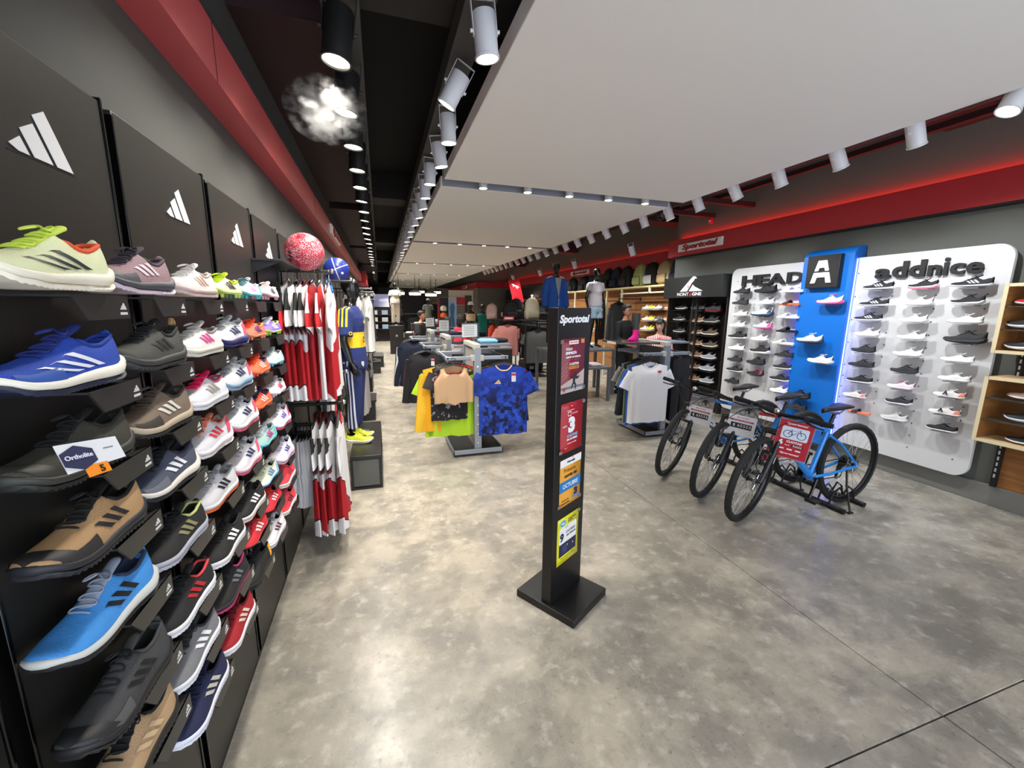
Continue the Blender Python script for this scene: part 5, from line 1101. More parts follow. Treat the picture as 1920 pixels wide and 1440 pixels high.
# price sheets hung on the handlebars
def bike_sheet(label, c, red=False, rz=0.0):
    n = V((-.78, -.62, 0)); t = thing('price_sheet', label, 'sign', c, (rad(4), rad(7), math.atan2(n.y, n.x)+pi/2+rz)); w_, h = (.205, .285)
    if red:
        obj('sheet', MB().cube(-w_/2, w_/2, -.001, .001, -h/2, h/2), M('#b01e30', .3), t); obj('plastic_sleeve', MB().cube(-w_/2-.008, w_/2+.008, .0015, .0022, -h/2-.012, h/2+.008), M('#e8d8da', .1, trans=.85), t)
        line(t, 'Sportotal', 0, .118, .13, .018, LW, -.002, .03, .2); patchq(t, rrect(.165, .095, .01), M('#cfd9ea', .5), -.0014, 'picture').location = (0, -.0014, .048)
        for x in (-.042, .042):
            w2 = MB(); w2.torus(.026, .0022, 24, 4, (x, -.002, .040)); obj('printed_wheel', w2, M('#16181c', .5), t)
        obj('printed_frame', MB().tube([(-.042, -.002, .040), (-.012, -.002, .036), (-.022, -.002, .068), (.028, -.002, .074), (-.012, -.002, .036)], .002, 4).tube([(-.042, -.002, .040), (-.022, -.002, .068), (-.024, -.002, .078)], .002, 4).tube([(.042, -.002, .040), (.026, -.002, .080), (.034, -.002, .084)], .002, 4), M('#16181c', .5), t)
        line(t, '6', -.07, -.030, .028, .042, LW, -.002, .06); line(t, 'CUOTAS', .01, -.018, .095, .017, LW, -.002, .04); patchq(t, rc(.0, .07, -.055, -.036), M('#1a1216', .5), -.0014); line(t, '92555', .035, -.0455, .055, .013, LW, -.002, .02); line(t, 'de $', -.028, -.046, .03, .010, LW, -.002, .03)
        for k in range(3): patchq(t, rc(-.075+.052*k, -.042+.052*k, -.082, -.072), LW, -.0014)
        line(t, 'Sportotal', 0, -.112, .12, .016, LW, -.002, .04, .2)
    else:
        obj('sheet', MB().cube(-w_/2, w_/2, -.001, .001, -h/2, h/2), M('#e6e4ea', .45), t); patchq(t, rc(-w_/2, w_/2, .035, h/2), M('#6c6c72', .5), -.0012, 'photo'); patchq(t, [(-w_/2, .06), (-.03, .10), (.03, .075), (w_/2, .11), (w_/2, .035), (-w_/2, .035)], M('#9a948e', .5), -.0015, 'photo')
        line(t, 'promos', -.06, .118, .06, .008, LW, -.002)
        for x in (-.012, .055):
            w2 = MB(); w2.torus(.020, .002, 20, 4, (x, -.002, .060)); obj('printed_wheel', w2, M('#1d1d20', .5), t)
        patchq(t, [(-.004, .078), (.018, .112), (.036, .112), (.044, .104), (.058, .092), (.05, .088), (.036, .096), (.04, .075), (.03, .06), (.02, .062), (.026, .080)], M('#1f1f23', .5), -.002, 'cyclist')
        line(t, 'Sportotal', 0, .016, .09, .012, M('#b01e30', .5), -.002, .03, .2); patchq(t, rrect(.17, .014, .006), M('#b8202f', .5), -.0014, 'red_strip').location = (0, -.0014, -.010); line(t, 'precio de contado', 0, -.010, .13, .006, LW, -.002)
        patchq(t, rrect(.155, .046, .006), M('#17181c', .5), -.0014, 'black_strip').location = (0, -.0014, -.055); line(t, '$ 65555', .005, -.055, .135, .028, LW, -.002, .0); line(t, '· · · · · · · · · ·', 0, -.095, .11, .003, M('#777777', .5), -.002)
    return t
bike_sheet('white price sheet reading 65555 on the far blue bicycle', (2.79, 3.02, .675), rz=rad(-4)); bike_sheet('white price sheet reading 65555 on the red bicycle', (2.80, 2.56, .705), rz=rad(2)); bike_sheet('red instalment sheet in a plastic sleeve on the nearest blue bicycle', (2.815, 2.125, .668), True)
# ------------------------------------------------------------------ left wall clothing
def arm(x0, x1, y, z, label):
    t = thing('garment_rail', label, 'rail', (XL, y, z))
    mb = MB().tube([(0, 0, 0), (x1-XL, 0, 0)], .011, 10); obj('bar', mb, M('#1c1c1d', .35), t); obj('bracket', MB().cube(-.004, .012, -.02, .02, -.07, .05), BLACK, t, bevel=.002)
    obj('end_knob', MB().sphere((x1-XL, 0, .004), .016, 10, 8), CHROME, t); return t
J = pi/2
W_, BKc = '#dedcdc', '#1a1a1a'
def stack(y, z, x0, dx, items, group, chrome=False):
    for i, (kind, lb_, body, slv, col) in enumerate(items):
        cat = {'shorts': 'shorts', 'trousers': 'trousers', 'long': 'jacket', 'long2': 'jacket', 'top': 'top'}.get(kind, 'shirt')
        hang(kind, (x0+dx*i, y+random.uniform(-.012, .012), z-.008), J+rad(random.uniform(-4, 4)), lb_, cat, body, slv, col, group, hmat=CHROME if chrome else None)
arm(XL, -.285, 2.98, 1.815, 'black rail arm carrying the upper white and red jerseys')
stack(2.98, 1.815, -.545, .040, [('jersey', 'white jersey with black shoulder stripes and red cuff, nearest the wall on the upper arm', P_SASH, P_SLVR, '#e2e0e0'), ('jersey', 'white jersey with black trimmed cuffs, second from the wall on the upper arm', P_SASH, P_SLV, BKc), ('jersey', 'white jersey with black trimmed cuffs, third from the wall on the upper arm', P_SASH, P_SLV, '#b3141e'), ('jersey', 'white jersey with black trimmed cuffs, fourth from the wall on the upper arm', P_SASH2, P_SLV, '#b3141e'),
 ('jersey', 'red jersey with white shoulder stripe, fifth from the wall on the upper arm', '#a3141e', P_RSLV, '#e2e0e0'), ('jersey', 'red and white striped jersey, sixth from the wall on the upper arm', P_REDW, P_RSLV, '#e2e0e0'), ('jersey', 'white jersey with bright blue collar at the end of the upper arm', P_SASH2, W_, '#2f6fd0')], 'jerseys on the upper rail arm', True)
arm(XL, -.26, 2.90, .965, 'black rail arm carrying the lower white and red jerseys')
stack(2.90, .965, -.43, .045, [('slim', 'white jersey with dark shoulder stripes, innermost on the lower arm', P_SASH, P_SLV, '#b3141e'), ('slim', 'white jersey with red sash, second on the lower arm', P_SASH2, P_SLV, '#b3141e'), ('slim', 'white jersey with black cuffs, third on the lower arm', P_SASH, P_SLV, BKc), ('slim', 'white jersey with red collar, outermost on the lower arm', P_SASH, W_, '#b3141e')], 'jerseys on the lower rail arm')
arm(XL, -.44, 3.02, .80, 'black rail arm carrying white shorts')
stack(3.04, .80, -.585, .022, [('shorts', 'white shorts, %s from the wall on the short arm' % nth(k), '#d6d6da' if k % 2 else '#cfd0d6', None, None) for k in range(6)], 'white shorts on the short arm')
arm(XL, -.27, 3.38, 1.10, 'black rail arm carrying a white jersey below the mannequin hand')
stack(3.38, 1.10, -.44, .045, [('jersey', 'white jersey with black side stripe hanging behind the lower arm', W_, P_SLV, '#e6e4e4'), ('jersey', 'white jersey with red side panel hanging behind the lower arm', P_SASH2, W_, '#b3141e')], 'jerseys behind the lower arm')
arm(XL, -.20, 3.80, 1.80, 'black rail arm carrying white and blue tops behind the red jerseys')
stack(3.80, 1.80, -.555, .036, [('jersey', 'white top with blue sleeve behind the red jerseys', W_, '#2f68c8', '#2a55a8'), ('jersey', 'white and maroon top behind the red jerseys', '#d9d4d2', '#8a2030', '#8a2030'), ('tee2', 'cream top behind the red jerseys', '#e2ddd0', None, None), ('jersey', 'white top with red cuff beside the black mannequin', W_, P_SLVR, '#b3141e'), ('tee', 'yellow trimmed white top beside the black mannequin', '#e4e2de', None, '#e3c534')], 'tops on the arm behind the jerseys')
for i, (y, zz, its) in enumerate([
 (5.3, 1.80, [('jersey', 'white top with black stripes on the third rail arm', W_, '#dcdada', BKc), ('jersey', 'white football top on the third rail arm', '#e0dedc', None, BKc), ('tee', 'pale top at the end of the third rail arm', '#e4e2de', None, None)]),
 (5.6, 1.02, [('tee2', 'grey marl top on the third lower arm', '#a9a5a3', None, None), ('long2', 'grey sweatshirt at the end of the third lower arm', '#a39f9d', None, None)]),
 (6.7, 1.80, [('tee', 'grey shirt on the fourth rail arm', '#9b9996', None, None), ('tee2', 'light grey shirt on the fourth rail arm', '#bdb9b4', None, None), ('long', 'navy jacket on the fourth rail arm', '#202a3e', None, None)]),
 (7.9, 1.80, [('tee', 'yellow shirt on the fifth rail arm', '#e2a818', None, None), ('long2', 'maroon jacket on the fifth rail arm', '#7d2230', None, None)]),
 (8.9, 1.80, [('tee', 'beige shirt on the sixth rail arm', '#c9b8a4', None, None), ('tee2', 'pale pink shirt on the sixth rail arm', '#d6b7ae', None, None)]),
 (8.4, 1.0, [('trousers', 'dark trousers on the fifth lower arm', '#23262c', None, None), ('trousers', 'grey trousers on the fifth lower arm', '#77787a', None, None)]),
 (10.4, 1.75, [('tee', 'cream shirt on the seventh rail arm', '#d8d0c0', None, None), ('tee2', 'coral red shirt on the seventh rail arm', '#e0404a', None, None)]),
 (11.6, 1.2, [('long', 'lilac grey knit on the low far arm', '#a79aa2', None, None), ('long2', 'pale grey knit on the low far arm', '#c2bdbb', None, None)])]):
    arm(XL, -.09, y, zz, 'black rail arm, %s of those beyond the black mannequin' % nth(i)); stack(y, zz, -.33, .10, its, 'clothes on the far left arms')
# wall shelf bracket and two balls resting on the arms
t = thing('wall_shelf', 'small black metal shelf beside the first rail arm', 'shelf', (XL, 2.62, 1.83)); obj('plate', MB().cube(0, .14, -.20, .30, -.012, 0), M('#232323', .4), t, bevel=.002); obj('bracket', MB().add([(0, -.19, -.012), (.13, -.19, -.012), (0, -.19, -.07), (0, -.185, -.012), (.13, -.185, -.012), (0, -.185, -.07)], [(0, 1, 2), (3, 5, 4), (0, 2, 5, 3), (1, 4, 5, 2), (0, 3, 4, 1)]), BLACK, t)
def ball_mat(n, a, b, kind):
    mt, nt, bs = nodes(n, .3); g = NG(nt)
    if kind == 'veins':
        v = nt.nodes.new('ShaderNodeTexVoronoi'); v.feature = 'DISTANCE_TO_EDGE'; v.inputs['Scale'].default_value = 85; nt.links.new(g.co, v.inputs['Vector']); n2 = g.noise(30, 4); c = g.mix(g.lt(v.outputs['Distance'], g.ramp(n2, .35, .7, .0, .10)), srgb(a), srgb(b))
    else: c = g.mix(g.op('MULTIPLY', 1, g.op('ADD', g.lt(g.op('ABSOLUTE', g.op('ADD', g.x, g.op('MULTIPLY', g.z, .3))), .004), g.lt(g.op('ABSOLUTE', g.op('SUBTRACT', g.z, g.op('MULTIPLY', g.x, .5))), .004))), srgb(a), srgb(b))
    nt.links.new(c, bs.inputs['Base Color']); return mt
t = thing('football', 'red and white marbled football resting on the upper rail arm', 'ball', (-.435, 2.97, 1.93)); obj('shell', MB().sphere((0, 0, 0), .115, 32, 20), ball_mat('ball_red', '#c01f38', '#e6d6d6', 'veins'), t)
for k in range(3): obj('stripe', MB().tube([(-.06-.02*k*0, -.098-.0*k, -.02-.022*k), (-.075, -.088, -.01-.022*k)], .006, 6), M('#26161a', .4), t)
t = thing('football', 'blue football with white seam lines on the second rail arm', 'ball', (-.34, 3.95, 1.90)); obj('shell', MB().sphere((0, 0, 0), .105, 32, 20), ball_mat('ball_blue', '#25388f', '#d8d8e4', 'seams'), t); obj('valve_patch', MB().sphere((.05, -.085, -.03), .012, 8, 6), M('#d8d8e2', .4), t)
# ------------------------------------------------------------------ mannequins
MAN = M('#0c0c0d', .22, coat=.3)
def p_boca(g):
    c = g.mix(g.band(g.z, 1.04, 1.205), srgb('#1e2c66'), srgb('#eab81f')); c = g.mix(g.op('MULTIPLY', g.gt(g.z, 1.38), g.gt(g.op('SINE', g.op('MULTIPLY', g.y, 190)), .15)), c, c); return c
def p_bsl(g): return g.mix(g.op('MULTIPLY', g.gt(g.z, 1.27), g.op('MULTIPLY', g.band(g.y, -.05, .07), g.gt(g.op('SINE', g.op('MULTIPLY', g.y, 160)), .1))), srgb('#1e2c66'), srgb('#eed32a'))
def p_pant3(g): return g.mix(g.op('MULTIPLY', g.gt(g.op('ABSOLUTE', g.x), .125), g.op('MULTIPLY', g.band(g.y, -.055, .06), g.gt(g.op('SINE', g.op('MULTIPLY', g.y, 165)), .1))), srgb('#1d2a5c'), srgb('#dcdce4'))
t = thing('display_plinth', 'low black framed display box under the navy clad mannequin', 'plinth', (-.18, 4.22, 0))
obj('top', MB().cube(-.13, .13, -.56, .58, .275, .31), M('#1a1a1a', .35), t, bevel=.003)
for x in (-.12, .12):
    for y in (-.55, .57): obj('post', MB().cube(x-.012, x+.012, y-.012, y+.012, 0, .275), M('#161616', .4), t)
obj('bottom', MB().cube(-.13, .13, -.56, .58, 0, .02), M('#161616', .4), t); obj('glass_side', MB().cube(-.11, .11, -.552, -.546, .03, .27), M('#9aa09a', .1, trans=.8), t)
m1 = figure('mannequin', 'glossy black mannequin in navy football jersey with a yellow chest band', 'mannequin', (-.265, 4.18, .335), rad(78), MAN, s=.852, vox=.010, pose=dict(kn=[(-.10, -.03, .50), (.10, .0, .50)]))
tp = wear_top(m1, 'jersey', pat(p_boca, 'jersey_navy_yellow'), .24, .80, .020, .010, pat(p_bsl, 'sleeve_navy_yellow'), loose=.012, sg_=.012)
text('lettering', 'BETRO', .05, M('#eed32a', .5), tp, (-.278, -.01, 1.20), (rad(90), 0, rad(-90)), bold=.03); text('lettering', 'D', .09, M('#20201c', .5), tp, (-.06, -.142, 1.12), (rad(90), 0, 0), bold=.04)
lgb = obj('emblem', MB().prism([(0, .02), (.03, .035), (.05, 0), (.0, -.0)], .001), M('#e0c04a', .5), tp, (-.07, -.152, 1.30), (rad(84), 0, 0), flat=True)
tr_ = wear_legs(m1, 'track_pants', pat(p_pant3, 'pants_navy_stripes'), .13, .014, .010, wide=.95)
obj('crest', MB().prism([(-.022, .025), (0, .030), (.022, .025), (.022, -.005), (0, -.032), (-.022, -.005)], .004), M('#c9c2ae', .4), tr_, (-.11, -.128, .86), (rad(86), 0, rad(-20)), flat=True)
for x, y in ((-.105, .03), (.105, .03)):
    pass
for k, (dx, dy) in enumerate(((-.02, -.09), (-.02, .085))):
    shoe('runner', (-.265+dx-.08, 4.18+dy, .312), rad(-12 if k == 0 else -8), 'neon yellow running shoe with black stripes worn by the mannequin, %s foot' % ('near', 'far')[k], 'mannequin shoes', upper='#dfe63a', sole='#e6e4d0', stripe='#16181a', slong=True, lace='#cfd832', lining='#20241a')
m2 = figure('mannequin', 'black mannequin in an open blue jacket over a grey shirt', 'mannequin', (3.02, 7.02, .86), rad(4), MAN, s=.855, vox=.014)
wear_top(m2, 'shirt', '#8d9190', .1, .86, .012, tank=True)
jk = wear_top(m2, 'jacket', '#1f4f9c', .60, .86, .026, loose=.02, sg_=.01); 
obj('placket', MB().loft([[(a*.075*(1-t)+.0, -.150-.012*t+.02*abs(a)*(1-t), 1.47-.42*t) for a in (-1, -.5, 0, .5, 1)] for t in (0, .3, .6, .9, 1)], closed=False), M('#8d9190', .9), jk); obj('zip', MB().tube([(.002, -.165, 1.05), (.0, -.168, .90)], .006, 6), M('#c9cdd4', .4), jk)
for s_ in (-1, 1): obj('shoulder_stripe', MB().tube([(s_*.10, .0, 1.505), (s_*.16, .0, 1.488), (s_*.20, .0, 1.465)], .010, 6), M('#dfe3ea', .6), jk)
wear_legs(m2, 'trousers', '#131314', .12, .016)
m3 = figure('mannequin', 'slim black mannequin in grey shirt and pale blue shorts', 'mannequin', (3.85, 7.05, .86), rad(12), MAN, s=.82, vox=.014, pose=dict(female=1, el=[(-.24, .04, 1.14), (.25, .05, 1.14)], wr=[(-.235, -.03, .92), (.17, -.13, .98)], hd=[(-.225, -.06, .84), (.11, -.17, .93)]))
wear_top(m3, 't_shirt', '#aba3a4', .13, .93, .014, loose=.008); wear_legs(m3, 'shorts', '#8fa3b0', .66, .02, wide=1.1)
m4 = figure('mannequin', 'distant mannequin in cream shirt and cream trousers on a black pedestal', 'mannequin', (.50, 14.75, .95), rad(15), MAN, s=.80, vox=.02, pose=dict(female=1)); wear_top(m4, 't_shirt', '#ddd6c6', .18, .92, .02, .016, loose=.02); wear_legs(m4, 'trousers', '#c9bda8', .12, .018, .016)
m5 = figure('mannequin', 'black mannequin in a teal green polo shirt and black trousers', 'mannequin', (2.82, 11.8, .06), rad(-5), MAN, s=.91, vox=.018); wear_top(m5, 'polo_shirt', '#12786c', .2, .86, .02, .015); wear_legs(m5, 'trousers', '#131315', .10, .02, .016)
m6 = figure('mannequin', 'black mannequin in cream sports bra, tan leggings and white cap', 'mannequin', (2.28, 10.9, .22), rad(5), MAN, s=.84, vox=.018, pose=dict(female=1)); wear_top(m6, 'sports_bra', '#d9b99a', .0, 1.2, .010, .014, tank=True, neck=1.43); wear_legs(m6, 'leggings', '#bb9170', .12, .008, .014); obj('cap', MB().lathe([(.088, 0), (.090, .03), (.075, .08), (.03, .105), (.001, .108)], 16, (0, -.01, 1.70)).box((0, -.12, 1.705), (.12, .10, .01)), M('#e6e2da', .7), m6)
m7 = figure('mannequin', 'black mannequin in a white shirt on the left behind the navy one', 'mannequin', (-.33, 6.25, .30), rad(80), MAN, s=.84, vox=.018); wear_top(m7, 't_shirt', '#d8d6d2', .2, .86, .016, .014); wear_legs(m7, 'trousers', '#8c8988', .2, .018, .016)
m8 = figure('mannequin', 'black mannequin in a beige shirt farther along the left wall', 'mannequin', (-.25, 10.6, .29), rad(70), MAN, s=.82, vox=.02); wear_top(m8, 't_shirt', '#c4b39c', .2, .86, .016, .016); wear_legs(m8, 'trousers', '#6c6a6c', .2, .018, .016)
m9 = figure('mannequin', 'black mannequin in camouflage shirt and white cap near the far wall', 'mannequin', (2.1, 19.5, .35), 0, MAN, s=.9, vox=.022); wear_top(m9, 't_shirt', '#6d7068', .2, .8, .02, .018); obj('cap', MB().lathe([(.088, 0), (.09, .03), (.075, .08), (.001, .108)], 14, (0, -.01, 1.70)).box((0, -.12, 1.705), (.12, .10, .01)), M('#dcd8d0', .7), m9)
for i, (x, y, h) in enumerate(((-.33, 6.25, .30), (-.25, 10.6, .29), (2.28, 10.9, .22), (2.82, 11.8, .06), (2.1, 19.5, .35))):
    t = thing('display_plinth', 'black display plinth under the %s' % ('white shirted mannequin', 'beige shirted mannequin', 'sports bra mannequin', 'teal polo mannequin', 'camouflage shirt mannequin')[i], 'plinth', (x, y, 0)); obj('top', MB().cube(-.22, .22, -.26, .26, h-.03, h), M('#1d1c1b', .35), t, bevel=.003); obj('body', MB().cube(-.20, .20, -.24, .24, 0, h-.03), M('#2a2826', .5), t)
# ------------------------------------------------------------------ people
SK1, SK2 = M('#b07a5c', .55), M('#c99a80', .55)
h1 = figure('person', 'man with glasses and short dark hair in a black shirt behind the clothes rack', 'person', (4.34, 6.75, 0), rad(10), SK1, dict(el=[(-.25, -.05, 1.12), (.25, -.06, 1.14)], wr=[(-.16, -.26, 1.02), (.17, -.27, 1.08)], hd=[(-.12, -.33, 1.02), (.13, -.34, 1.08)]), s=.93, turn=rad(10), hair=('#15110e', 0, 'short'), face=True, vox=.012)
wear_top(h1, 'sweater', '#161617', .50, .84, .020, .012); wear_legs(h1, 'trousers', '#1d2026', .10, .016, .014)
g_ = MB(); R_h = Matrix.Rotation(rad(10), 3, 'Z')
for sg in (-1, 1): g_.torus(.022, .003, 14, 5, (sg*.03, -.097, 1.672), 'y')
g_.tube([(-.010, -.1, 1.672), (.010, -.1, 1.672)], .003, 5); obj('glasses', g_.xf(Matrix.Translation((0, 0, 0)) @ Matrix.Rotation(rad(10), 4, 'Z')), BLACK, h1)
h2 = figure('person', 'woman with dark fringe in a red and white striped shirt beside the shoe rack', 'person', (4.15, 5.50, 0), rad(-30), SK2, dict(female=1, el=[(-.22, .0, 1.13), (.22, -.02, 1.13)], wr=[(-.20, -.20, 1.02), (.18, -.22, 1.02)], hd=[(-.17, -.27, 1.02), (.15, -.29, 1.02)]), s=.80, turn=rad(-15), hair=('#1c120e', .10, 'long'), face=True, vox=.012)
PSTR = pat(lambda g: g.mix(g.gt(g.op('SINE', g.op('MULTIPLY', g.x, 190)), 0.0), srgb('#cf3a34'), srgb('#e8dcd8')), 'striped_shirt'); wear_top(h2, 'shirt', PSTR, .30, .86, .02, .012, loose=.015); wear_legs(h2, 'trousers', '#22222a', .12, .016, .014)
obj('neck_insert', MB().sphere((0, -.118, 1.40), .05, 12, 8), M('#e8462e', .8), h2)
h3 = figure('person', 'man in a black polo shirt looking right beyond the grey racks', 'person', (.80, 9.45, 0), rad(62), SK1, dict(el=[(-.24, -.10, 1.12), (.24, -.08, 1.12)], wr=[(-.15, -.33, 1.02), (.16, -.32, 1.02)], hd=[(-.12, -.40, 1.02), (.13, -.39, 1.02)]), s=.84, turn=rad(0), hair=('#1b1512', 0, 'short'), face=True, vox=.014, lean=.12)
wear_top(h3, 'polo_shirt', '#151517', .24, .82, .024, .014, loose=.02); wear_legs(h3, 'trousers', '#1a1c22', .10, .018, .015)
h4 = figure('person', 'woman seen from behind in a coral pink shirt with dark hair', 'person', (1.60, 8.7, 0), rad(170), SK2, dict(female=1, el=[(-.24, -.06, 1.12), (.24, -.08, 1.12)], wr=[(-.20, -.26, 1.0), (.2, -.28, 1.0)], hd=[(-.17, -.33, 1.0), (.17, -.35, 1.0)]), s=.80, hair=('#1a1210', .12, 'long'), vox=.014)
wear_top(h4, 't_shirt', '#d23a4c', .24, .80, .024, .014, loose=.03); wear_legs(h4, 'trousers', '#23252c', .10, .018, .015)
for hh, dx in ((h1, 0), (h2, 0), (h3, 0), (h4, 0)):
    for s_ in (-1, 1):
        mb = MB().loft([[(s_*.112+w_*cos(2*pi*k/12), y+.0, max(.0, z+.5*hgt*sin(2*pi*k/12)+.5*hgt)) for k in range(12)] for y, w_, hgt, z in ((.085, .03, .07, 0), (.04, .042, .10, 0), (-.05, .044, .085, 0), (-.12, .046, .06, 0), (-.17, .03, .04, 0))])
        obj('shoe', mb, M('#26262a' if s_ < 0 else '#26262a', .5), hh)
# ------------------------------------------------------------------ gondola racks
FRM = M('#8b9199', .38, .35); PAN = M('#a39a90', .5); DKP = M('#4c5056', .5)
def rack(label, x, y, panel=PAN, top=1.14, left=True, right=True, shelf=True, rot=0.0):
    """base centred on x, y; panel runs away from the camera; side rails carry the clothes"""
    t = thing('clothes_rack', label, 'rack', (x, y, 0), (0, 0, rot))
    obj('base', MB().cube(-.27, .27, -.325, .325, .035, .065), M('#1b1b1b', .5), t); obj('base_edge', MB().cube(-.275, .275, -.33, -.318, .03, .08).cube(-.275, .275, .318, .33, .03, .08).cube(-.275, -.263, -.33, .33, .03, .08).cube(.263, .275, -.33, .33, .03, .08), FRM, t, bevel=.002)
    for cx in (-.2, .2):
        for cy in (-.26, .26): obj('caster', MB().cyl((cx-.012, cy, .018), (cx+.012, cy, .018), .018, n=12), BLACK, t)
    obj('panel', MB().cube(-.018, .018, -.25, .27, .065, top), panel, t, bevel=.002)
    for yy_ in (-.28, .29):
        pst = obj('post', MB().cube(-.040, .040, yy_-.024, yy_+.024, .065, top+.03), FRM, t, bevel=.004)
        if yy_ < 0:
            for k in range(9): obj('screw', MB().cyl((0, yy_-.024, .14+.105*k), (0, yy_-.028, .14+.105*k), .009, n=10), CHROME, pst)
    obj('top_beam', MB().cube(-.032, .032, -.30, .31, top+.03, top+.075), M('#c4bfb2', .5), t, bevel=.003)
    for s_, on in ((-1, left), (1, right)):
        if not on: continue
        r = MB().cube(s_*.03 if s_ > 0 else -.34, .34 if s_ > 0 else -.03, -.30, -.27, top-.09, top-.05); r.cube(min(s_*.03, s_*.34), max(s_*.03, s_*.34), .27, .30, top-.09, top-.05); r.cube(min(s_*.325, s_*.30), max(s_*.325, s_*.30), -.30, .30, top-.085, top-.055)
        obj('side_rail', r, FRM, t, bevel=.006); obj('rail_clamp', MB().cube(min(s_*.028, s_*.07), max(s_*.028, s_*.07), -.31, -.26, top-.10, top-.04), M('#b9b4a8', .4), t, bevel=.003)
        if shelf and s_ > 0: obj('top_shelf', MB().cube(.03, .40, -.20, .28, top+.045, top+.065), M('#6f7680', .35), t, bevel=.003)
    return t
def row(x, y, z, dy, items, group, sc_=1.0, rz=0.0):
    for i, it in enumerate(items):
        kind, lb_, body = it[:3]; kw = it[3] if len(it) > 3 else {}
        cat = {'shorts': 'shorts', 'trousers': 'trousers', 'long': 'jacket', 'long2': 'jacket', 'top': 'top'}.get(kind, 'shirt')
        hang(kind, (x+kw.pop('dx', 0)+random.uniform(-.012, .012), y+dy*i, z-.006), rz+rad(random.uniform(-6, 6)), lb_, cat, body, group=group, scale=kw.pop('scale', sc_), **kw)
rack('grey clothes rack with beige crop top and blue jersey, nearest of the aisle racks', .955, 4.53)
P_PR = pat(lambda g: g.mix(g.gt(g.noise(16, 3), .56), srgb('#1b1a1e'), srgb('#8e8a90')), 'black_print')
P_LIME = '#a8d028'
row(.69, 4.21, 1.065, .035, [('top', 'beige sleeveless crop top hanging at the front of the nearest rack', '#c29f78', dict(scale=1.06)), ('top', 'dark red patterned top behind the beige crop top', '#8d2536', dict(scale=.98)), ('tee2', 'black printed shirt with dark sleeves behind the crop top', P_PR, dict(sleeve='#3a3434', scale=.88)), ('jersey', 'lime green jersey behind the black printed shirt', P_LIME, dict(collar='#d4ea3a', scale=1.08, dx=-.02)), ('long', 'golden yellow track jacket behind the lime jersey', '#e3a416', dict(sleeve='#e6b52a', dx=-.07, scale=1.05)), ('jersey', 'red shirt with white trim deeper on the nearest rack', '#c01c28', dict(dx=.05)), ('tee', 'charcoal shirt deepest on the nearest rack', '#2f2c2d', {})], 'clothes on the left rail of the nearest rack')
jb = (1.235, 4.205, 1.065)
bj = hang('jersey', jb, rad(-3), 'royal blue jersey with darker block print facing the aisle', 'shirt', P_PRINT, P_PRINT, '#e8c4a0', 'clothes on the right rail of the nearest rack', tagc='#e4e4e4', scale=1.08)
for b in LOGO: obj('emblem_bar', MB().prism([(x*.42+.06, y*.42) for x, y in b], .001), M('#e8bd62', .4), bj, (-.10, -.062, -.245), (pi/2, 0, 0), flat=True)
row(1.235, 4.25, 1.065, .045, [('jersey', 'maroon and white jersey behind the blue block print jersey', '#7a2532', dict(collar='#dcd0c8')), ('long', 'black long sleeved top behind the blue block print jersey', '#161617', {}), ('jersey', 'yellow jersey behind the black long sleeved top', '#e0ac2a', dict(scale=1.04)), ('tee', 'navy shirt deep on the right rail of the nearest rack', '#1c2544', {}), ('long2', 'dark green jacket deep on the right rail of the nearest rack', '#26332c', {})], 'clothes on the right rail of the nearest rack')
rack('grey clothes rack with navy jackets, second of the aisle racks', .86, 5.85)
P_3S = pat(lambda g: g.mix(g.op('MULTIPLY', g.band(g.y, -.02, .03), g.gt(g.op('SINE', g.op('MULTIPLY', g.y, 380)), .2)), srgb('#171d33'), srgb('#d8d8dc')), 'navy_three_stripes')
row(.56, 5.55, 1.065, .06, [('long', 'black track jacket with red sleeve line on the second rack', '#17171c', dict(sleeve=pat(lambda g: g.mix(g.band(g.y, -.004, .012), srgb('#17171c'), srgb('#a33a40')), 'black_red_line'), tagc='#e4e2e0')), ('long', 'navy track jacket with white stripes on the second rack', '#181f36', dict(sleeve=P_3S)), ('long2', 'dark navy track jacket deeper on the second rack', '#131a2e', {}), ('long', 'black track jacket deeper on the second rack', '#15161a', {})], 'jackets on the second rack')
row(1.13, 5.6, 1.065, .07, [('tee', 'black shirt on the right rail of the second rack', '#1a1a1c', {}), ('tee2', 'grey shirt on the right rail of the second rack', '#5c5d60', {}), ('long', 'navy jacket on the right rail of the second rack', '#1c2438', {})], 'clothes on the right of the second rack')
rack('grey clothes rack with navy jackets, third of the aisle racks', .80, 7.15)
row(.50, 6.85, 1.13, .08, [('long', 'navy jacket with white piping on the third rack', '#182036', dict(sleeve=P_3S, scale=1.08)), ('long2', 'dark navy jacket behind the piped one on the third rack', '#161d33', dict(scale=1.08)), ('long', 'black jacket deepest on the third rack', '#16171b', {})], 'jackets on the third rack')
row(1.08, 6.9, 1.065, .08, [('jersey', 'red and white jersey on the right rail of the third rack', P_SASH, {}), ('tee', 'black shirt on the right rail of the third rack', '#1c1c1e', {})], 'clothes on the right of the third rack')
rack('grey clothes rack with a white shirt and black trousers, beside the bicycles', 3.36, 4.56, DKP, 1.12)
row(3.075, 4.225, 1.03, .04, [('tee', 'plain white shirt facing the aisle on the rack beside the bicycles', '#e2e0de', dict(tagc='#e8e6e4', scale=1.12)), ('jersey', 'royal blue shirt behind the white one', '#2a5cb8', dict(scale=1.08)), ('tee2', 'light blue shirt behind the royal blue one', '#5b86c4', {}), ('jersey', 'olive green shirt behind the blue shirts', '#7d8763', dict(scale=1.06)), ('long', 'black long sleeved top behind the olive shirt', '#1b1b1d', {}), ('long2', 'dark grey jacket behind the olive shirt', '#3a3a3c', {}), ('tee', 'grey shirt deepest on the left rail beside the bicycles', '#8b898a', {})], 'clothes on the left rail beside the bicycles')
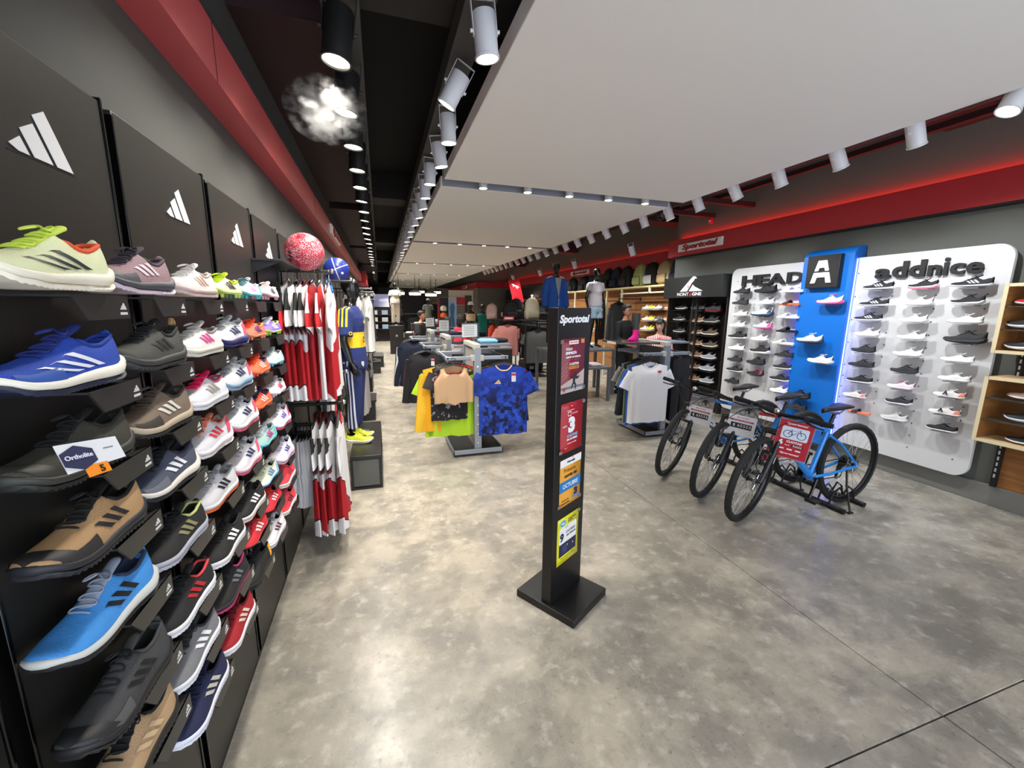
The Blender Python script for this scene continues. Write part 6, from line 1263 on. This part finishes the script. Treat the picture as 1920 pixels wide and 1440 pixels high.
row(3.66, 4.35, 1.03, .05, [('trousers', 'black track trousers, frontmost on the rail beside the bicycles', '#141416', dict(scale=.86)), ('trousers', 'black track trousers, second on the rail beside the bicycles', '#18181a', dict(scale=.86)), ('trousers', 'black track trousers, third on the rail beside the bicycles', '#151517', dict(scale=.86)), ('trousers', 'mauve grey trousers on the rail beside the bicycles', '#6d6066', dict(scale=.88)), ('trousers', 'grey trousers deepest on the rail beside the bicycles', '#7b7478', dict(scale=.88))], 'trousers beside the bicycles', rz=rad(20))
# rack tops
t = thing('sock_leg_form', 'dark grey leg form wearing a bright pink sock on top of the rack', 'display form', (3.125, 4.62, 1.185)); t.scale = (.92, .92, .86); LGm = MB().loft([[(r*cos(2*pi*k/16), cy+r*.95*sin(2*pi*k/16), z) for k in range(16)] for z, r, cy in ((.16, .038, .0), (.22, .042, .005), (.30, .056, .012), (.37, .060, .012), (.41, .058, .008))])
obj('calf', LGm, M('#3a3a38', .6), t); obj('sock', MB().loft([[(r*cos(2*pi*k/16)-dx, cy+r2*sin(2*pi*k/16), z) for k in range(16)] for z, r, r2, cy, dx in ((0, .05, .034, 0, .03), (.012, .085, .036, 0, .035), (.035, .082, .036, 0, .032), (.065, .052, .036, 0, .012), (.10, .042, .038, 0, .0), (.165, .043, .042, 0, 0))]), M('#e8128a', .8), t, ang=70)
t = thing('glass_tray', 'smoked glass shelf on the rack beside the bicycles', 'shelf', (3.06, 4.62, 1.165)); obj('pane', MB().cube(-.28, .30, -.24, .24, 0, .02), M('#53585e', .12, trans=.3), t, bevel=.003); obj('arm', MB().cube(.0, .30, -.012, .012, -.03, 0), FRM, t); obj('price_strip', MB().cube(-.284, -.28, -.1, .1, -.01, .02), WHITE, t)
def sign(label, x, y, z, w_=.20, h=.15, rz=0.0):
    t = thing('acrylic_sign', label, 'sign', (x, y, z), (0, 0, rz)); obj('sheet', MB().cube(-w_/2, w_/2, -.002, .002, .05, .05+h), M('#cfcfcd', .4), t); obj('frame', MB().cube(-w_/2-.006, w_/2+.006, -.006, .006, .046+h, .058+h).cube(w_/2, w_/2+.022, -.006, .006, .0, .058+h).cube(-w_/2, -w_/2+.012, -.004, .004, 0, .05), M('#3c3f46', .4), t)
    pr = MB()
    for k in range(5): patchq(t, rc(-w_*.4, w_*.3, .07+.022*k, .078+.022*k), M('#8b8b8b', .6), -.0024, 'print_line')
    return t
sign('white price sign in a dark frame on the nearest rack', .955, 4.62, 1.215, .20, .15, rad(20)); sign('white price sign in a dark frame on the second rack', .86, 5.95, 1.215, .16, .15, rad(25)); sign('white price sign in a dark frame on the third rack', .80, 7.2, 1.215, .16, .15, rad(25))
def folded(label, x, y, z, c, w_=.24, d=.2, h=.035, rz=0.0, n='folded_shirt'):
    t = thing(n, label, 'folded clothes', (x, y, z), (0, 0, rz)); rg = []
    for k in range(5):
        u = k/4; rg.append([(w_/2*spw(cos(a), .45), -d/2+d*u, h*(.5+.5*spw(sin(a), .5))*(1-.12*abs(2*u-1))) for a in [2*pi*q/16 for q in range(16)]])
    obj('bundle', MB().loft(rg), cloth(c), t, ang=70); obj('fold_edge', MB().tube([(-w_/2+.01, -d/2-.001, h*.5), (w_/2-.01, -d/2-.001, h*.5)], h*.28, 8), cloth(c), t); return t
for i, (x, y, c, nm) in enumerate(((1.13, 4.50, '#7fb3cf', 'pale blue'), (1.26, 4.56, '#16171d', 'black'), (1.16, 4.72, '#3f4a5c', 'slate'))): folded('folded %s garment on top of the nearest rack' % nm, x, y, 1.206, c, .2, .16, .05, rad(15*i))
for i, (x, y, c, nm) in enumerate(((1.03, 5.95, '#1b2138', 'navy'), (1.16, 6.02, '#d9d9d6', 'white'), (1.02, 7.22, '#8f979c', 'grey'), (1.12, 7.32, '#3a3f4c', 'dark blue'))): folded('folded %s garment on a rack farther up the aisle' % nm, x, y, 1.206, c, .2, .16, .045)
# ------------------------------------------------------------------ grey nesting tables under the mannequins
TG = M('#6b6d70', .45, .2)
def table(label, x, y, w_, d, h):
    t = thing('display_table', label, 'table', (x, y, 0)); obj('top', MB().cube(-w_/2, w_/2, -d/2, d/2, h-.035, h), TG, t, bevel=.003)
    for sx in (-1, 1):
        for sy in (-1, 1): obj('leg', MB().cube(sx*w_/2-(.05 if sx > 0 else 0), sx*w_/2+(.05 if sx < 0 else 0), sy*d/2-(.05 if sy > 0 else 0), sy*d/2+(.05 if sy < 0 else 0), 0, h-.035), TG, t, bevel=.002)
    return t
table('tall grey metal table carrying two mannequins behind the totem', 3.47, 7.05, 1.30, .75, .85); table('low grey metal table nested in front of the tall one', 3.30, 6.42, .92, .42, .60)
for i, (x, c, nm) in enumerate(((3.05, '#24252a', 'black'), (3.28, '#6f93c9', 'blue'), (3.52, '#c9b7bb', 'pink'))): folded('folded %s shirt on the low grey table' % nm, x, 6.42, .60, c, .2, .24, .06)
# ------------------------------------------------------------------ recessed bag wall
tw2 = thing('plank_wall_lining', 'brown plank wall behind the recessed shoe display', 'wall panel', (5.55, 9.3, 0))
for k in range(8): obj('plank', MB().cube(0, .03, -3.05, 3.05, .12+.24*k, .352+.24*k), WOODD, tw2, bevel=.003)
fs = thing('wall_shelving', 'cream metal frame with shelf along the recessed wall', 'frame', (5.15, 9.2, 0)); CRM = M('#d9d2b0', .5)
obj('shelf', MB().cube(0, .42, -3.0, 2.9, 2.02, 2.05), M('#d8c48a', .5), fs); obj('lower_rail', MB().cube(0, .03, -2.95, -.9, 1.90, 1.925), CRM, fs)
for yy_ in (-2.98, -1.95, -.95, -.30, 1.4, 2.8): obj('upright', MB().cube(0, .035, yy_-.018, yy_+.018, 1.90 if yy_ < -1.2 else 0, 2.03), CRM, fs)
def backpack(label, x, y, z, c, c2=None, h=.42, w_=.30, rz=J, crumple=.012):
    t = thing('backpack', label, 'backpack', (x, y, z), (0, 0, -rz)); rnd = random.Random(hash(label) % 1000 if False else len(label)); rg = []
    for zz, k, d in ((0, .80, .7), (.03, .96, .95), (.12, 1.0, 1.05), (.24, .98, 1.0), (.33, .88, .85), (.39, .66, .62), (.42, .30, .3)):
        rg.append([(w_/2*k*spw(cos(a), .6)+rnd.uniform(-1, 1)*crumple, .10*d*spw(sin(a), .7)+rnd.uniform(-1, 1)*crumple, zz*h/.42) for a in [2*pi*q/20 for q in range(20)]])
    obj('bag', MB().loft(rg), M(c, .8, bump=.4, scale=40), t, ang=75); obj('front_pocket', MB().loft([[(w_*.36*k*spw(cos(a), .6), -.10-.03*k2+.02*sin(a), z_*h/.42) for a in [2*pi*q/14 for q in range(14)]] for z_, k, k2 in ((.03, .9, .3), (.06, 1, 1), (.16, 1, 1), (.19, .85, .3))]), M(c2 or c, .8, bump=.3, scale=60), t, ang=70)
    obj('handle', MB().tube([(-.03, .02, h*.97), (-.02, .02, h*1.06), (.02, .02, h*1.06), (.03, .02, h*.97)], .008, 6), M(c2 or c, .8), t); return t
for y, c, c2, nm in ((6.62, '#1d2434', None, 'dark navy backpack with small white mark'), (6.98, '#b3a078', '#a08a60', 'crumpled tan backpack'), (7.42, '#1c1c1e', '#d8d8d6', 'black backpack with a white front panel'), (7.82, '#b4b878', '#a2a868', 'pale lime green backpack'), (8.35, '#332c26', None, 'dark brown backpack'), (8.75, '#1c2236', None, 'midnight blue backpack'), (9.15, '#18181b', None, 'black backpack'), (9.9, '#222a4a', '#c9ccd6', 'navy backpack with pale stripe'), (10.4, '#1b1b1d', None, 'second black backpack'), (11.1, '#202226', None, 'charcoal holdall')):
    backpack(nm+' on the high shelf of the recessed wall', 5.33, y, 2.055, c, c2, .46 if y < 9.5 else .38, .36, crumple=.026 if ('tan' in nm or 'lime' in nm) else .012)
rc_ = 0
for r, (py, items) in enumerate((((580), [(1212, 'white'), (1221, 'yellow'), (1234, 'off-white'), (1255, 'pink')]), ((601), [(1211, 'white'), (1220, 'yellow'), (1234, 'grey'), (1253, 'pink')]), ((619), [(1208, 'white'), (1219, 'yellow'), (1252, 'grey')]), ((640), [(1256, 'beige')]), ((683), [(1253, 'beige')]))):
    for px, nm in items:
        p = onx(px, py, 5.42); cu_, cs_ = {'off-white': ('#cfc6bd', '#ded8cf'), 'white': ('#dad6d2', '#e6e2da'), 'yellow': ('#d8c93a', '#e8e2c4'), 'pink': ('#c98f78', '#e6d6c4'), 'grey': ('#5a5a5c', '#d8d4d0'), 'beige': ('#b49a80', '#ded2c0')}[nm]
        shoe('runner', (5.42, p.y-.131, p.z), rad(90), '%s trainer in the %s row of the recessed wood wall' % (nm, nth(r)), 'trainers on the wood wall', upper=cu_, sole=cs_, full=False); o = thing('shelf', 'small ledge under the %s trainer of the %s row on the wood wall' % (nm, nth(r)), 'shelf', (5.42, p.y, p.z-.002), group='small ledges on the wood wall'); obj('ledge', MB().cube(-.06, .13, -.10, .10, -.01, 0), M('#c9c4b8', .4), o)
for r, (px, py) in enumerate(((1277, 581), (1273, 602), (1273, 624), (1273, 643))):
    p = onx(px, py, 4.80); shoe('runner', (4.80, p.y-.131, p.z), rad(90), 'black trainer in the %s row of the corner rack under the sign box' % nth(r), 'black trainers of the corner rack', upper='#222124', sole='#b9b6b4', full=False)
    o = thing('shelf', 'narrow shelf in the %s row of the corner rack under the sign box' % nth(r), 'shelf', (4.80, p.y, p.z-.001), group='narrow shelves of the dark racks'); obj('ledge', MB().cube(-.06, .10, -.13, .13, -.012, 0), M('#161412', .5), o)
hang('long', (5.0, 8.1, 1.80), rad(20), 'dark grey hooded jacket hanging on the recessed wall', 'jacket', '#2b2b2e', scale=1.25, tagc='#e4e2e0'); hang('long2', (5.1, 8.95, 1.76), rad(40), 'black jacket hanging left of the grey hooded jacket', 'jacket', '#1a1a1c', scale=1.2)
for i, z in enumerate((1.68, 1.38, 1.02, .66)):
    t = thing('baseball_hat', 'white cap, %s from the top on the narrow cap column' % nth(i), 'cap', (5.0, 9.2, z), group='caps on the narrow column'); obj('crown', MB().lathe([(.09, 0), (.09, .03), (.07, .08), (.001, .10)], 14), M('#d2cbc0', .8), t); obj('brim', MB().box((-.10, -.04, .004), (.14, .14, .008)), M('#b39c84', .8), t); obj('hook', MB().cyl((.05, 0, .02), (.18, 0, .02), .006), CHROME, t)
# ------------------------------------------------------------------ black frame racks in the middle distance
def frame_rack(label, x, y, w_, d, h, low=None):
    t = thing('frame_rack', label, 'rack', (x, y, 0)); B = M('#141414', .45)
    for sx in (-1, 1):
        for sy in (-1, 1): obj('upright', MB().cube(sx*w_/2-.012, sx*w_/2+.012, sy*d/2-.012, sy*d/2+.012, 0, h), B, t)
    for sy in (-1, 1): obj('crossbar', MB().cube(-w_/2, w_/2, sy*d/2-.012, sy*d/2+.012, h-.024, h), B, t); obj('foot_bar', MB().cube(-w_/2, w_/2, sy*d/2-.012, sy*d/2+.012, .0, .024), B, t)
    obj('hang_bar', MB().cyl((0, -d/2, h-.03), (0, d/2, h-.03), .012, n=8), B, t); obj('top_shelf', MB().cube(-w_/2, w_/2, -d/2, d/2, h-.006, h+.006), M('#242424', .4), t)
    if low: obj('low_shelf', MB().cube(-w_/2, w_/2, -d/2, d/2, low-.012, low), M('#1d1d1d', .4), t)
    return t
frame_rack('black frame rack with orange and pink tops', 2.85, 9.75, .60, .8, 1.30); frame_rack('black frame rack with grey tops and a duffel bag beneath', 3.40, 9.25, .55, .7, 1.30, .10); frame_rack('black frame rack with red tops behind the totem', 4.1, 10.2, .5, .6, 1.2)
row(2.85, 9.36, 1.27, .07, [('tee', 'salmon pink shirt at the front of the black frame rack', '#e0938c', dict(scale=1.12)), ('tee2', 'rose shirt behind the salmon pink one', '#c9888a', {}), ('long', 'navy jacket behind the salmon pink shirt', '#252a55', {}), ('long2', 'bright orange jacket on the black frame rack', '#e8542a', dict(scale=1.1))], 'tops on the pink frame rack')
row(2.58, 9.7, 1.27, .1, [('long', 'orange jacket at the left end of the pink frame rack', '#e35428', dict(scale=1.0)), ('long2', 'indigo jacket at the left end of the pink frame rack', '#2c2c58', {})], 'tops on the pink frame rack', rz=rad(50))
row(3.42, 8.92, 1.16, .08, [('tee', 'dark grey shirt at the front of the second frame rack', '#565858', dict(scale=1.15)), ('tee2', 'brown grey shirt behind the dark grey one', '#4a4443', dict(scale=1.1)), ('tee', 'black shirt behind the dark grey one', '#26262a', dict(scale=1.1)), ('long', 'black jacket on the second frame rack', '#1d1d20', {})], 'tops on the grey frame rack')
row(4.05, 9.95, 1.1, .1, [('tee', 'red shirt behind the black totem', '#b82836', {}), ('tee2', 'darker red shirt behind the black totem', '#9c2230', {})], 'tops on the red frame rack')
backpack('large mesh covered cream backpack on the black frame rack', 3.42, 9.3, 1.31, '#c9c2ac', '#b4ad96', .50, .36, rad(0)); backpack('black backpack on the pink frame rack', 2.98, 9.6, 1.31, '#1b1c1e', None, .40, .34, rad(0)); backpack('pale pink bag on the pink frame rack', 2.60, 9.9, 1.31, '#d8b9b4', None, .36, .26, rad(20)); backpack('black sports bag beside the cream backpack', 3.2, 9.8, 1.31, '#18181b', None, .5, .32, rad(10))
backpack('large black backpack hanging beside the totem', 3.85, 9.0, .95, '#161618', None, .5, .34, 0)
t = thing('duffel_bag', 'black duffel bag on the low shelf of the grey frame rack', 'bag', (3.38, 9.22, .11), (0, 0, rad(-12))); obj('bag', MB().loft([[(x, .17*k*spw(cos(a), .7), .14+.14*k*spw(sin(a), .7)) for a in [2*pi*q/16 for q in range(16)]] for x, k in ((-.28, .7), (-.25, .95), (0, 1.05), (.25, .95), (.28, .7))]), M('#17171a', .7, bump=.4, scale=40), t, ang=70); obj('strap', MB().tube([(-.15, -.17, .14), (-.12, -.12, .33), (.12, -.12, .33), (.15, -.17, .14)], .014, 6), BLACK, t); obj('label_patch', MB().cube(-.05, .05, -.186, -.182, .06, .13), M('#8b8b8b', .6), t)
t = thing('price_card', 'red and white price card on the pink frame rack', 'sign', (2.86, 9.33, 1.30)); obj('card', MB().cube(-.13, .13, 0, .004, .0, .09), M('#c0303c', .5), t); obj('print', MB().cube(-.10, .10, -.002, 0, .03, .06), WHITE, t)
# red flag sign with a leaping white cat
t = thing('flag_sign', 'slanted red flag sign with a white leaping cat by the dark bag shelves', 'sign', ony(968, 545, 12.5), (0, rad(-14), 0)); obj('panel', MB().cube(-.17, .17, 0, .03, -.40, .34), M('#bd1220', .5), t)
obj('emblem', MB().prism([(-.12, .10), (-.05, .08), (.0, .03), (.06, .0), (.12, -.06), (.10, -.07), (.05, -.04), (.06, -.09), (.04, -.09), (.01, -.03), (-.04, .02), (-.06, -.01), (-.08, .0), (-.07, .05), (-.12, .08)], .004), MW, t, (0, -.001, .14), FF, flat=True)
# dark cabinet wall with red and white cards, between the flag and the blue mannequin
o = thing('dark_shelving', 'dark shelving with bags beyond the blue jacket mannequin', 'shelf', (5.45, 14.3, 0)); obj('back', MB().cube(0, .1, -2.2, 4.0, 0, 2.35), M('#1c1b1b', .6), o)
for k in range(4): obj('shelf', MB().cube(-.35, 0, -2.2, 4.0, .5+.45*k, .53+.45*k), M('#2a2725', .5), o)
for i, (px, py, c, nm) in enumerate(((975, 575, '#d8d6d2', 'white'), (996, 566, '#c22a32', 'red'), (1003, 558, '#d9d7d4', 'pale'), (1007, 563, '#a9753c', 'brown'), (966, 560, '#cfcac4', 'cream'), (945, 590, '#dcd8d4', 'ivory'))):
    p = onx(px, py, 5.25); t = thing('shoe_box', '%s box on the dark shelving far behind' % nm, 'box', p); obj('box', MB().cube(-.11, .11, -.1, .1, -.08, .06), M(c, .6), t); obj('lid', MB().cube(-.115, .115, -.105, .105, .06, .10), M(c, .55), t)
# ------------------------------------------------------------------ far end
def slabthing(name, label, cat, p, w_, d, h, c, base=True, trim=None):
    t = thing(name, label, cat, (p[0], p[1], 0)); obj('body', MB().cube(-w_/2, w_/2, -d/2, d/2, 0, h-.03), M(c, .5), t); obj('top', MB().cube(-w_/2-.01, w_/2+.01, -d/2-.01, d/2+.01, h-.03, h), M(trim or c, .4), t, bevel=.003); return t
t = slabthing('pedestal', 'tall black pedestal under the cream dressed mannequin', 'pedestal', (.50, 14.75), .44, .44, .95, '#1d1a18'); obj('emblem', MB().cyl((0, -.222, .62), (0, -.226, .62), .04, n=14), M('#8d8a86', .5), t)
t = slabthing('pedestal', 'lower black pedestal with folded white shirts on top', 'pedestal', (.95, 14.2), .40, .40, .72, '#1b1917'); obj('emblem', MB().cyl((0, -.202, .46), (0, -.206, .46), .05, n=14), M('#c9c6c2', .5), t)
folded('folded white shirts on the lower black pedestal', .95, 14.2, .72, '#e0dedb', .32, .3, .06); folded('folded white shirts beside the cream mannequin', 1.35, 15.3, 1.0, '#dcdad6', .4, .3, .05)
hang('tee', (1.10, 11.6, 1.10), rad(50), 'violet blue shirt hanging beside the man in black polo', 'shirt', '#3a3f9c'); hang('tee2', (1.0, 12.0, 1.08), rad(60), 'rose shirt hanging beside the violet blue one', 'shirt', '#c4506a')
frame_rack('low black rail under the violet blue shirt', 1.05, 11.8, .4, .6, 1.13)
slabthing('counter', 'long dark grey counter behind the man in black polo', 'counter', (2.0, 15.2), 1.9, .6, 1.0, '#3e3d3c', trim='#5c5a58')
folded('crumpled white and green clothes on the dark counter', 1.9, 15.1, 1.0, '#d6d8d8', .6, .4, .16); folded('pink clothes on the dark counter', 2.35, 15.1, 1.0, '#c88f7a', .4, .3, .06)
t = thing('partition', 'large black partition closing the far end of the aisle', 'partition', (1.55, 27.0, 0)); obj('panel', MB().cube(-1.6, 1.25, 0, .1, 0, 2.72), M('#16171a', .4), t); obj('edge', MB().cube(1.25, 1.32, -.02, .12, 0, 2.72), M('#2a1d1a', .5), t)
t = thing('partition', 'grey far wall panel with two door openings', 'partition', (3.6, 26.5, 0)); obj('panel', MB().cube(-.65, .75, 0, .1, 0, 2.72), M('#8f8d87', .7), t)
for k in (0, 1): f_ = obj('doorway', MB().cube(-.5+.62*k, .0+.62*k, -.02, 0, 0, 1.75), M('#1d1c1b', .6), t); obj('door_frame', MB().cube(-.54+.62*k, -.5+.62*k, -.03, 0, 0, 1.95).cube(.0+.62*k, .04+.62*k, -.03, 0, 0, 1.95).cube(-.54+.62*k, .04+.62*k, -.03, 0, 1.93, 1.97), M('#3a342c', .5), f_); obj('transom', MB().cube(-.5+.62*k, .0+.62*k, -.02, 0, 1.75, 1.93), M('#9a917c', .6), f_)
t = thing('wall_screen', 'glowing blue screen high on the left far wall', 'screen', (.15, 20.5, 1.85)); obj('bezel', MB().cube(-.45, .45, 0, .05, -.32, .32), BLACK, t); obj('display', MB().cube(-.42, .42, -.004, 0, -.29, .29), EM('#1a2f8a', .6), t); obj('picture', MB().prism([(-.2, .05), (.2, .12), (.3, .0), (-.1, -.06)], .002), EM('#9aa8e8', .8), t, (0, -.005, 0), FF, flat=True)
t = thing('shop_fitting', 'dark shelving with lit white and blue goods under the blue screen', 'shelf', (.3, 20.2, 0)); obj('back', MB().cube(-.6, .7, 0, .3, 0, 1.5), M('#211a1d', .6), t); rnd = random.Random(3)
for k in range(3): obj('shelf', MB().cube(-.6, .7, -.25, 0, .55+.32*k, .58+.32*k), M('#2c2427', .5), t)
for i in range(9):
    x = -.3+.45*(i % 3)+.05; z = .58+.32*(i//3); o = thing('shoe_box', '%s carton on the shelving under the blue screen' % ('white', 'pale blue', 'silver', 'ivory', 'light grey', 'sky blue', 'chalk', 'powder blue', 'pearl')[i], 'box', (x, 20.05, z), group='cartons under the screen'); obj('box', MB().cube(-.13, .13, -.08, .08, 0, .16), M(('#d8dade', '#8fb4e0', '#b9bcc4', '#e0dccf', '#c2c4c6', '#7aa8dc', '#e4e4e2', '#a9c2e0', '#d9d4d4')[i], .5), o); obj('lid', MB().cube(-.135, .135, -.085, .085, .16, .19), M('#cfd2d8', .5), o)
frame_rack('dark rail of equipment before the black partition', 1.3, 21.0, 1.5, .8, 1.25); row(.85, 20.7, 1.22, .12, [('tee', 'black shirt on the far dark rail', '#1f1f22', {}), ('long', 'charcoal jacket on the far dark rail', '#2a2a2e', {})], 'clothes on the far dark rail'); row(1.55, 20.7, 1.22, .12, [('long', 'dark jacket at the right of the far dark rail', '#1d1e22', {}), ('tee2', 'grey shirt at the right of the far dark rail', '#55565a', {})], 'clothes on the far dark rail')
# ball column, blue poster and cap wall on the jutting wall
t = thing('ball_rack', 'narrow red and black ball column on the right far wall', 'rack', (2.02, 14.2, 0)); obj('post', MB().cube(-.17, -.10, -.06, .06, 0, 1.85), M('#7d1018', .5), t); obj('back', MB().cube(-.10, .20, .05, .08, 0, 1.9), BLACK, t)
for i, (z, c, nm) in enumerate(((1.42, '#dad6d0', 'white striped'), (1.20, '#d8652a', 'orange'), (.98, '#d9d2c8', 'cream'), (.76, '#cfd0d4', 'white'), (.54, '#3a3d4c', 'dark'), (.32, '#e0dedb', 'plain white'))): o = thing('ball', '%s ball in the narrow ball column' % nm, 'ball', (2.02, 14.05, z+.11), group='balls in the column'); obj('shell', MB().sphere((0, 0, 0), .11, 16, 10), M(c, .4), o); obj('seam', MB().torus(.1105, .003, 24, 4, (0, 0, 0), 'x'), M('#4a3a34', .5), o); inst('cradle', obj('cradle', MB().torus(.08, .006, 16, 5, (0, .0, 0), 'z'), BLACK, t, (0, -.15, z+.03)).data, BLACK, t, (0, -.15, z+.02))
t = thing('picture_board', 'tall pale blue photo panel with a standing figure', 'picture', (2.30, 14.6, 1.30)); obj('panel', MB().cube(-.26, .26, 0, .03, -.55, .62), M('#9fbfe6', .5), t); obj('figure_shape', MB().prism([(.0, -.5), (.05, .0), (.02, .3), (.08, .42), (.16, .42), (.2, .3), (.16, .0), (.2, -.5)], .002), M('#3b78b4', .5), t, (0, -.001, 0), FF, flat=True); obj('head_shape', MB().prism([(.09+.06*cos(k*.6), .52+.08*sin(k*.6)) for k in range(10)], .002), M('#c9b49a', .5), t, (0, -.001, 0), FF, flat=True)
t = thing('accessory_wall', 'cream panel with red header and rows of sunglasses and caps', 'wall panel', (2.95, 15.6, 0)); obj('panel', MB().cube(-.50, .42, 0, .06, .4, 2.2), M('#b9b4a8', .6), t); obj('header', MB().cube(-.28, .10, -.02, 0, 1.68, 1.95), M('#b01c28', .5), t); obj('dark_panel', MB().cube(.10, .36, -.02, 0, 1.2, 2.02), M('#3a3733', .5), t)
gm = MB().torus(.03, .006, 12, 4, (-.035, 0, 0), 'y').torus(.03, .006, 12, 4, (.035, 0, 0), 'y').cyl((-.008, 0, .01), (.008, 0, .01), .004, n=6).mesh('lenses')
for r in range(4):
    for c in range(3): o = thing('sunglasses', 'dark sunglasses on the cream accessory wall, %s row %s place' % (nth(r), nth(c)), 'sunglasses', (2.72+.14*c, 15.56, 1.60-.10*r), group='sunglasses on the accessory wall'); inst('lenses', gm, M('#2b2422', .3), o); obj('arm', MB().cyl((.065, 0, .01), (.06, .03, 0), .004, n=5), BLACK, o)
for r in range(4):
    for c in range(2): o = thing('baseball_hat', 'pale cap on the cream accessory wall, %s row %s place' % (nth(r), nth(c)), 'cap', (2.72+.22*c, 15.48, .98-.14*r), group='caps on the accessory wall'); obj('crown', MB().lathe([(.07, 0), (.07, .03), (.05, .07), (.001, .08)], 12), M('#cfc6b8', .8), o); obj('brim', MB().box((0, -.08, .004), (.11, .09, .008)), M('#b9ad9c', .8), o)
o = thing('grey_column', 'round dark grey pillar display left of the woman in coral pink', 'pillar', (1.43, 9.3, 0)); obj('shaft', MB().cyl((0, 0, 0), (0, 0, 1.38), .07, n=18), M('#4c4f4c', .5), o); obj('foot', MB().cyl((0, 0, 0), (0, 0, .03), .16, n=20), BLACK, o)
t = slabthing('display_table', 'dark display table with shoes beyond the grey racks', 'table', (2.05, 8.2), .9, .6, .80, '#2d2d2e', trim='#8a8e92')
for i, (x, c, nm) in enumerate(((1.75, '#d8d4cc', 'white'), (1.95, '#1d2034', 'navy'), (2.2, '#c9c5bd', 'cream'))): folded('folded %s clothes on the dark display table' % nm, x, 8.15, .80, c, .18, .2, .08)
slabthing('counter', 'low black bench under the far left clothes', 'bench', (-.38, 8.6), .36, 1.0, .28, '#1c1b1a'); slabthing('counter', 'glass fronted black box on the floor along the left clothes', 'plinth', (-.12, 11.9), .3, .9, .3, '#242322', trim='#3a3836')

for i, (y, x) in enumerate(((8.1, 5.0), (8.95, 5.1))):
    o = thing('wall_hook', '%s black hook bar holding a dark jacket on the recessed wall' % nth(i), 'hook', (5.56, y, (1.80, 1.76)[i])); obj('bar', MB().cyl((0, 0, 0), (x-5.58, 0, 0), .010, n=8), BLACK, o); obj('plate', MB().cube(-.01, .0, -.03, .03, -.04, .04), BLACK, o)
o = thing('picture_stand', 'thin black stand holding the pale blue photo panel', 'stand', (2.30, 14.66, 0)); obj('pole', MB().cyl((0, 0, .02), (0, 0, 1.6), .02, n=8), BLACK, o); obj('foot', MB().cyl((0, 0, 0), (0, 0, .02), .2, n=20), BLACK, o)
